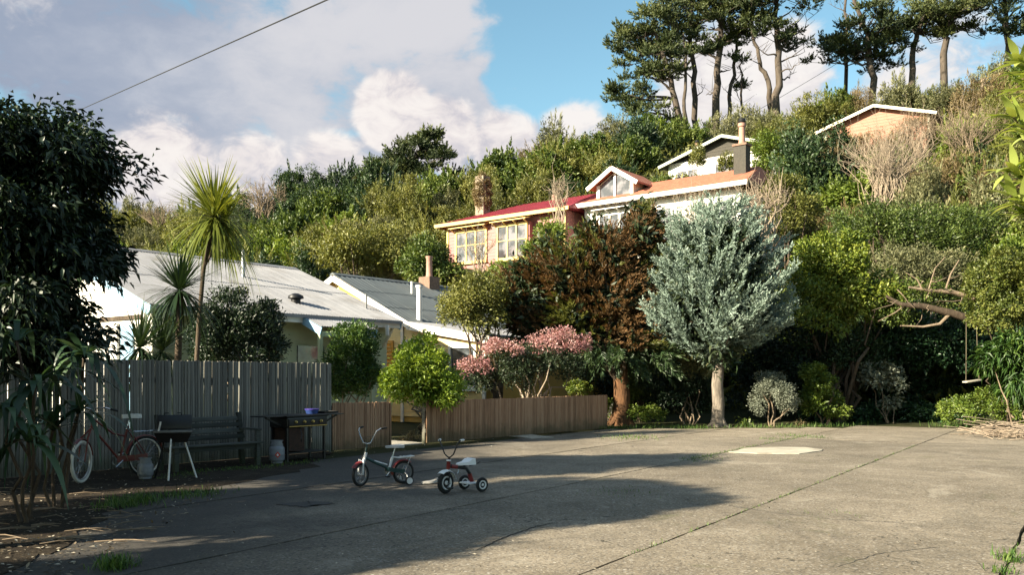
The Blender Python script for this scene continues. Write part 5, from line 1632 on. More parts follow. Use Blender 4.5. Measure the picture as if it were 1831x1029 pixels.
# --- big dark tree at the left edge and its neighbours outside the picture, some added
BIG = [(-70, 330, 140, 140), (30, 262, 85, 66), (90, 240, 40, 32), (120, 300, 44, 42), (155, 290, 26, 20), (176, 276, 16, 11), (20, 420, 140, 86), (95, 430, 54, 42), (150, 462, 30, 26), (180, 474, 18, 18), (75, 380, 62, 42), (140, 395, 24, 16), (10, 550, 84, 66), (90, 545, 36, 32), (120, 540, 24, 20), (75, 600, 38, 28), (35, 625, 56, 34), (125, 615, 34, 24), (-190, 400, 150, 190), (-40, 500, 110, 100)]
def big_tree():
    base = Vector((-7.6, 11.7, 0))
    t = empty('broadleaf_tree', base, 0, 'large dark broadleaf tree overhanging the tall fence', 'tree')
    C = []
    for e in BIG:
        C.append(ell(e[0], e[1], e[2], e[3], 11.6, max(6, int(e[2] * e[3] / 120)), dd=1.2, fill=0.2, zmin=-1))
    C = np.concatenate(C)
    geo = clumps(C, 0.27 * (0.7 + 0.6 * rng.random(len(C))), 80, 0.125, 0.05, up=-0.15, hang=0.15, out=0.75, droop=0.3, centre=(-7.6, 11.7, 2.6), inner=0.25)
    foliage_obj('crown', geo, M['leaf_big_tree'], t, base, 'stuff')
    mb = MB()
    mb.tube(wiggle((0, 0, -0.1), (0.15, 0.1, 1.9), 4, 0.05), [0.17, 0.15, 0.14, 0.13, 0.12], 10)
    mb.build('trunk', M['bark_brown'], t)
    mb = MB()
    for i in rng.choice(len(C), 26, replace=False):
        tg = Vector(C[i]) - base
        s = Vector((0.1, 0.08, 1.3 + 0.6 * rng.random()))
        mb.tube(wiggle(s, tg, 5, 0.08), [0.07, 0.055, 0.045, 0.035, 0.025, 0.012], 6)
    mb.build('limbs', M['bark_brown'], t)
    return t
tree0 = big_tree()
for loc, rz, sc, lab in [((-7.0, 6.7, 0), 2.1, 0.95, 'dark broadleaf tree just outside the left edge of the yard'),
                         ((-8.8, 3.5, 0), 4.0, 0.78, 'dark broadleaf tree standing left of the camera'),
                         ((-13.5, 9.5, 0), 1.2, 1.1, 'dark broadleaf tree behind the large one by the fence'),
                         ((-5.0, -11.0, 0), 0.4, 2.2, 'added tall broadleaf tree blocking sky light behind the camera on the left'),  # from here down: unseen trees added to block sky light
                         ((3.5, -12.0, 0), 2.9, 2.3, 'added tall broadleaf tree blocking sky light straight behind the camera'),
                         ((12.0, -10.0, 0), 5.0, 2.3, 'added tall broadleaf tree blocking sky light behind the camera on the right'),
                         ((19.0, -2.0, 0), 1.0, 2.2, 'added tall broadleaf tree blocking sky light right of the camera'),
                         ((20.0, 8.0, 0), 3.7, 2.0, 'added tall broadleaf tree blocking sky light beyond the right side of the yard')]:
    c = copy_tree(tree0)
    # the crown of the first tree hangs off centre: keep the copy's crown over its own trunk
    c.location = loc; c.rotation_euler = (0, 0, rz); c.scale = (sc, sc, sc); c['label'] = lab

# --- strap leaves in the near left corner, each leaf its own part
def strap_plant():
    for hds, lab in [([(30, 610, 9.8, 12), (62, 690, 9.6, 20), (10, 740, 9.3, 14), (50, 790, 9.2, 16)], 'near clump of broad drooping strap leaves at the left edge'),
                     ([(150, 640, 10.8, 22), (105, 675, 10.6, 16), (140, 740, 10.5, 14), (95, 770, 10.3, 16)], 'clump of drooping strap leaves in front of the red bicycle')]:
        hd = P(*hds[1][:3])
        base = Vector((hd.x - 0.1, hd.y + 0.05, 0))
        t = empty('strap_leaf_plant', base, 0, lab, 'plant')
        for hx_, hy_, hd_, n in hds:
            loc = P(hx_, hy_, hd_) - base
            MB().tube(wiggle((loc.x * 0.3, loc.y * 0.3, -0.05), loc, 4, 0.07), [0.022, 0.02, 0.018, 0.017, 0.016], 7).build('stem', M['bark_brown'], t)
            for i in range(n):
                a = rng.random() * 2 * math.pi
                e = -0.1 + 1.25 * rng.random()
                dd_ = np.array([[math.cos(a) * math.cos(e), math.sin(a) * math.cos(e), math.sin(e)]])
                Ln = 0.55 + 0.5 * rng.random()
                dr = 0.35 + 0.95 * rng.random() ** 1.3
                geo = ribbons(np.array([[0, 0, 0.0]]), dd_, Ln, 0.065 + 0.045 * rng.random(), dr, 7, np.array([rng.random()]))
                me = np_mesh('leaf', geo[0], geo[1], M['leaf_strap'], True, geo[2])
                link('leaf', me, t, loc)
strap_plant()

# --- cabbage trees
def cabbage(label, path, heads, m, lw=0.035, trunk_r=0.07, Ln=0.85, n=150, d=19.0, dead=0.0, group=None, hi=1.35):
    pts = [P(x, y, d) for x, y in path]
    base = Vector((pts[0].x, pts[0].y, ground_at(pts[0].x, pts[0].y)))
    t = empty('cabbage_tree', base, 0, label, 'tree', group)
    mb = MB(); mb.tube([Vector((0, 0, -0.1))] + [p - base for p in pts], [trunk_r * 1.15] + [trunk_r * (1 - 0.35 * i / len(pts)) for i in range(len(pts))], 10)
    for hx_, hy_, hl, nn in heads[1:]:
        h = P(hx_, hy_, d) - base
        s = pts[len(pts) // 2] - base
        mb.tube(wiggle(s, h, 3, 0.05), [trunk_r * 0.6, trunk_r * 0.5, trunk_r * 0.45, trunk_r * 0.4], 8)
    mb.build('trunk', M['bark_brown'], t)
    parts = []
    for hx_, hy_, hl, nn in heads:
        h = np.array(P(hx_, hy_, d) - base)
        e = np.sin(rng.uniform(-0.75, hi, nn))
        z = np.clip(e, -0.75, 0.99); a = rng.random(nn) * 2 * math.pi
        c = np.sqrt(1 - z * z)
        dirs = np.stack([c * np.cos(a), c * np.sin(a), z], 1)
        parts.append(ribbons(h, dirs, hl * (0.75 + 0.35 * rng.random(nn)), lw, 0.06 + 0.4 * rng.random(nn) ** 2 + 0.25 * (z < 0), 5, np.clip(0.25 + 0.5 * rng.random(nn) + 0.15 * z, 0, 1)))
    foliage_obj('crown', join(parts), M[m], t, (0, 0, 0), 'stuff')
    return t
cabbage('tall sunlit cabbage tree rising above the corrugated roof', [(352, 640), (357, 560), (364, 480), (378, 420), (384, 392)], [(384, 388, 1.45, 380), (402, 400, 1.0, 80)], 'leaf_cabbage', d=19.2, lw=0.04, trunk_r=0.05)
cabbage('dark cabbage tree with a round spiky head before the corrugated roof', [(318, 650), (320, 590), (321, 530)], [(321, 520, 1.12, 300)], 'leaf_cabbage_dark', d=18.0)
cabbage('low spiky cabbage tree in front of the white gable wall', [(248, 680), (250, 640)], [(250, 622, 1.1, 170)], 'leaf_cabbage_dark', d=17.0, trunk_r=0.06, hi=1.5)
cabbage('low spiky cabbage tree beside the dark round headed one', [(287, 690), (289, 650)], [(290, 628, 1.1, 180)], 'leaf_cabbage_dark', d=17.6, trunk_r=0.06, hi=1.5)
cabbage('small pale cabbage tree on the slope left of the pink house', [(762, 425), (761, 400), (760, 385)], [(760, 383, 0.95, 90)], 'leaf_greygreen', d=60.0, lw=0.08, trunk_r=0.13)

# --- shrubs along the houses
shrub('rounded_bush', 'large dark rounded bush between the cabbage trees and the porch', 'bush', [(425, 580, 78, 62), (420, 625, 82, 56), (465, 605, 42, 56), (380, 615, 42, 50)], 20.4, 'leaf_shaded', 0.085, 0.034, 170, 150, 0.24, up=0.5, dd=0.9)
shrub('rounded_bush', 'upright green bush with sunlit left edge beside the tall fence end', 'bush', [(632, 655, 46, 50), (630, 615, 38, 34), (635, 690, 46, 36)], 22.6, 'leaf_hedge', 0.08, 0.034, 170, 120, 0.20, up=0.4, dd=0.7)
shrub('lime_bush', 'bright lime green bush on a thin leaning stem at the fence opening', 'bush', [(752, 642, 40, 36), (755, 688, 56, 34), (722, 688, 32, 30), (790, 700, 36, 30)], 21.2, 'leaf_lime', 0.10, 0.04, 150, 130, 0.21, base=gp(752, 772) + Vector((0, 0.6, 0)), up=0.15, dd=0.75, stem_m='twig_pale', stem_r=0.035, nstem=6)

for src in [o for o in bpy.data.objects if o.get('label', '').startswith('large dark rounded bush')]:  # unseen bush copies added off the left edge to shade the soil
    for loc, rz, sc, lab in [((-6.3, 5.3, 0), 1.0, 0.9, 'added dark rounded bush shading the soil just outside the left edge near the camera'), ((-7.8, 4.1, 0), 2.6, 0.8, 'added dark rounded bush shading the soil left of the camera'), ((-7.9, 9.3, 0), 0.3, 0.75, 'added dark rounded bush shading the soil outside the left edge under the broadleaf tree'), ((-8.4, 7.7, 0), 4.3, 0.8, 'added dark rounded bush shading the soil between the two broadleaf trees on the left')]:
        c = copy_tree(src)
        c.location = loc; c.rotation_euler = (0, 0, rz); c.scale = (sc, sc, sc); c['label'] = lab

def pink_bush():
    d = 25.6
    E = [(905, 655, 55, 34), (985, 645, 60, 34), (860, 670, 32, 24), (940, 640, 60, 30)]
    t = shrub('flowering_shrub', 'wide dark shrub topped with pink blossom behind the low brown fence', 'shrub', [(e[0], e[1] + 10, e[2], e[3]) for e in E], d, 'leaf_pink_bush', 0.09, 0.035, 90, 110, 0.22, dd=0.9, stem_m='twig_pale', stem_r=0.05, nstem=16, base=Vector((0.55, d, 0)))
    base = t.location
    C = np.concatenate([ell(930, 628, 75, 20, d - 0.2, 30, 0.9, 0.7, -0.1), ell(1000, 616, 58, 22, d - 0.2, 46, 0.8, 0.6, -0.2), ell(850, 662, 26, 22, d - 0.5, 24, 0.4, 0.6, -0.3), ell(900, 632, 50, 20, d - 0.6, 16, 0.5, 0.7, 0.0), ell(1030, 628, 24, 12, d, 14, 0.4, 0.7, 0)])
    geo = clumps(C, 0.10 + 0.12 * rng.random(len(C)), 46, 0.065, 0.035, up=0.4, centre=(base[0], base[1], 1.2))
    foliage_obj('blossom', geo, M['petal_pink'], t, base, 'stuff')
pink_bush()

shrub('small_tree', 'small olive green tree leaning over the yellow house roof', 'tree', [(840, 540, 48, 42), (862, 572, 34, 28), (820, 552, 32, 28), (868, 528, 34, 34)], 27.6, 'leaf_olive', 0.10, 0.045, 120, 120, 0.3, base=P(905, 700, 28.5) * 1.0 - Vector((0, 0, P(905, 700, 28.5).z)), stem_m='bark_brown', stem_r=0.07, nstem=9, dd=1.0)
shrub('golden_shrub', 'small yellow green shrub peeping over the end of the low fence', 'shrub', [(1032, 697, 20, 15)], 28.0, 'leaf_gold', 0.07, 0.03, 80, 20, 0.12, nstem=3)

# --- conifers
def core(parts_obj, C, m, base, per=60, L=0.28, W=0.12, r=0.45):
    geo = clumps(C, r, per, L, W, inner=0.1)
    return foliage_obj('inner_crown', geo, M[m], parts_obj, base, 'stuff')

def blue_conifer():
    d = 27.7
    base = gp(1284, 764.5)
    t = empty('blue_conifer', base, 0, 'rounded blue green conifer on a bare pale trunk at the back of the yard', 'tree')
    tr = MB()
    tr.tube([(0.0, 0, -0.05), (-0.02, 0, 0.25), (0.02, 0.02, 0.7), (-0.03, 0.0, 1.3), (0.03, 0.02, 2.0), (0.05, 0.05, 3.5), (0.05, 0, 6.0)], [0.27, 0.20, 0.185, 0.175, 0.17, 0.13, 0.05], 14)
    for a in range(6):
        an = a * 1.05 + 0.3
        tr.tube([(0.1 * math.cos(an), 0.1 * math.sin(an), 0.3), (0.22 * math.cos(an), 0.2 * math.sin(an), 0.08), (0.4 * math.cos(an), 0.34 * math.sin(an), -0.03)], [0.09, 0.07, 0.03], 7)
    tr.build('trunk', M['bark_grey'], t)
    zy = [342, 352, 380, 430, 480, 540, 580, 612, 640, 655]
    rl = [14, 52, 80, 100, 116, 138, 142, 100, 36, 8]
    rrr = [14, 50, 88, 116, 132, 138, 122, 64, 26, 8]
    n = 430
    yv = rng.uniform(345, 650, n * 2)
    keep = rng.random(n * 2) < np.interp(yv, zy, np.array(rl) + np.array(rrr)) / 270
    yv = yv[keep][:n]; n = len(yv)
    a = rng.random(n) * 2 * math.pi
    ca, sa = np.cos(a), np.sin(a)
    rad = np.where(ca < 0, np.interp(yv, zy, rl), np.interp(yv, zy, rrr)) / F * d
    lump = 1 + 0.10 * np.sin(a * 5 + yv * 0.05) + 0.10 * rng.normal(size=n)
    q = (0.80 + 0.18 * rng.random(n)) * lump
    z = CH + (HY - yv) / F * d
    cx = (1284 - CX) / F * d
    tips = np.stack([cx + ca * rad * q, d + sa * rad * q * 0.9, z], 1)
    low = np.clip((yv - 540) / 100, 0, 1)
    bax = unit(np.stack([ca, sa, 0.85 - 1.1 * low], 1) + rng.normal(size=(n, 3)) * 0.2 + np.array([0.15, 0, 0.1]))
    bl = 0.85 + 0.55 * rng.random(n)
    # side twigs along every branch, flattened like a feather
    K = 22
    ix = np.repeat(np.arange(n), K)
    tt = np.tile((np.arange(K) + 0.5) / K, n)
    sgn = np.where(np.tile(np.arange(K), n) % 2 == 0, 1.0, -1.0)
    sd = unit(np.cross(bax, np.array([0, 0, 1.0])) + 0.5 * rng.normal(size=(n, 3)))
    B = tips[ix] - bax[ix] * ((1 - tt) * bl[ix])[:, None]
    A = unit(bax[ix] * 0.8 + sd[ix] * (sgn * (0.75 - 0.35 * tt))[:, None] + rng.normal(size=(n * K, 3)) * 0.22 + np.array([0, 0, 0.12]))
    Ln = (0.34 - 0.14 * tt) * (0.7 + 0.6 * rng.random(n * K))
    tb = np.clip(0.1 + 0.55 * tt + 0.55 * (rng.random(n)[ix] - 0.45), 0, 1)
    geo = plumes(B, A, Ln, 11, 0.036, 0.5, 0.04, tb, thick=0.42)
    foliage_obj('crown', geo, M['needle_blue'], t, base, 'stuff')
    B = tips
    m2 = rng.choice(n, 190, replace=False)
    C = np.stack([cx + (B[m2, 0] - cx) * 0.5, d + (B[m2, 1] - d) * 0.5, np.minimum(B[m2, 2], 5.6)], 1)
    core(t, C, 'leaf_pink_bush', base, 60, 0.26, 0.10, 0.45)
    lm = MB()
    for i in m2[:40]:
        tg = Vector(B[i]) - base
        s = Vector((0, 0, max(1.7, tg.z - 0.5)))
        lm.tube(wiggle(s, tg, 3, 0.06), [0.05, 0.035, 0.02, 0.01], 5)
    lm.build('limbs', M['bark_brown'], t)
blue_conifer()

def brown_conifer():
    d = 28.8
    base = Vector((P(1112, 760, 28.3).x, 28.6, 0))
    t = empty('brown_conifer', base, 0, 'broad conifer with rust brown and green sprays behind the pink shrub', 'tree')
    E = [(1152, 425, 46, 55), (1152, 385, 18, 24), (1085, 455, 58, 52), (1010, 495, 68, 64), (945, 535, 44, 54), (912, 530, 36, 54), (950, 500, 40, 44), (960, 580, 56, 30), (1100, 530, 100, 64), (1010, 565, 84, 34), (1170, 500, 40, 64), (1120, 588, 82, 28), (1060, 425, 30, 26), (980, 450, 28, 28), (930, 575, 26, 26), (1055, 606, 66, 24), (1140, 618, 60, 20)]
    B = []; ctr = []
    for e in E:
        k = int(e[2] * e[3] / 14)
        c = P(e[0], e[1], d)
        B.append(ell(e[0], e[1], e[2], e[3], d, k, 1.5 if e[2] > 50 else 0.8, 0.55, -0.75))
        ctr.append(np.repeat(np.array(c)[None], len(B[-1]), 0))
    B = np.concatenate(B); ctr = np.concatenate(ctr)
    o = unit(B - ctr); o2 = unit(B - np.array([P(1075, 520, d).x, d + 0.2, 2.6]))
    A = unit(o * 0.5 + o2 * np.array([1.0, 1.0, 0.25]) + rng.normal(size=B.shape) * 0.25 + np.array([0, 0, 0.12]))
    n = len(B)
    Ln = 0.34 + 0.36 * rng.random(n)
    B = B - A * (Ln * 0.6)[:, None]
    patch = np.sin(B[:, 0] * 2.1 + 1.0) + np.sin(B[:, 2] * 2.7 + B[:, 0]) + np.sin(B[:, 1] * 2.3) + rng.normal(size=n) * 0.7
    br = patch > -0.25
    tb = rng.random(n)
    foliage_obj('crown', plumes(B[br], A[br], Ln[br], 32, 0.03, 0.7, 0.03, tb[br], 0.32), M['needle_brown'], t, base, 'stuff')
    foliage_obj('green_sprays', plumes(B[~br], A[~br], Ln[~br], 32, 0.03, 0.7, 0.03, tb[~br] * 0.6, 0.32), M['leaf_olive'], t, base, 'stuff')
    low_ = np.concatenate([ell(1075, 622, 60, 20, d, 60, 1.4, 0.4, -1), ell(1150, 632, 50, 22, d, 60, 1.3, 0.4, -1), ell(1010, 600, 50, 18, d, 40, 1.0, 0.4, -1)])
    al_ = unit(low_ - np.array(P(1095, 560, d)) + rng.normal(size=low_.shape) * 0.4 + np.array([0, 0, -0.3]))
    foliage_obj('low_sprays', plumes(low_, al_, 0.5 + 0.4 * rng.random(len(low_)), 46, 0.04, 0.75, -0.05, thick=0.36), M['leaf_dark_bush'], t, base, 'stuff')
    C = np.concatenate([ell(e[0], e[1], e[2] * 0.5, e[3] * 0.5, d, max(4, int(e[2] * e[3] / 160)), 0.7, 0.1, -1) for e in E])
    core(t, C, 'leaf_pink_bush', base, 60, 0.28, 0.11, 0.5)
    tr = MB()
    tr.tube([(0.0, 0, -0.05), (0.0, 0, 0.4), (0.04, 0, 1.0), (-0.02, 0.1, 2.0), (-0.1, 0.1, 4.0)], [0.36, 0.28, 0.26, 0.22, 0.12], 14)
    for a in range(7):
        an = a * 0.9 + 0.2
        tr.tube([(0.16 * math.cos(an), 0.16 * math.sin(an), 0.35), (0.32 * math.cos(an), 0.3 * math.sin(an), 0.1), (0.52 * math.cos(an), 0.48 * math.sin(an), -0.04)], [0.12, 0.09, 0.04], 7)
    tr.build('trunk', M['bark_orange'], t)
    lm = MB()
    for i in rng.choice(n, 40, replace=False):
        tg = Vector(B[i]) - base
        lm.tube(wiggle((0, 0.05, 1.2 + 1.5 * rng.random()), tg, 4, 0.07), [0.08, 0.06, 0.04, 0.025, 0.01], 5)
    lm.build('limbs', M['bark_brown'], t)
brown_conifer()

# --- planting under and beside the conifers
shrub('clipped_bush', 'dark dense bush in the shade between the two conifer trunks', 'bush', [(1205, 705, 58, 46), (1240, 715, 40, 36)], 29.6, 'leaf_shaded', 0.09, 0.04, 140, 90, 0.24, nstem=3)
shrub('understorey_bush', 'leafy green shrub under the brown conifer right of its trunk', 'shrub', [(1160, 650, 40, 30), (1130, 690, 22, 30)], 30.5, 'leaf_mid', 0.12, 0.05, 80, 60, 0.26, nstem=5)
shrub('understorey_bush', 'pale leaved shrub under the blue conifer left of its trunk', 'shrub', [(1222, 648, 26, 14), (1245, 665, 20, 12)], 29.0, 'leaf_greygreen', 0.12, 0.055, 60, 30, 0.2, nstem=5)
shrub('understorey_bush', 'fresh green weeds at the foot of the brown conifer', 'shrub', [(1150, 742, 40, 14), (1080, 735, 16, 24)], 28.6, 'leaf_fresh', 0.09, 0.04, 60, 40, 0.16, nstem=2)
shrub('understorey_bush', 'dark shrub filling the gap behind the brown conifer trunk', 'shrub', [(1080, 650, 60, 60), (1150, 700, 70, 50), (1020, 680, 40, 40)], 33.5, 'leaf_shaded', 0.14, 0.06, 110, 110, 0.36, nstem=4)
shrub('grey_bush', 'round silver grey bush right of the pale trunk', 'bush', [(1383, 715, 40, 42), (1375, 690, 26, 22)], 27.9, 'leaf_silver', 0.06, 0.022, 170, 80, 0.17, up=0.4, nstem=4)
shrub('pale_leaved_shrub', 'upright shrub with pale mottled leaves beside the silver bush', 'shrub', [(1468, 715, 30, 42), (1462, 680, 24, 34), (1490, 735, 22, 22)], 28.6, 'leaf_fresh', 0.11, 0.055, 90, 60, 0.18, nstem=4)
shrub('understorey_bush', 'very dark shrub behind the silver bush', 'shrub', [(1400, 660, 75, 55), (1360, 690, 50, 60), (1440, 640, 60, 70), (1345, 610, 60, 60)], 31.0, 'leaf_shaded', 0.12, 0.05, 120, 170, 0.34, nstem=4)
shrub('gold_leaved_tree', 'tree with golden green leaves right of the blue conifer', 'tree', [(1490, 465, 62, 48), (1520, 520, 72, 60), (1470, 560, 48, 62), (1570, 545, 42, 44), (1450, 500, 40, 55)], 30.0, 'leaf_gold', 0.13, 0.06, 110, 190, 0.30, stem_m='bark_brown', stem_r=0.08, nstem=12, dd=1.2)
shrub('understorey_bush', 'dark green shrub under the golden leaved tree', 'shrub', [(1515, 635, 56, 42), (1560, 650, 40, 40), (1470, 620, 40, 40)], 30.4, 'leaf_dark_bush', 0.11, 0.05, 110, 90, 0.28, nstem=3)
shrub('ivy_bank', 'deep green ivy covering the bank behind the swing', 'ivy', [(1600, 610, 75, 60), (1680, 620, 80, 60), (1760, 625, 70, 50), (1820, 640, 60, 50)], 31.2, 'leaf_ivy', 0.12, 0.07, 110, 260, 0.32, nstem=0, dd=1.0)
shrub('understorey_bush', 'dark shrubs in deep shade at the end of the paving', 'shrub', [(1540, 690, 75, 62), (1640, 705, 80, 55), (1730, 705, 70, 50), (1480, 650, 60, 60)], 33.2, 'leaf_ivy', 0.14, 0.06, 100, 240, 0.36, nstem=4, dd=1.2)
shrub('white_flowered_shrub', 'thin shrub with large pale leaves hanging before the dark bank', 'shrub', [(1575, 672, 34, 24), (1590, 690, 28, 20), (1597, 722, 13, 18)], 29.6, 'leaf_silver', 0.15, 0.07, 40, 34, 0.2, nstem=5, stem_r=0.02)
shrub('golden_bush', 'rounded golden green bush at the right edge above the swing', 'bush', [(1795, 495, 58, 52), (1800, 560, 62, 46), (1850, 520, 50, 70), (1765, 520, 26, 44)], 27.0, 'leaf_ochre', 0.085, 0.045, 170, 190, 0.24, up=0.2, stem_m='bark_brown', nstem=8, dd=1.1)
shrub('understorey_bush', 'long leaved shrub drooping at the right edge below the golden bush', 'shrub', [(1805, 640, 40, 40), (1835, 690, 36, 40)], 26.0, 'leaf_hedge', 0.24, 0.05, 60, 50, 0.26, hang=0.5, droop=0.5, nstem=4)
shrub('understorey_bush', 'low bright weeds climbing the bank at the right edge', 'weeds', [(1740, 735, 60, 20), (1800, 725, 50, 30), (1850, 735, 60, 30)], 27.0, 'leaf_fresh', 0.09, 0.045, 90, 110, 0.2, nstem=0, dd=1.3)

def ferns():
    for px, py, d, n, Ln, m, lab in [(1332, 752, 28.0, 46, 0.95, 'leaf_mid', 'green fern with arching fronds right of the pale trunk'),
                                     (1430, 752, 28.2, 40, 0.7, 'leaf_dry', 'dry straw coloured grass clump beside the pale leaved shrub'),
                                     (733, 778, 22.2, 130, 0.55, 'leaf_dry', 'dry golden grass tussock in the fence opening')]:
        b = P(px, py, d); b.z = 0
        t = empty('grass_tussock' if 'grass' in lab else 'fern', b, 0, lab, 'fern' if 'fern' in lab else 'grass clump')
        e = rng.uniform(0.35, 1.45, n); a = rng.random(n) * 2 * math.pi
        dirs = np.stack([np.cos(a) * np.cos(e), np.sin(a) * np.cos(e), np.sin(e)], 1)
        wd = 0.07 if 'fern' in lab else 0.014
        foliage_obj('blades', ribbons(np.stack([rng.normal(size=n) * 0.12, rng.normal(size=n) * 0.12, np.zeros(n)], 1), dirs, Ln * (0.6 + 0.5 * rng.random(n)), wd, 0.5 + 0.6 * rng.random(n), 5), M[m], t, kind='stuff')
ferns()

def rocks():
    def rock(px, py, s, lab, rx=0.0, lift=0.3):
        p = gp(px, py)
        v = rand_dirs(60)
        import bmesh
        bm = bmesh.new()
        bmesh.ops.create_icosphere(bm, subdivisions=3, radius=1.0)
        ph = rng.random(3) * 6
        for q in bm.verts:
            c = q.co
            k = 1 + 0.16 * math.sin(c.x * 3.1 + ph[0]) + 0.13 * math.sin(c.y * 3.7 + c.z * 2 + ph[1]) + 0.05 * math.sin(c.z * 9 + ph[2])
            q.co = Vector((c.x * s[0] * k, c.y * s[1] * k, c.z * s[2] * k))
        me = bpy.data.meshes.new('rock'); bm.to_mesh(me); bm.free()
        me.materials.append(M['rock'])
        for f in me.polygons: f.use_smooth = True
        o = link('rock', me, None, p + Vector((0, 0, s[2] * lift)), (rx, 0.4, rng.random() * 3))
        tag(o, lab, 'rock')
    rock(1088, 757, (0.16, 0.14, 0.52), 'pale leaning rock left of the orange barked trunk', 0.5, 0.6)
    rock(1147, 748, (0.36, 0.2, 0.14), 'flat grey rock right of the orange barked trunk', 0, 0.8)
    rock(1345, 764, (0.1, 0.08, 0.08), 'small pale stone at the edge of the paving near the fern')
rocks()

def fallen_branch():
    d = 28.6
    t = empty('fallen_tree', P(1760, 580, d) - Vector((0, 0, 0.3)), 0, 'fallen brown tree trunk with dead branches lying across the bank above the swing', 'fallen tree')
    b = t.location
    def q(x, y, e=0.0): return P(x, y, d + e) - b
    MB().tube([q(1800, 590), q(1745, 575), q(1700, 560), q(1650, 548), q(1610, 545), q(1585, 530)], [0.15, 0.14, 0.12, 0.10, 0.075, 0.04], 10).build('trunk', M['bark_brown'], t)
    mb = MB()
    for pts, r in [([q(1745, 535), q(1700, 522), q(1660, 520), q(1625, 514)], 0.09), ([q(1700, 560), q(1680, 580), q(1650, 585), q(1610, 583)], 0.06), ([q(1650, 520), q(1640, 500), q(1620, 488)], 0.03), ([q(1690, 521), q(1700, 490), q(1715, 465)], 0.035), ([q(1660, 520), q(1672, 480), q(1690, 460)], 0.025), ([q(1620, 545), q(1600, 560), q(1570, 575)], 0.03)]:
        mb.tube(pts, [r * (1 - 0.6 * i / (len(pts) - 1)) for i in range(len(pts))], 7)
    for i in range(20):
        s = q(1600 + 130 * rng.random(), 500 + 50 * rng.random(), rng.normal() * 0.3)
        mb.tube(wiggle(s, s + Vector(rng.normal(size=3)) * 0.6, 3, 0.1), [0.016, 0.013, 0.01, 0.006], 4)
    mb.build('branches', M['twig'], t)
fallen_branch()

def bare_shrub(label, base_px, spread_px, height_px, d, n, m='twig_pale', r=0.03, lean=0.0, fine=True, group=None):
    b = P(base_px[0], base_px[1], d)
    t = empty('bare_shrub', b, 0, label, 'shrub', group)
    mb = MB()
    H = height_px / F * d; S = spread_px / F * d
    for i in range(n):
        a = rng.random() * 2 * math.pi
        k = rng.random() ** 0.6
        top = Vector((S * k * math.cos(a) + lean * H, S * 0.6 * k * math.sin(a), H * (0.65 + 0.4 * rng.random()) * (1 - 0.25 * k)))
        s = Vector((rng.normal() * 0.12 * S, rng.normal() * 0.1 * S, -0.3))
        mid = s.lerp(top, 0.5) + Vector((0, 0, H * 0.08)) - Vector((top.x * 0.15, top.y * 0.15, 0))
        pts = [s, s.lerp(mid, 0.5) + Vector(rng.normal(size=3)) * 0.05 * H, mid + Vector(rng.normal(size=3)) * 0.04 * H, mid.lerp(top, 0.55) + Vector(rng.normal(size=3)) * 0.03 * H, top]
        rr = r * (0.6 + 0.6 * rng.random())
        mb.tube(pts, [rr, rr * 0.85, rr * 0.65, rr * 0.45, rr * 0.2], 5, False)
        if fine:
            for j in range(5):
                p = pts[2].lerp(pts[4], rng.random())
                e = p + Vector((rng.normal() * 0.10 * H, rng.normal() * 0.08 * H, abs(rng.normal()) * 0.16 * H))
                mb.tube([p, p.lerp(e, 0.5) + Vector(rng.normal(size=3)) * 0.02 * H, e], [rr * 0.4, rr * 0.3, rr * 0.12], 4, False)
    mb.build('branches', M[m], t)['kind'] = 'stuff'
    return t
bare_shrub('tall bare shrub of pale stems below the orange gabled house', (1585, 372), 100, 160, 45, 120, 'twig_pale', 0.024)
bare_shrub('bare brown shrub near the wooden pole', (1730, 300), 80, 120, 54, 70, 'twig', 0.028)
bare_shrub('tangle of bare stems behind the blue conifer', (1370, 420), 60, 110, 38, 46, 'twig_pale', 0.03, -0.1)
bare_shrub('bare twiggy shrub before the white house windows', (1245, 420), 55, 95, 40, 34, 'twig_pale', 0.022)
bare_shrub('bare twiggy shrub before the pink house wall', (855, 490), 45, 90, 44, 22, 'twig_pale', 0.025, 0.1)
bare_shrub('thin pale bare tree right of the red roof', (1000, 410), 28, 105, 45, 18, 'twig_pale', 0.03)
bare_shrub('leafless brown tree on the far ridge above the cabbage tree', (470, 400), 52, 80, 70, 60, 'twig', 0.05)
bare_shrub('leafless brown tree on the far ridge near the dark broadleaf tree', (290, 420), 50, 55, 68, 50, 'twig', 0.05)

def brush_pile():
    p = gp(1800, 783)
    t = empty('brush_pile', p, 0, 'heap of dry cut sticks at the right edge of the paving', 'brush pile')
    mb = MB()
    for i in range(120):
        a = rng.normal() * 0.5
        c = Vector((rng.normal() * 0.55 + 0.3, rng.normal() * 0.5, 0.03 + abs(rng.normal()) * 0.14))
        L = 0.3 + 0.5 * rng.random()
        dv = Vector((math.cos(a), math.sin(a), rng.normal() * 0.12)) * L
        mb.tube([c - dv, c + Vector(rng.normal(size=3)) * 0.03, c + dv], [0.010, 0.009, 0.005], 4)
    mb.build('sticks', M['twig_pale'], t)['kind'] = 'stuff'
brush_pile()

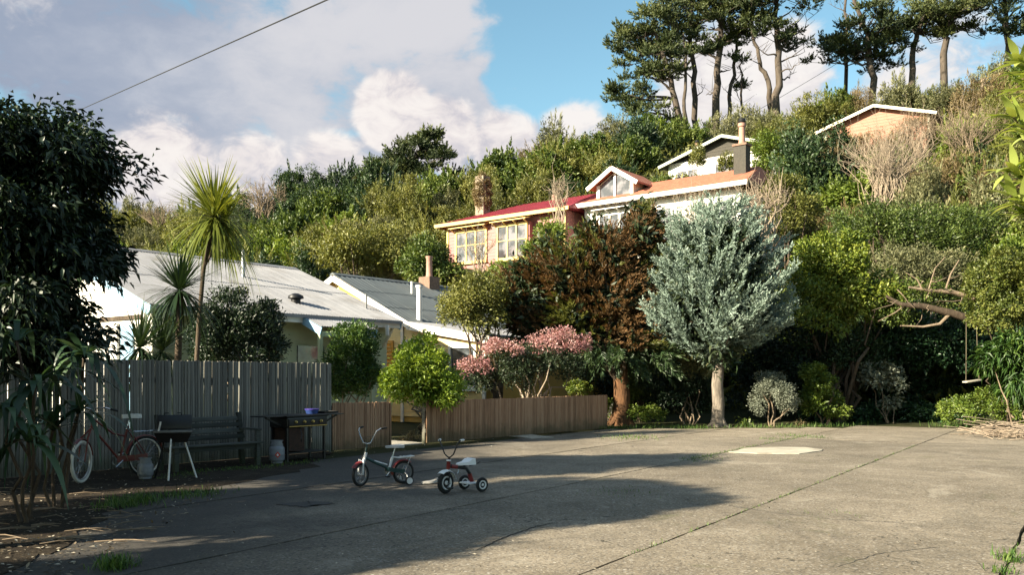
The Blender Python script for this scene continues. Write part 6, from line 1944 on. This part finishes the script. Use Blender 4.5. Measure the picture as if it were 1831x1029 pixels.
# --- glossy branch hanging in from the right, each leaf its own part
def glossy_branch():
    d0 = 6.4
    base = Vector((5.1, 6.6, 0))
    t = empty('glossy_tree', base, 0, 'sunlit glossy leaved tree leaning in at the right edge', 'tree')
    tips = [P(x, y, d0 + e) - base for x, y, e in [(1818, 105, .1), (1832, 150, 0), (1808, 205, -.1), (1826, 250, .1), (1800, 300, 0), (1835, 320, .2), (1806, 350, -.1), (1830, 385, 0), (1850, 200, .1), (1860, 300, 0), (1855, 400, 0), (1845, 120, 0)]]
    MB().tube([(0, 0, -0.1), (0.05, 0, 1.0), (-0.1, 0, 2.2), (-0.25, -0.05, 3.0)], [0.09, 0.08, 0.06, 0.04], 10).build('trunk', M['bark_brown'], t)
    mb = MB()
    for tp in tips: mb.tube(wiggle((-0.2, -0.03, 2.2 + 0.6 * rng.random()), tp, 4, 0.06), [0.022, 0.018, 0.014, 0.01, 0.006], 6)
    mb.build('branches', M['bark_brown'], t)
    ms = []
    for k in range(8):
        geo = ribbons(np.zeros((1, 3)), np.array([[1.0, 0.0, 0.0]]), 0.18 + 0.06 * rng.random(), 0.052 + 0.016 * rng.random(), 0.10 + 0.2 * rng.random(), 5, np.array([0.25 + 0.6 * rng.random()]))
        ms.append(np_mesh('leaf', geo[0], geo[1], M['leaf_glossy'], True, geo[2]))
    for tp in tips:
        od = (tp - Vector((0.1, 0, 2.0))).normalized()
        for j in range(24):
            r_ = Vector(rng.normal(size=3)).normalized()
            dv = (od * 0.35 + r_ * 0.75 + Vector((-0.25, 0, 0.35))).normalized()
            o = link('leaf', ms[int(rng.integers(8))], t, tp - od * (0.012 * j) + r_ * 0.01)
            o.rotation_mode = 'QUATERNION'
            o.rotation_quaternion = dv.to_track_quat('X', 'Z')
glossy_branch()

# --- pines on the ridge
def pine(label, trunk, pads, d, r0, bare=(), nplume=1.0):
    base_px = trunk[0]
    pt = [P(x, y, d) for x, y in trunk]
    base = Vector((pt[0].x, pt[0].y, float(hill_z(pt[0].x, pt[0].y)) - 0.3))
    t = empty('pine_tree', base, 0, label, 'tree', 'pines along the ridge')
    loc = [p - base for p in pt]
    if loc[0].z > 0.3: loc = [Vector((loc[0].x, loc[0].y, 0))] + loc
    fine = []
    for i in range(len(loc) - 1):
        for j in range(3):
            fine.append(loc[i].lerp(loc[i + 1], j / 3) + Vector(rng.normal(size=3)) * 0.10)
    fine.append(loc[-1])
    k = len(fine)
    MB().tube(fine, [0.82 * r0 * (1.15 - 0.75 * i / (k - 1)) for i in range(k)], 12).build('trunk', M['bark_pine'], t)
    lm = MB()
    B, A, Ln, T = [], [], [], []
    for e in pads:
        c = P(e[0], e[1], d + (e[4] if len(e) > 4 else rng.normal() * 1.5)) - base
        a, b = e[2] * 1.3 / F * d, e[3] * 1.3 / F * d
        j = min(range(k), key=lambda i: abs(fine[i].z - (c.z - a * 0.45)) + 0.001 * i)
        pts = wiggle(fine[j], c, 5, 0.07, -0.05)
        rr = r0 * 0.34
        lm.tube(pts, [rr, rr * 0.85, rr * 0.7, rr * 0.55, rr * 0.4, rr * 0.2], 6)
        n = int((12 + e[2] * e[3] / 15) * nplume)
        # a pad is a spread of smaller tufts, flattened and open between
        m_ = max(4, int(e[2] * e[3] / 110))
        sub = np.array(c) + (rng.random((m_, 3)) * 2 - 1) * np.array([a * 0.9, a * 0.8, b * 0.75])
        for s in sub:
            lm.tube([pts[3], Vector(s)], [rr * 0.3, rr * 0.1], 4)
            q = max(6, n * 2 // m_)
            dd_ = rand_dirs(q); dd_[:, 2] = np.abs(dd_[:, 2]) * 0.7 - 0.12
            B.append(s + dd_ * np.array([a * 0.34, a * 0.34, b * 0.40]) * rng.random((q, 1)))
            A.append(unit(dd_ + np.array([0, 0, 0.35]) + rng.normal(size=(q, 3)) * 0.2))
            Ln.append(0.45 + 0.5 * rng.random(q))
            T.append(np.full(q, rng.random()))
    for s, e in bare:
        S, E_ = P(s[0], s[1], d) - base, P(e[0], e[1], d + rng.normal()) - base
        pts = wiggle(S, E_, 5, 0.09, -0.06)
        lm.tube(pts, [r0 * 0.22, r0 * 0.19, r0 * 0.15, r0 * 0.11, r0 * 0.07, r0 * 0.03], 5)
        for _ in range(4):
            p = pts[2].lerp(pts[5], rng.random())
            lm.tube([p, p + Vector((rng.normal(), rng.normal(), 0.6 + rng.random())) * 0.7], [r0 * 0.06, r0 * 0.02], 4)
    lm.build('limbs', M['bark_pine'], t)
    foliage_obj('crown', plumes(np.concatenate(B), np.concatenate(A), np.concatenate(Ln), 22, 0.09, 0.8, 0.1, np.concatenate(T), 0.42), M['needle_pine'], t, kind='stuff')
    return t
pine('dense leaning pine at the left end of the ridge row', [(1222, 240), (1206, 180), (1192, 120), (1172, 60)], [(1128, 85, 38, 24), (1150, 62, 46, 24), (1118, 62, 22, 16), (1165, 100, 44, 22), (1140, 175, 42, 18), (1120, 168, 24, 14), (1165, 195, 40, 18), (1140, 132, 30, 12), (1175, 135, 40, 16), (1185, 225, 44, 16), (1130, 105, 26, 14)], 76, 0.41, nplume=1.2)
pine('pine with two close trunks second from the left on the ridge', [(1243, 240), (1240, 150), (1238, 80), (1234, 0), (1230, -60)], [(1190, 30, 44, 24), (1222, 12, 46, 26), (1200, 62, 36, 18), (1235, 45, 30, 18), (1220, -40, 60, 30), (1255, 70, 24, 14), (1170, 15, 30, 18), (1215, 90, 30, 14)], 78, 0.33, [((1240, 180), (1262, 150)), ((1240, 140), (1205, 110))], 1.2)
pine('pine with a slim pale trunk beside the two close trunks', [(1229, 240), (1224, 180), (1226, 120), (1222, 60)], [(1200, 85, 34, 16), (1240, 95, 22, 12), (1190, 110, 30, 14)], 74, 0.23)
pine('thick straight trunked pine in the middle of the ridge row', [(1280, 222), (1284, 150), (1288, 80), (1292, 0), (1295, -80)], [(1275, 15, 38, 24), (1305, 5, 36, 24), (1270, 48, 24, 14), (1300, 45, 26, 16), (1290, -50, 60, 40), (1262, 92, 18, 9), (1310, 70, 20, 10)], 77, 0.43, [((1285, 130), (1310, 120)), ((1284, 160), (1262, 170))])
pine('slender crooked pine right of the thick straight one', [(1305, 210), (1308, 150), (1315, 100), (1322, 55), (1330, 0)], [(1332, 42, 26, 18), (1315, 60, 20, 12), (1340, 10, 34, 22), (1345, 60, 18, 10)], 78, 0.23, [((1310, 150), (1335, 120)), ((1308, 170), (1290, 150)), ((1312, 160), (1332, 190))])
pine('thin dead looking pine stem beside the slender crooked one', [(1327, 200), (1326, 150), (1322, 120), (1330, 92)], [(1333, 155, 12, 7), (1318, 108, 12, 7)], 79, 0.14, [((1326, 150), (1345, 160)), ((1325, 130), (1310, 125))])
pine('tall pine with a forked base and bare right side branches', [(1390, 172), (1393, 110), (1388, 50), (1385, -10), (1380, -70)], [(1385, 68, 30, 16), (1402, 72, 20, 12), (1362, 28, 26, 18), (1395, -30, 70, 36), (1360, -20, 46, 30), (1425, 85, 14, 8)], 76, 0.40,
     [((1390, 60), (1450, 10)), ((1390, 90), (1470, 15)), ((1392, 70), (1440, 52)), ((1392, 110), (1440, 92)), ((1392, 130), (1430, 115)), ((1392, 140), (1425, 128)), ((1390, 40), (1440, -10)), ((1392, 100), (1345, 80)), ((1388, 30), (1345, 0))])
pine('leaning pine stem growing from the foot of the forked pine', [(1378, 172), (1366, 130), (1356, 100), (1346, 60), (1342, 0)], [(1350, 45, 22, 12), (1335, 20, 30, 18), (1345, -20, 40, 26)], 76.5, 0.28, [((1362, 120), (1340, 95))])
pine('wide low branching pine left of the gap in the right ridge row', [(1560, 140), (1556, 100), (1548, 60), (1530, 10), (1515, -40)], [(1520, 68, 46, 20), (1555, 55, 50, 24), (1595, 70, 34, 20), (1490, 90, 32, 14), (1570, 100, 44, 20), (1540, 95, 40, 18), (1475, 98, 20, 10), (1545, 38, 30, 16), (1610, 45, 36, 16)], 80, 0.36, [((1550, 70), (1575, 0)), ((1545, 60), (1590, -20)), ((1540, 50), (1500, 0)), ((1555, 110), (1462, 112))], 1.25)
pine('slim bare trunked pine behind the wide low branching one', [(1512, 120), (1514, 60), (1512, 0), (1510, -60)], [(1505, -30, 40, 20)], 84, 0.22, [((1513, 40), (1492, 35)), ((1513, 20), (1480, 5))])
pine('dark pine right of the gap with spreading crown', [(1630, 125), (1634, 85), (1645, 45), (1660, 0), (1665, -50)], [(1650, 10, 40, 20), (1685, 15, 40, 20), (1625, 52, 30, 14), (1668, 52, 32, 13), (1660, -30, 60, 30), (1700, 35, 30, 14)], 80, 0.33, [((1634, 85), (1610, 60)), ((1640, 60), (1690, 70))], 1.2)
pine('massive forked pine near the upper right', [(1688, 95), (1694, 60), (1706, 30), (1722, -10), (1730, -50)], [(1700, 5, 46, 22), (1735, 12, 40, 20), (1752, 40, 26, 12), (1720, 55, 30, 11), (1725, -35, 70, 28), (1690, 62, 28, 10)], 79, 0.36, [((1700, 50), (1770, 55)), ((1704, 45), (1760, 70)), ((1696, 60), (1665, 75))], 1.2)
pine('pine at the right end of the ridge row', [(1806, 95), (1802, 50), (1797, 0), (1795, -50)], [(1822, 48, 28, 14), (1805, 60, 22, 10), (1830, 5, 36, 24), (1800, -40, 60, 30), (1850, 30, 40, 26)], 80, 0.30, [((1803, 45), (1785, 30)), ((1802, 60), (1788, 50))], 1.2)
pine('dark windswept pine alone on the left ridge', [(735, 340), (738, 315), (745, 292), (752, 268)], [(748, 254, 24, 10), (735, 270, 30, 12), (768, 266, 24, 9), (715, 284, 28, 12), (790, 276, 24, 8), (755, 288, 38, 13), (700, 300, 30, 12), (730, 306, 42, 14), (772, 244, 10, 5), (684, 312, 24, 10), (770, 304, 36, 12), (715, 320, 40, 12)], 74, 0.4, nplume=1.5)

# --- scrub covering the hillside: shared shapes, every bush an object of its own
def bush_mesh(m, r, h, L, W, k, per, up, cr=0.40):
    """uneven bush: several leaning lobes of different height, sprays and a few bare stems"""
    parts = []
    nl = int(rng.integers(3, 6))
    tot = []
    for i in range(nl):
        an = 6.28 * i / nl + rng.normal() * 0.5
        rr = r * (0.25 + 0.45 * rng.random())
        hh = h * (0.55 + 0.6 * rng.random())
        c = (math.cos(an) * rr, math.sin(an) * rr, hh * 0.42)
        C = shell_points(c, (r * (0.45 + 0.25 * rng.random()), r * (0.45 + 0.25 * rng.random()), hh * 0.58), max(6, k // nl), 0.5, -0.5)
        tot.append(C)
    C = np.concatenate(tot); C[:, 2] = np.maximum(C[:, 2], 0.1)
    parts.append(clumps(C, cr * (0.45 + 0.95 * rng.random(len(C))), per, L, W, up=up, centre=(0, 0, h * 0.25), ctint=0.8))
    # outlying sprays that break the outline
    n = 26
    d_ = rand_dirs(n); d_[:, 2] = np.abs(d_[:, 2]) * 0.9 + 0.15
    B_ = d_ * np.array([r * 0.85, r * 0.85, h * 0.75])
    parts.append(plumes(B_, unit(d_ + np.array([0, 0, 0.8])), 0.5 + 0.7 * rng.random(n), 34, W * 0.9, 0.8, 0.0, thick=0.34))
    C2 = shell_points((0, 0, h * 0.35), (r * 0.7, r * 0.7, h * 0.4), k // 2, 0.2, -0.4)
    parts.append(clumps(C2, cr * 1.2, per // 2, L * 1.4, W * 1.4, up=0.1))
    v, f, t_ = join(parts)
    return np_mesh('hillside_shrub', v, f, M[m], tint=t_)

SPECIES = [
    ('broadleaf_bush', 'leaf_mid', 1.5, 2.4, 0.20, 0.10, 'mid green broadleaf bush', 0.2, 40, 110),
    ('dark_bush', 'leaf_dark_bush', 1.5, 2.6, 0.16, 0.075, 'dark green glossy bush', 0.2, 40, 130),
    ('olive_bush', 'leaf_olive', 1.5, 2.2, 0.15, 0.045, 'olive green scrub bush', 0.5, 42, 140),
    ('fresh_bush', 'leaf_fresh', 1.4, 2.1, 0.22, 0.10, 'fresh light green bush', 0.2, 36, 110),
    ('grey_green_bush', 'leaf_greygreen', 1.4, 2.4, 0.17, 0.05, 'dull grey green bush', 0.4, 40, 120),
    ('brown_scrub_bush', 'leaf_brownish', 1.3, 2.0, 0.14, 0.035, 'brownish dry scrub bush', 0.7, 36, 120),
]
BM = {}
for nm, m, r, h, L, W, lab, up, k, per in SPECIES:
    BM[nm] = [bush_mesh(m, r * q, h * q2, L, W, k, per, up) for q, q2 in ((1.0, 1.0), (1.15, 0.8), (0.85, 1.25), (1.0, 1.1))]

HOUSES = [((775, 345, 1005, 478), 55), ((1010, 292, 1340, 398), 51), ((1180, 232, 1352, 320), 62.5), ((1468, 178, 1645, 250), 63), ((575, 490, 905, 620), 40), ((240, 435, 720, 560), 32)]
FOOT_ = [((0.3, 53.0), 6.0), ((8.5, 48.0), 6.0), ((16.0, 62.0), 5.5), ((26.5, 63.5), 5.2)]
MARKS = [(60, 400, 'the dark broadleaf tree'), (290, 400, 'the left leafless tree'), (390, 380, 'the tall cabbage tree'), (470, 360, 'the right leafless tree'), (490, 470, 'the flue pipe'), (600, 500, 'the yellow house gable'), (650, 440, 'the wide yellow green tree'),
         (745, 280, 'the windswept lone pine'), (762, 390, 'the small pale cabbage tree'), (845, 360, 'the ivy covered chimney'), (920, 375, 'the red roof'), (1000, 360, 'the thin pale bare tree'), (1100, 325, 'the glazed dormer'), (1150, 240, 'the dense leaning pine'), (1225, 270, 'the shingled gable'),
         (1282, 215, 'the thick straight trunked pine'), (1320, 290, 'the brick chimney'), (1388, 170, 'the forked pine'), (1380, 340, 'the bare stem tangle'), (1475, 232, 'the orange gable eave'), (1560, 140, 'the wide low branching pine'), (1562, 190, 'the orange gable'), (1585, 300, 'the tall bare shrub'), (1645, 200, 'the orange house corner'),
         (1690, 95, 'the massive forked pine'), (1758, 160, 'the wooden pole'), (1735, 270, 'the bare brown shrub'), (1806, 95, 'the right end pine'), (1800, 330, 'the glossy branch'), (1500, 450, 'the golden leaved tree'), (1620, 410, 'the fine leaved tree'), (1790, 480, 'the golden bush'), (1285, 350, 'the top of the blue conifer'), (1060, 420, 'the brown conifer')]
def zone(px, top, d):
    m = min(MARKS, key=lambda q: (q[0] - px) ** 2 + ((q[1] - top) * 1.3) ** 2)
    dx, dy = px - m[0], top - m[1]
    if abs(dx) > abs(dy) * 1.2: w = 'left of' if dx < 0 else 'right of'
    else: w = 'above' if dy < 0 else 'below'
    return w + ' ' + m[2]
DUP = {}
def scatter_hill():
    count = 0
    yv = 29.0
    while yv < 88:
        step = 1.8 + 0.015 * (yv - 30)
        xv = -0.64 * yv
        while xv < 0.62 * yv + 2:
            x = xv + rng.normal() * 0.7; y = yv + rng.normal() * 0.7
            xv += step * 1.28
            u = x / y
            f = np.interp(u, U_X, FOOT); rdg = np.interp(u, U_X, RIDGE)
            if y < f + 0.8 or y > rdg + 3.5: continue
            z = float(hill_z(x, y))
            px = CX + F * u; s = 0.75 + 0.55 * rng.random()
            if px < -40 or px > 1900: continue
            if any((x - c[0]) ** 2 + (y - c[1]) ** 2 < q * q for c, q in FOOT_): continue
            top = HY - (z + 2.4 * s - CH) / y * F; bot = HY - (z - CH) / y * F; w = 1.6 * s / y * F
            skip = False
            for (x0, y0, x1, y1), hd in HOUSES:
                if y < hd and px + w > x0 and px - w < x1 and top < y1 - 6 and bot > y0:
                    fit = (bot - (y1 - 8)) / max(1.0, (bot - top))
                    if fit > 0.55: s *= fit * 0.85; top = HY - (z + 2.4 * s - CH) / y * F
                    else: skip = True
            if skip: continue
            g = math.sin(x * 0.21 + 2.0) + math.sin(y * 0.27 + x * 0.11) + rng.normal() * 0.9
            if px > 1450 and d_between(y, 44, 66) and rng.random() < 0.35: sp = SPECIES[5]
            elif g < -1.1: sp = SPECIES[1]
            elif g < -0.3: sp = SPECIES[0]
            elif g < 0.5: sp = SPECIES[2]
            elif g < 1.1: sp = SPECIES[3]
            elif g < 1.9: sp = SPECIES[4]
            else: sp = SPECIES[5] if rng.random() < 0.5 else SPECIES[2]
            o = link(sp[0], BM[sp[0]][int(rng.integers(4))], None, (x, y, z - 0.25), (rng.normal() * 0.06, rng.normal() * 0.06, rng.random() * 6.28))
            o.scale = (s * (0.9 + 0.25 * rng.random()), s * (0.9 + 0.25 * rng.random()), s * (0.85 + 0.4 * rng.random()))
            sz = 'small ' if s < 0.86 else ('large ' if s > 1.12 else '')
            lb = sz + sp[6] + ' ' + zone(px, top, y)
            DUP.setdefault(lb, []).append((px, o))
            tag(o, lb, 'bush', lb.replace('bush', 'bushes', 1))
            count += 1
        yv += step
    # several alike beside one landmark: say which by its order from the left
    num = ['', 'one', 'two', 'three', 'four', 'five', 'six', 'seven', 'eight', 'nine']
    ordn = ['leftmost', 'second', 'third', 'fourth', 'fifth', 'sixth', 'seventh', 'eighth']
    for lb, lst in DUP.items():
        n = len(lst)
        if n < 2 or n > 8: continue
        for i, (px_, o) in enumerate(sorted(lst, key=lambda q: q[0])):
            w = ordn[i] if i == 0 else ('rightmost' if i == n - 1 else ordn[i] + ' from left')
            o['label'] = lb + ', ' + w + ' of ' + num[n]
def d_between(v, a, b): return a < v < b
scatter_hill()

# chosen shrubs that frame the hill houses
shrub('broadleaf_tree', 'dense dark green tree with ivy left of the pink house wall', 'tree', [(765, 462, 34, 32), (748, 478, 32, 28), (800, 490, 30, 16)], 46, 'leaf_mid', 0.17, 0.08, 110, 90, 0.45, stem_m='bark_brown', stem_r=0.14, nstem=6, dd=1.4)
shrub('broadleaf_tree', 'light green leafy tree below the pink house', 'tree', [(965, 455, 24, 22), (985, 425, 24, 22), (915, 488, 40, 12)], 43.5, 'leaf_fresh', 0.15, 0.07, 100, 90, 0.4, stem_m='bark_brown', stem_r=0.1, nstem=6, dd=1.3)
shrub('broadleaf_tree', 'wide yellow green tree behind the ridge of the corrugated roof', 'tree', [(650, 440, 62, 38), (700, 450, 40, 36), (610, 460, 40, 30)], 48, 'leaf_olive', 0.18, 0.08, 110, 120, 0.5, stem_m='bark_brown', stem_r=0.12, nstem=6, dd=1.8)
shrub('broadleaf_tree', 'dark tree in front of the white house left window', 'tree', [(1155, 375, 14, 18), (1150, 395, 26, 18)], 38.5, 'needle_brown', 0.12, 0.04, 90, 30, 0.25, nstem=3, dd=0.6)
shrub('small_conifer', 'small conifer in front of the shingled gable', 'tree', [(1246, 288, 12, 18), (1247, 270, 6, 10)], 55, 'leaf_olive', 0.16, 0.05, 80, 24, 0.28, nstem=2, up=0.6)
shrub('small_conifer', 'small dark shrub between the window and chimney of the upper house', 'shrub', [(1298, 290, 14, 14)], 54, 'leaf_olive', 0.16, 0.06, 80, 16, 0.28, nstem=2, up=0.5)
shrub('broadleaf_tree', 'broad fine leaved green tree on the slope above the fallen trunk', 'tree', [(1600, 420, 85, 48), (1680, 430, 70, 50), (1540, 400, 55, 36), (1740, 420, 45, 44)], 37, 'leaf_mid', 0.13, 0.045, 120, 260, 0.42, stem_m='bark_brown', stem_r=0.12, nstem=10, dd=1.8, up=0.45)
shrub('broadleaf_tree', 'greyish scrubby tree above the fallen trunk', 'tree', [(1640, 480, 60, 34), (1700, 490, 46, 34), (1580, 480, 30, 26)], 33.5, 'leaf_greygreen', 0.12, 0.04, 100, 120, 0.36, stem_r=0.06, nstem=10, dd=1.3, up=0.4)

shrub('understorey_bush', 'low dark shrubs along the far end of the paving', 'shrub', [(1520, 744, 44, 14), (1590, 742, 50, 16), (1660, 744, 44, 14), (1715, 746, 34, 14), (1460, 750, 20, 12)], 30.4, 'leaf_ivy', 0.12, 0.055, 90, 130, 0.26, nstem=0, dd=0.7)
shrub('broadleaf_tree', 'leafy olive tree beside the right end of the orange roof', 'tree', [(1400, 352, 36, 36), (1385, 400, 42, 34), (1430, 385, 34, 40)], 41.5, 'leaf_olive', 0.13, 0.05, 110, 110, 0.36, stem_m='bark_brown', stem_r=0.08, nstem=8, dd=1.2)
shrub('broadleaf_tree', 'bright leafy tree hiding the right side of the shingled gable', 'tree', [(1385, 285, 40, 32), (1370, 262, 22, 20)], 55.5, 'leaf_fresh', 0.17, 0.07, 110, 60, 0.42, stem_m='bark_brown', stem_r=0.1, nstem=6, dd=1.2)
shrub('understorey_bush', 'leafy shrub growing round the fallen brown trunk', 'shrub', [(1640, 525, 60, 24), (1600, 560, 40, 22), (1700, 545, 46, 20)], 29.4, 'leaf_mid', 0.10, 0.05, 70, 70, 0.26, nstem=0, dd=0.8)
bare_shrub('bare brown scrub before the right half of the orange gabled house', (1640, 285), 50, 95, 56, 55, 'twig', 0.028)

shrub('brown_scrub', 'brown twiggy scrub along the foot of the orange gabled house', 'scrub', [(1525, 262, 48, 20), (1585, 256, 44, 22), (1640, 238, 30, 26)], 57.0, 'leaf_brownish', 0.15, 0.04, 110, 90, 0.36, stem_m='twig', nstem=10, dd=1.0, up=0.6)

# --- ground cover
def undergrowth():
    n = 60000
    y = rng.uniform(29, 90, n * 2); u = rng.uniform(-0.66, 0.64, n * 2)
    x = u * y
    f = np.interp(u, U_X, FOOT); r = np.interp(u, U_X, RIDGE)
    ok = (y > f - 0.5) & (y < r + 5)
    for c, q in FOOT_: ok &= ((x - c[0]) ** 2 + (y - c[1]) ** 2) > (q - 1.5) ** 2
    x, y = x[ok][:n], y[ok][:n]
    z = hill_z(x, y)
    n = len(x)
    p = np.stack([x, y, z + 0.05 + 0.5 * rng.random(n) ** 2], 1)
    geo = leaves(p, unit(rand_dirs(n) + np.array([0, 0, 0.7])), rand_dirs(n), 0.45 * (0.6 + rng.random(n)), 0.16, np.clip(rng.normal(0.45, 0.25, n), 0, 1))
    tag(foliage_obj('undergrowth', geo, M['leaf_olive']), 'low green undergrowth covering the hillside between the bushes', kind='stuff')
undergrowth()

def grass():
    pts, hts = [], []
    def strip(pl, n, w, h):
        for i in range(n):
            k = rng.integers(len(pl) - 1)
            p = pl[k].lerp(pl[k + 1], rng.random()) + Vector((rng.normal() * w, rng.normal() * w, 0))
            pts.append(p); hts.append(h * (0.5 + rng.random()))
    def tuft(px, py, n, w, h):
        c = gp(px, py)
        for i in range(n):
            pts.append(c + Vector((rng.normal() * w, rng.normal() * w * 1.2, 0))); hts.append(h * (0.5 + rng.random()))
    tuft(205, 1016, 260, 0.07, 0.08); tuft(240, 902, 380, 0.16, 0.09); tuft(205, 908, 200, 0.13, 0.06); tuft(330, 888, 260, 0.2, 0.06); tuft(365, 884, 160, 0.2, 0.05)
    tuft(1805, 1003, 120, 0.06, 0.06); tuft(1790, 1024, 60, 0.05, 0.05)
    tuft(1128, 784, 320, 0.38, 0.06); tuft(1245, 823, 150, 0.22, 0.03); tuft(1262, 819, 120, 0.2, 0.03); tuft(1420, 780, 220, 0.35, 0.04); tuft(1375, 786, 120, 0.25, 0.035); tuft(1465, 784, 70, 0.15, 0.06); tuft(1705, 764, 260, 0.35, 0.12); tuft(1780, 760, 500, 0.8, 0.16)
    tuft(1110, 880, 120, 0.25, 0.02); tuft(1490, 920, 60, 0.2, 0.015)
    strip([gp(280, 858), gp(380, 842), gp(470, 838), gp(560, 826)], 900, 0.16, 0.035)
    strip([gp(1066, 768), gp(1180, 766), gp(1270, 768)], 700, 0.22, 0.10)
    strip([gp(1300, 766), gp(1420, 765), gp(1500, 763), gp(1560, 757)], 700, 0.25, 0.10)
    strip([PA * 7 + PB * -3.38, PA * 22 + PB * -3.38], 420, 0.018, 0.022)
    strip([PA * 16 + PB * -6.37, PA * 24 + PB * -6.37], 420, 0.03, 0.03)
    strip([PA * 6 + PB * -0.6, PA * 9.5 + PB * -0.6], 120, 0.02, 0.025)
    pts_ = np.array(pts); h = np.array(hts); n = len(h)
    d = unit(np.stack([rng.normal(size=n) * 0.45, rng.normal(size=n) * 0.45, np.ones(n)], 1))
    geo = ribbons(pts_, d, h * 1.5, 0.006 + h * 0.07, 0.5 * rng.random(n), 3, np.clip(rng.normal(0.5, 0.25, n), 0, 1))
    tag(foliage_obj('grass', geo, M['leaf_grass']), 'tufts of green grass and weeds in the joints and along the fence', kind='stuff')
grass()

def litter():
    P_, s_ = [], []
    for i in range(2600):
        px, py = rng.uniform(-150, 420), rng.uniform(855, 1060)
        if py < 1090 - px * 0.5 and px < 420: P_.append(gp(px, py)); s_.append(0.02 + 0.03 * rng.random())
    for i in range(1500):
        p = gp(rng.uniform(0, 1831), 765 + 290 * rng.random() ** 1.4); P_.append(p); s_.append(0.010 + 0.022 * rng.random() ** 2)
    for i in range(260):
        p = st(rng.uniform(-6, 10), rng.uniform(-1.3, -0.1)); P_.append(p); s_.append(0.02 + 0.03 * rng.random())
    p = np.array(P_); s = np.array(s_); n = len(s)
    p[:, 2] = 0.012 + 0.008 * rng.random(n)
    a = rand_dirs(n); a[:, 2] *= 0.15
    geo = leaves(p, unit(a), unit(rand_dirs(n) * 0.3 + np.array([0, 0, 1.0])), s * 1.4, s * 0.6, rng.random(n) ** 1.6, 0.15, 0.0)
    tag(foliage_obj('leaf_litter', geo, M['litter']), 'dead leaves and pale chips scattered over soil and paving', kind='stuff')
    mb = MB()
    for i in range(46):
        c = gp(rng.uniform(-20, 260), rng.uniform(870, 980)); L = 0.15 + 0.35 * rng.random(); an = rng.normal() * 0.5
        dv = Vector((math.cos(an), math.sin(an), 0)) * L
        mb.tube([c - dv * 0.5 + Vector((0, 0, 0.02)), c + Vector((0, rng.normal() * 0.03, 0.035)), c + dv * 0.5 + Vector((0, 0, 0.02))], [0.006, 0.006, 0.003], 4)
    tag(mb.build('fallen_twigs', M['twig']), 'fallen twigs on the dark soil under the broadleaf tree', kind='stuff')
litter()
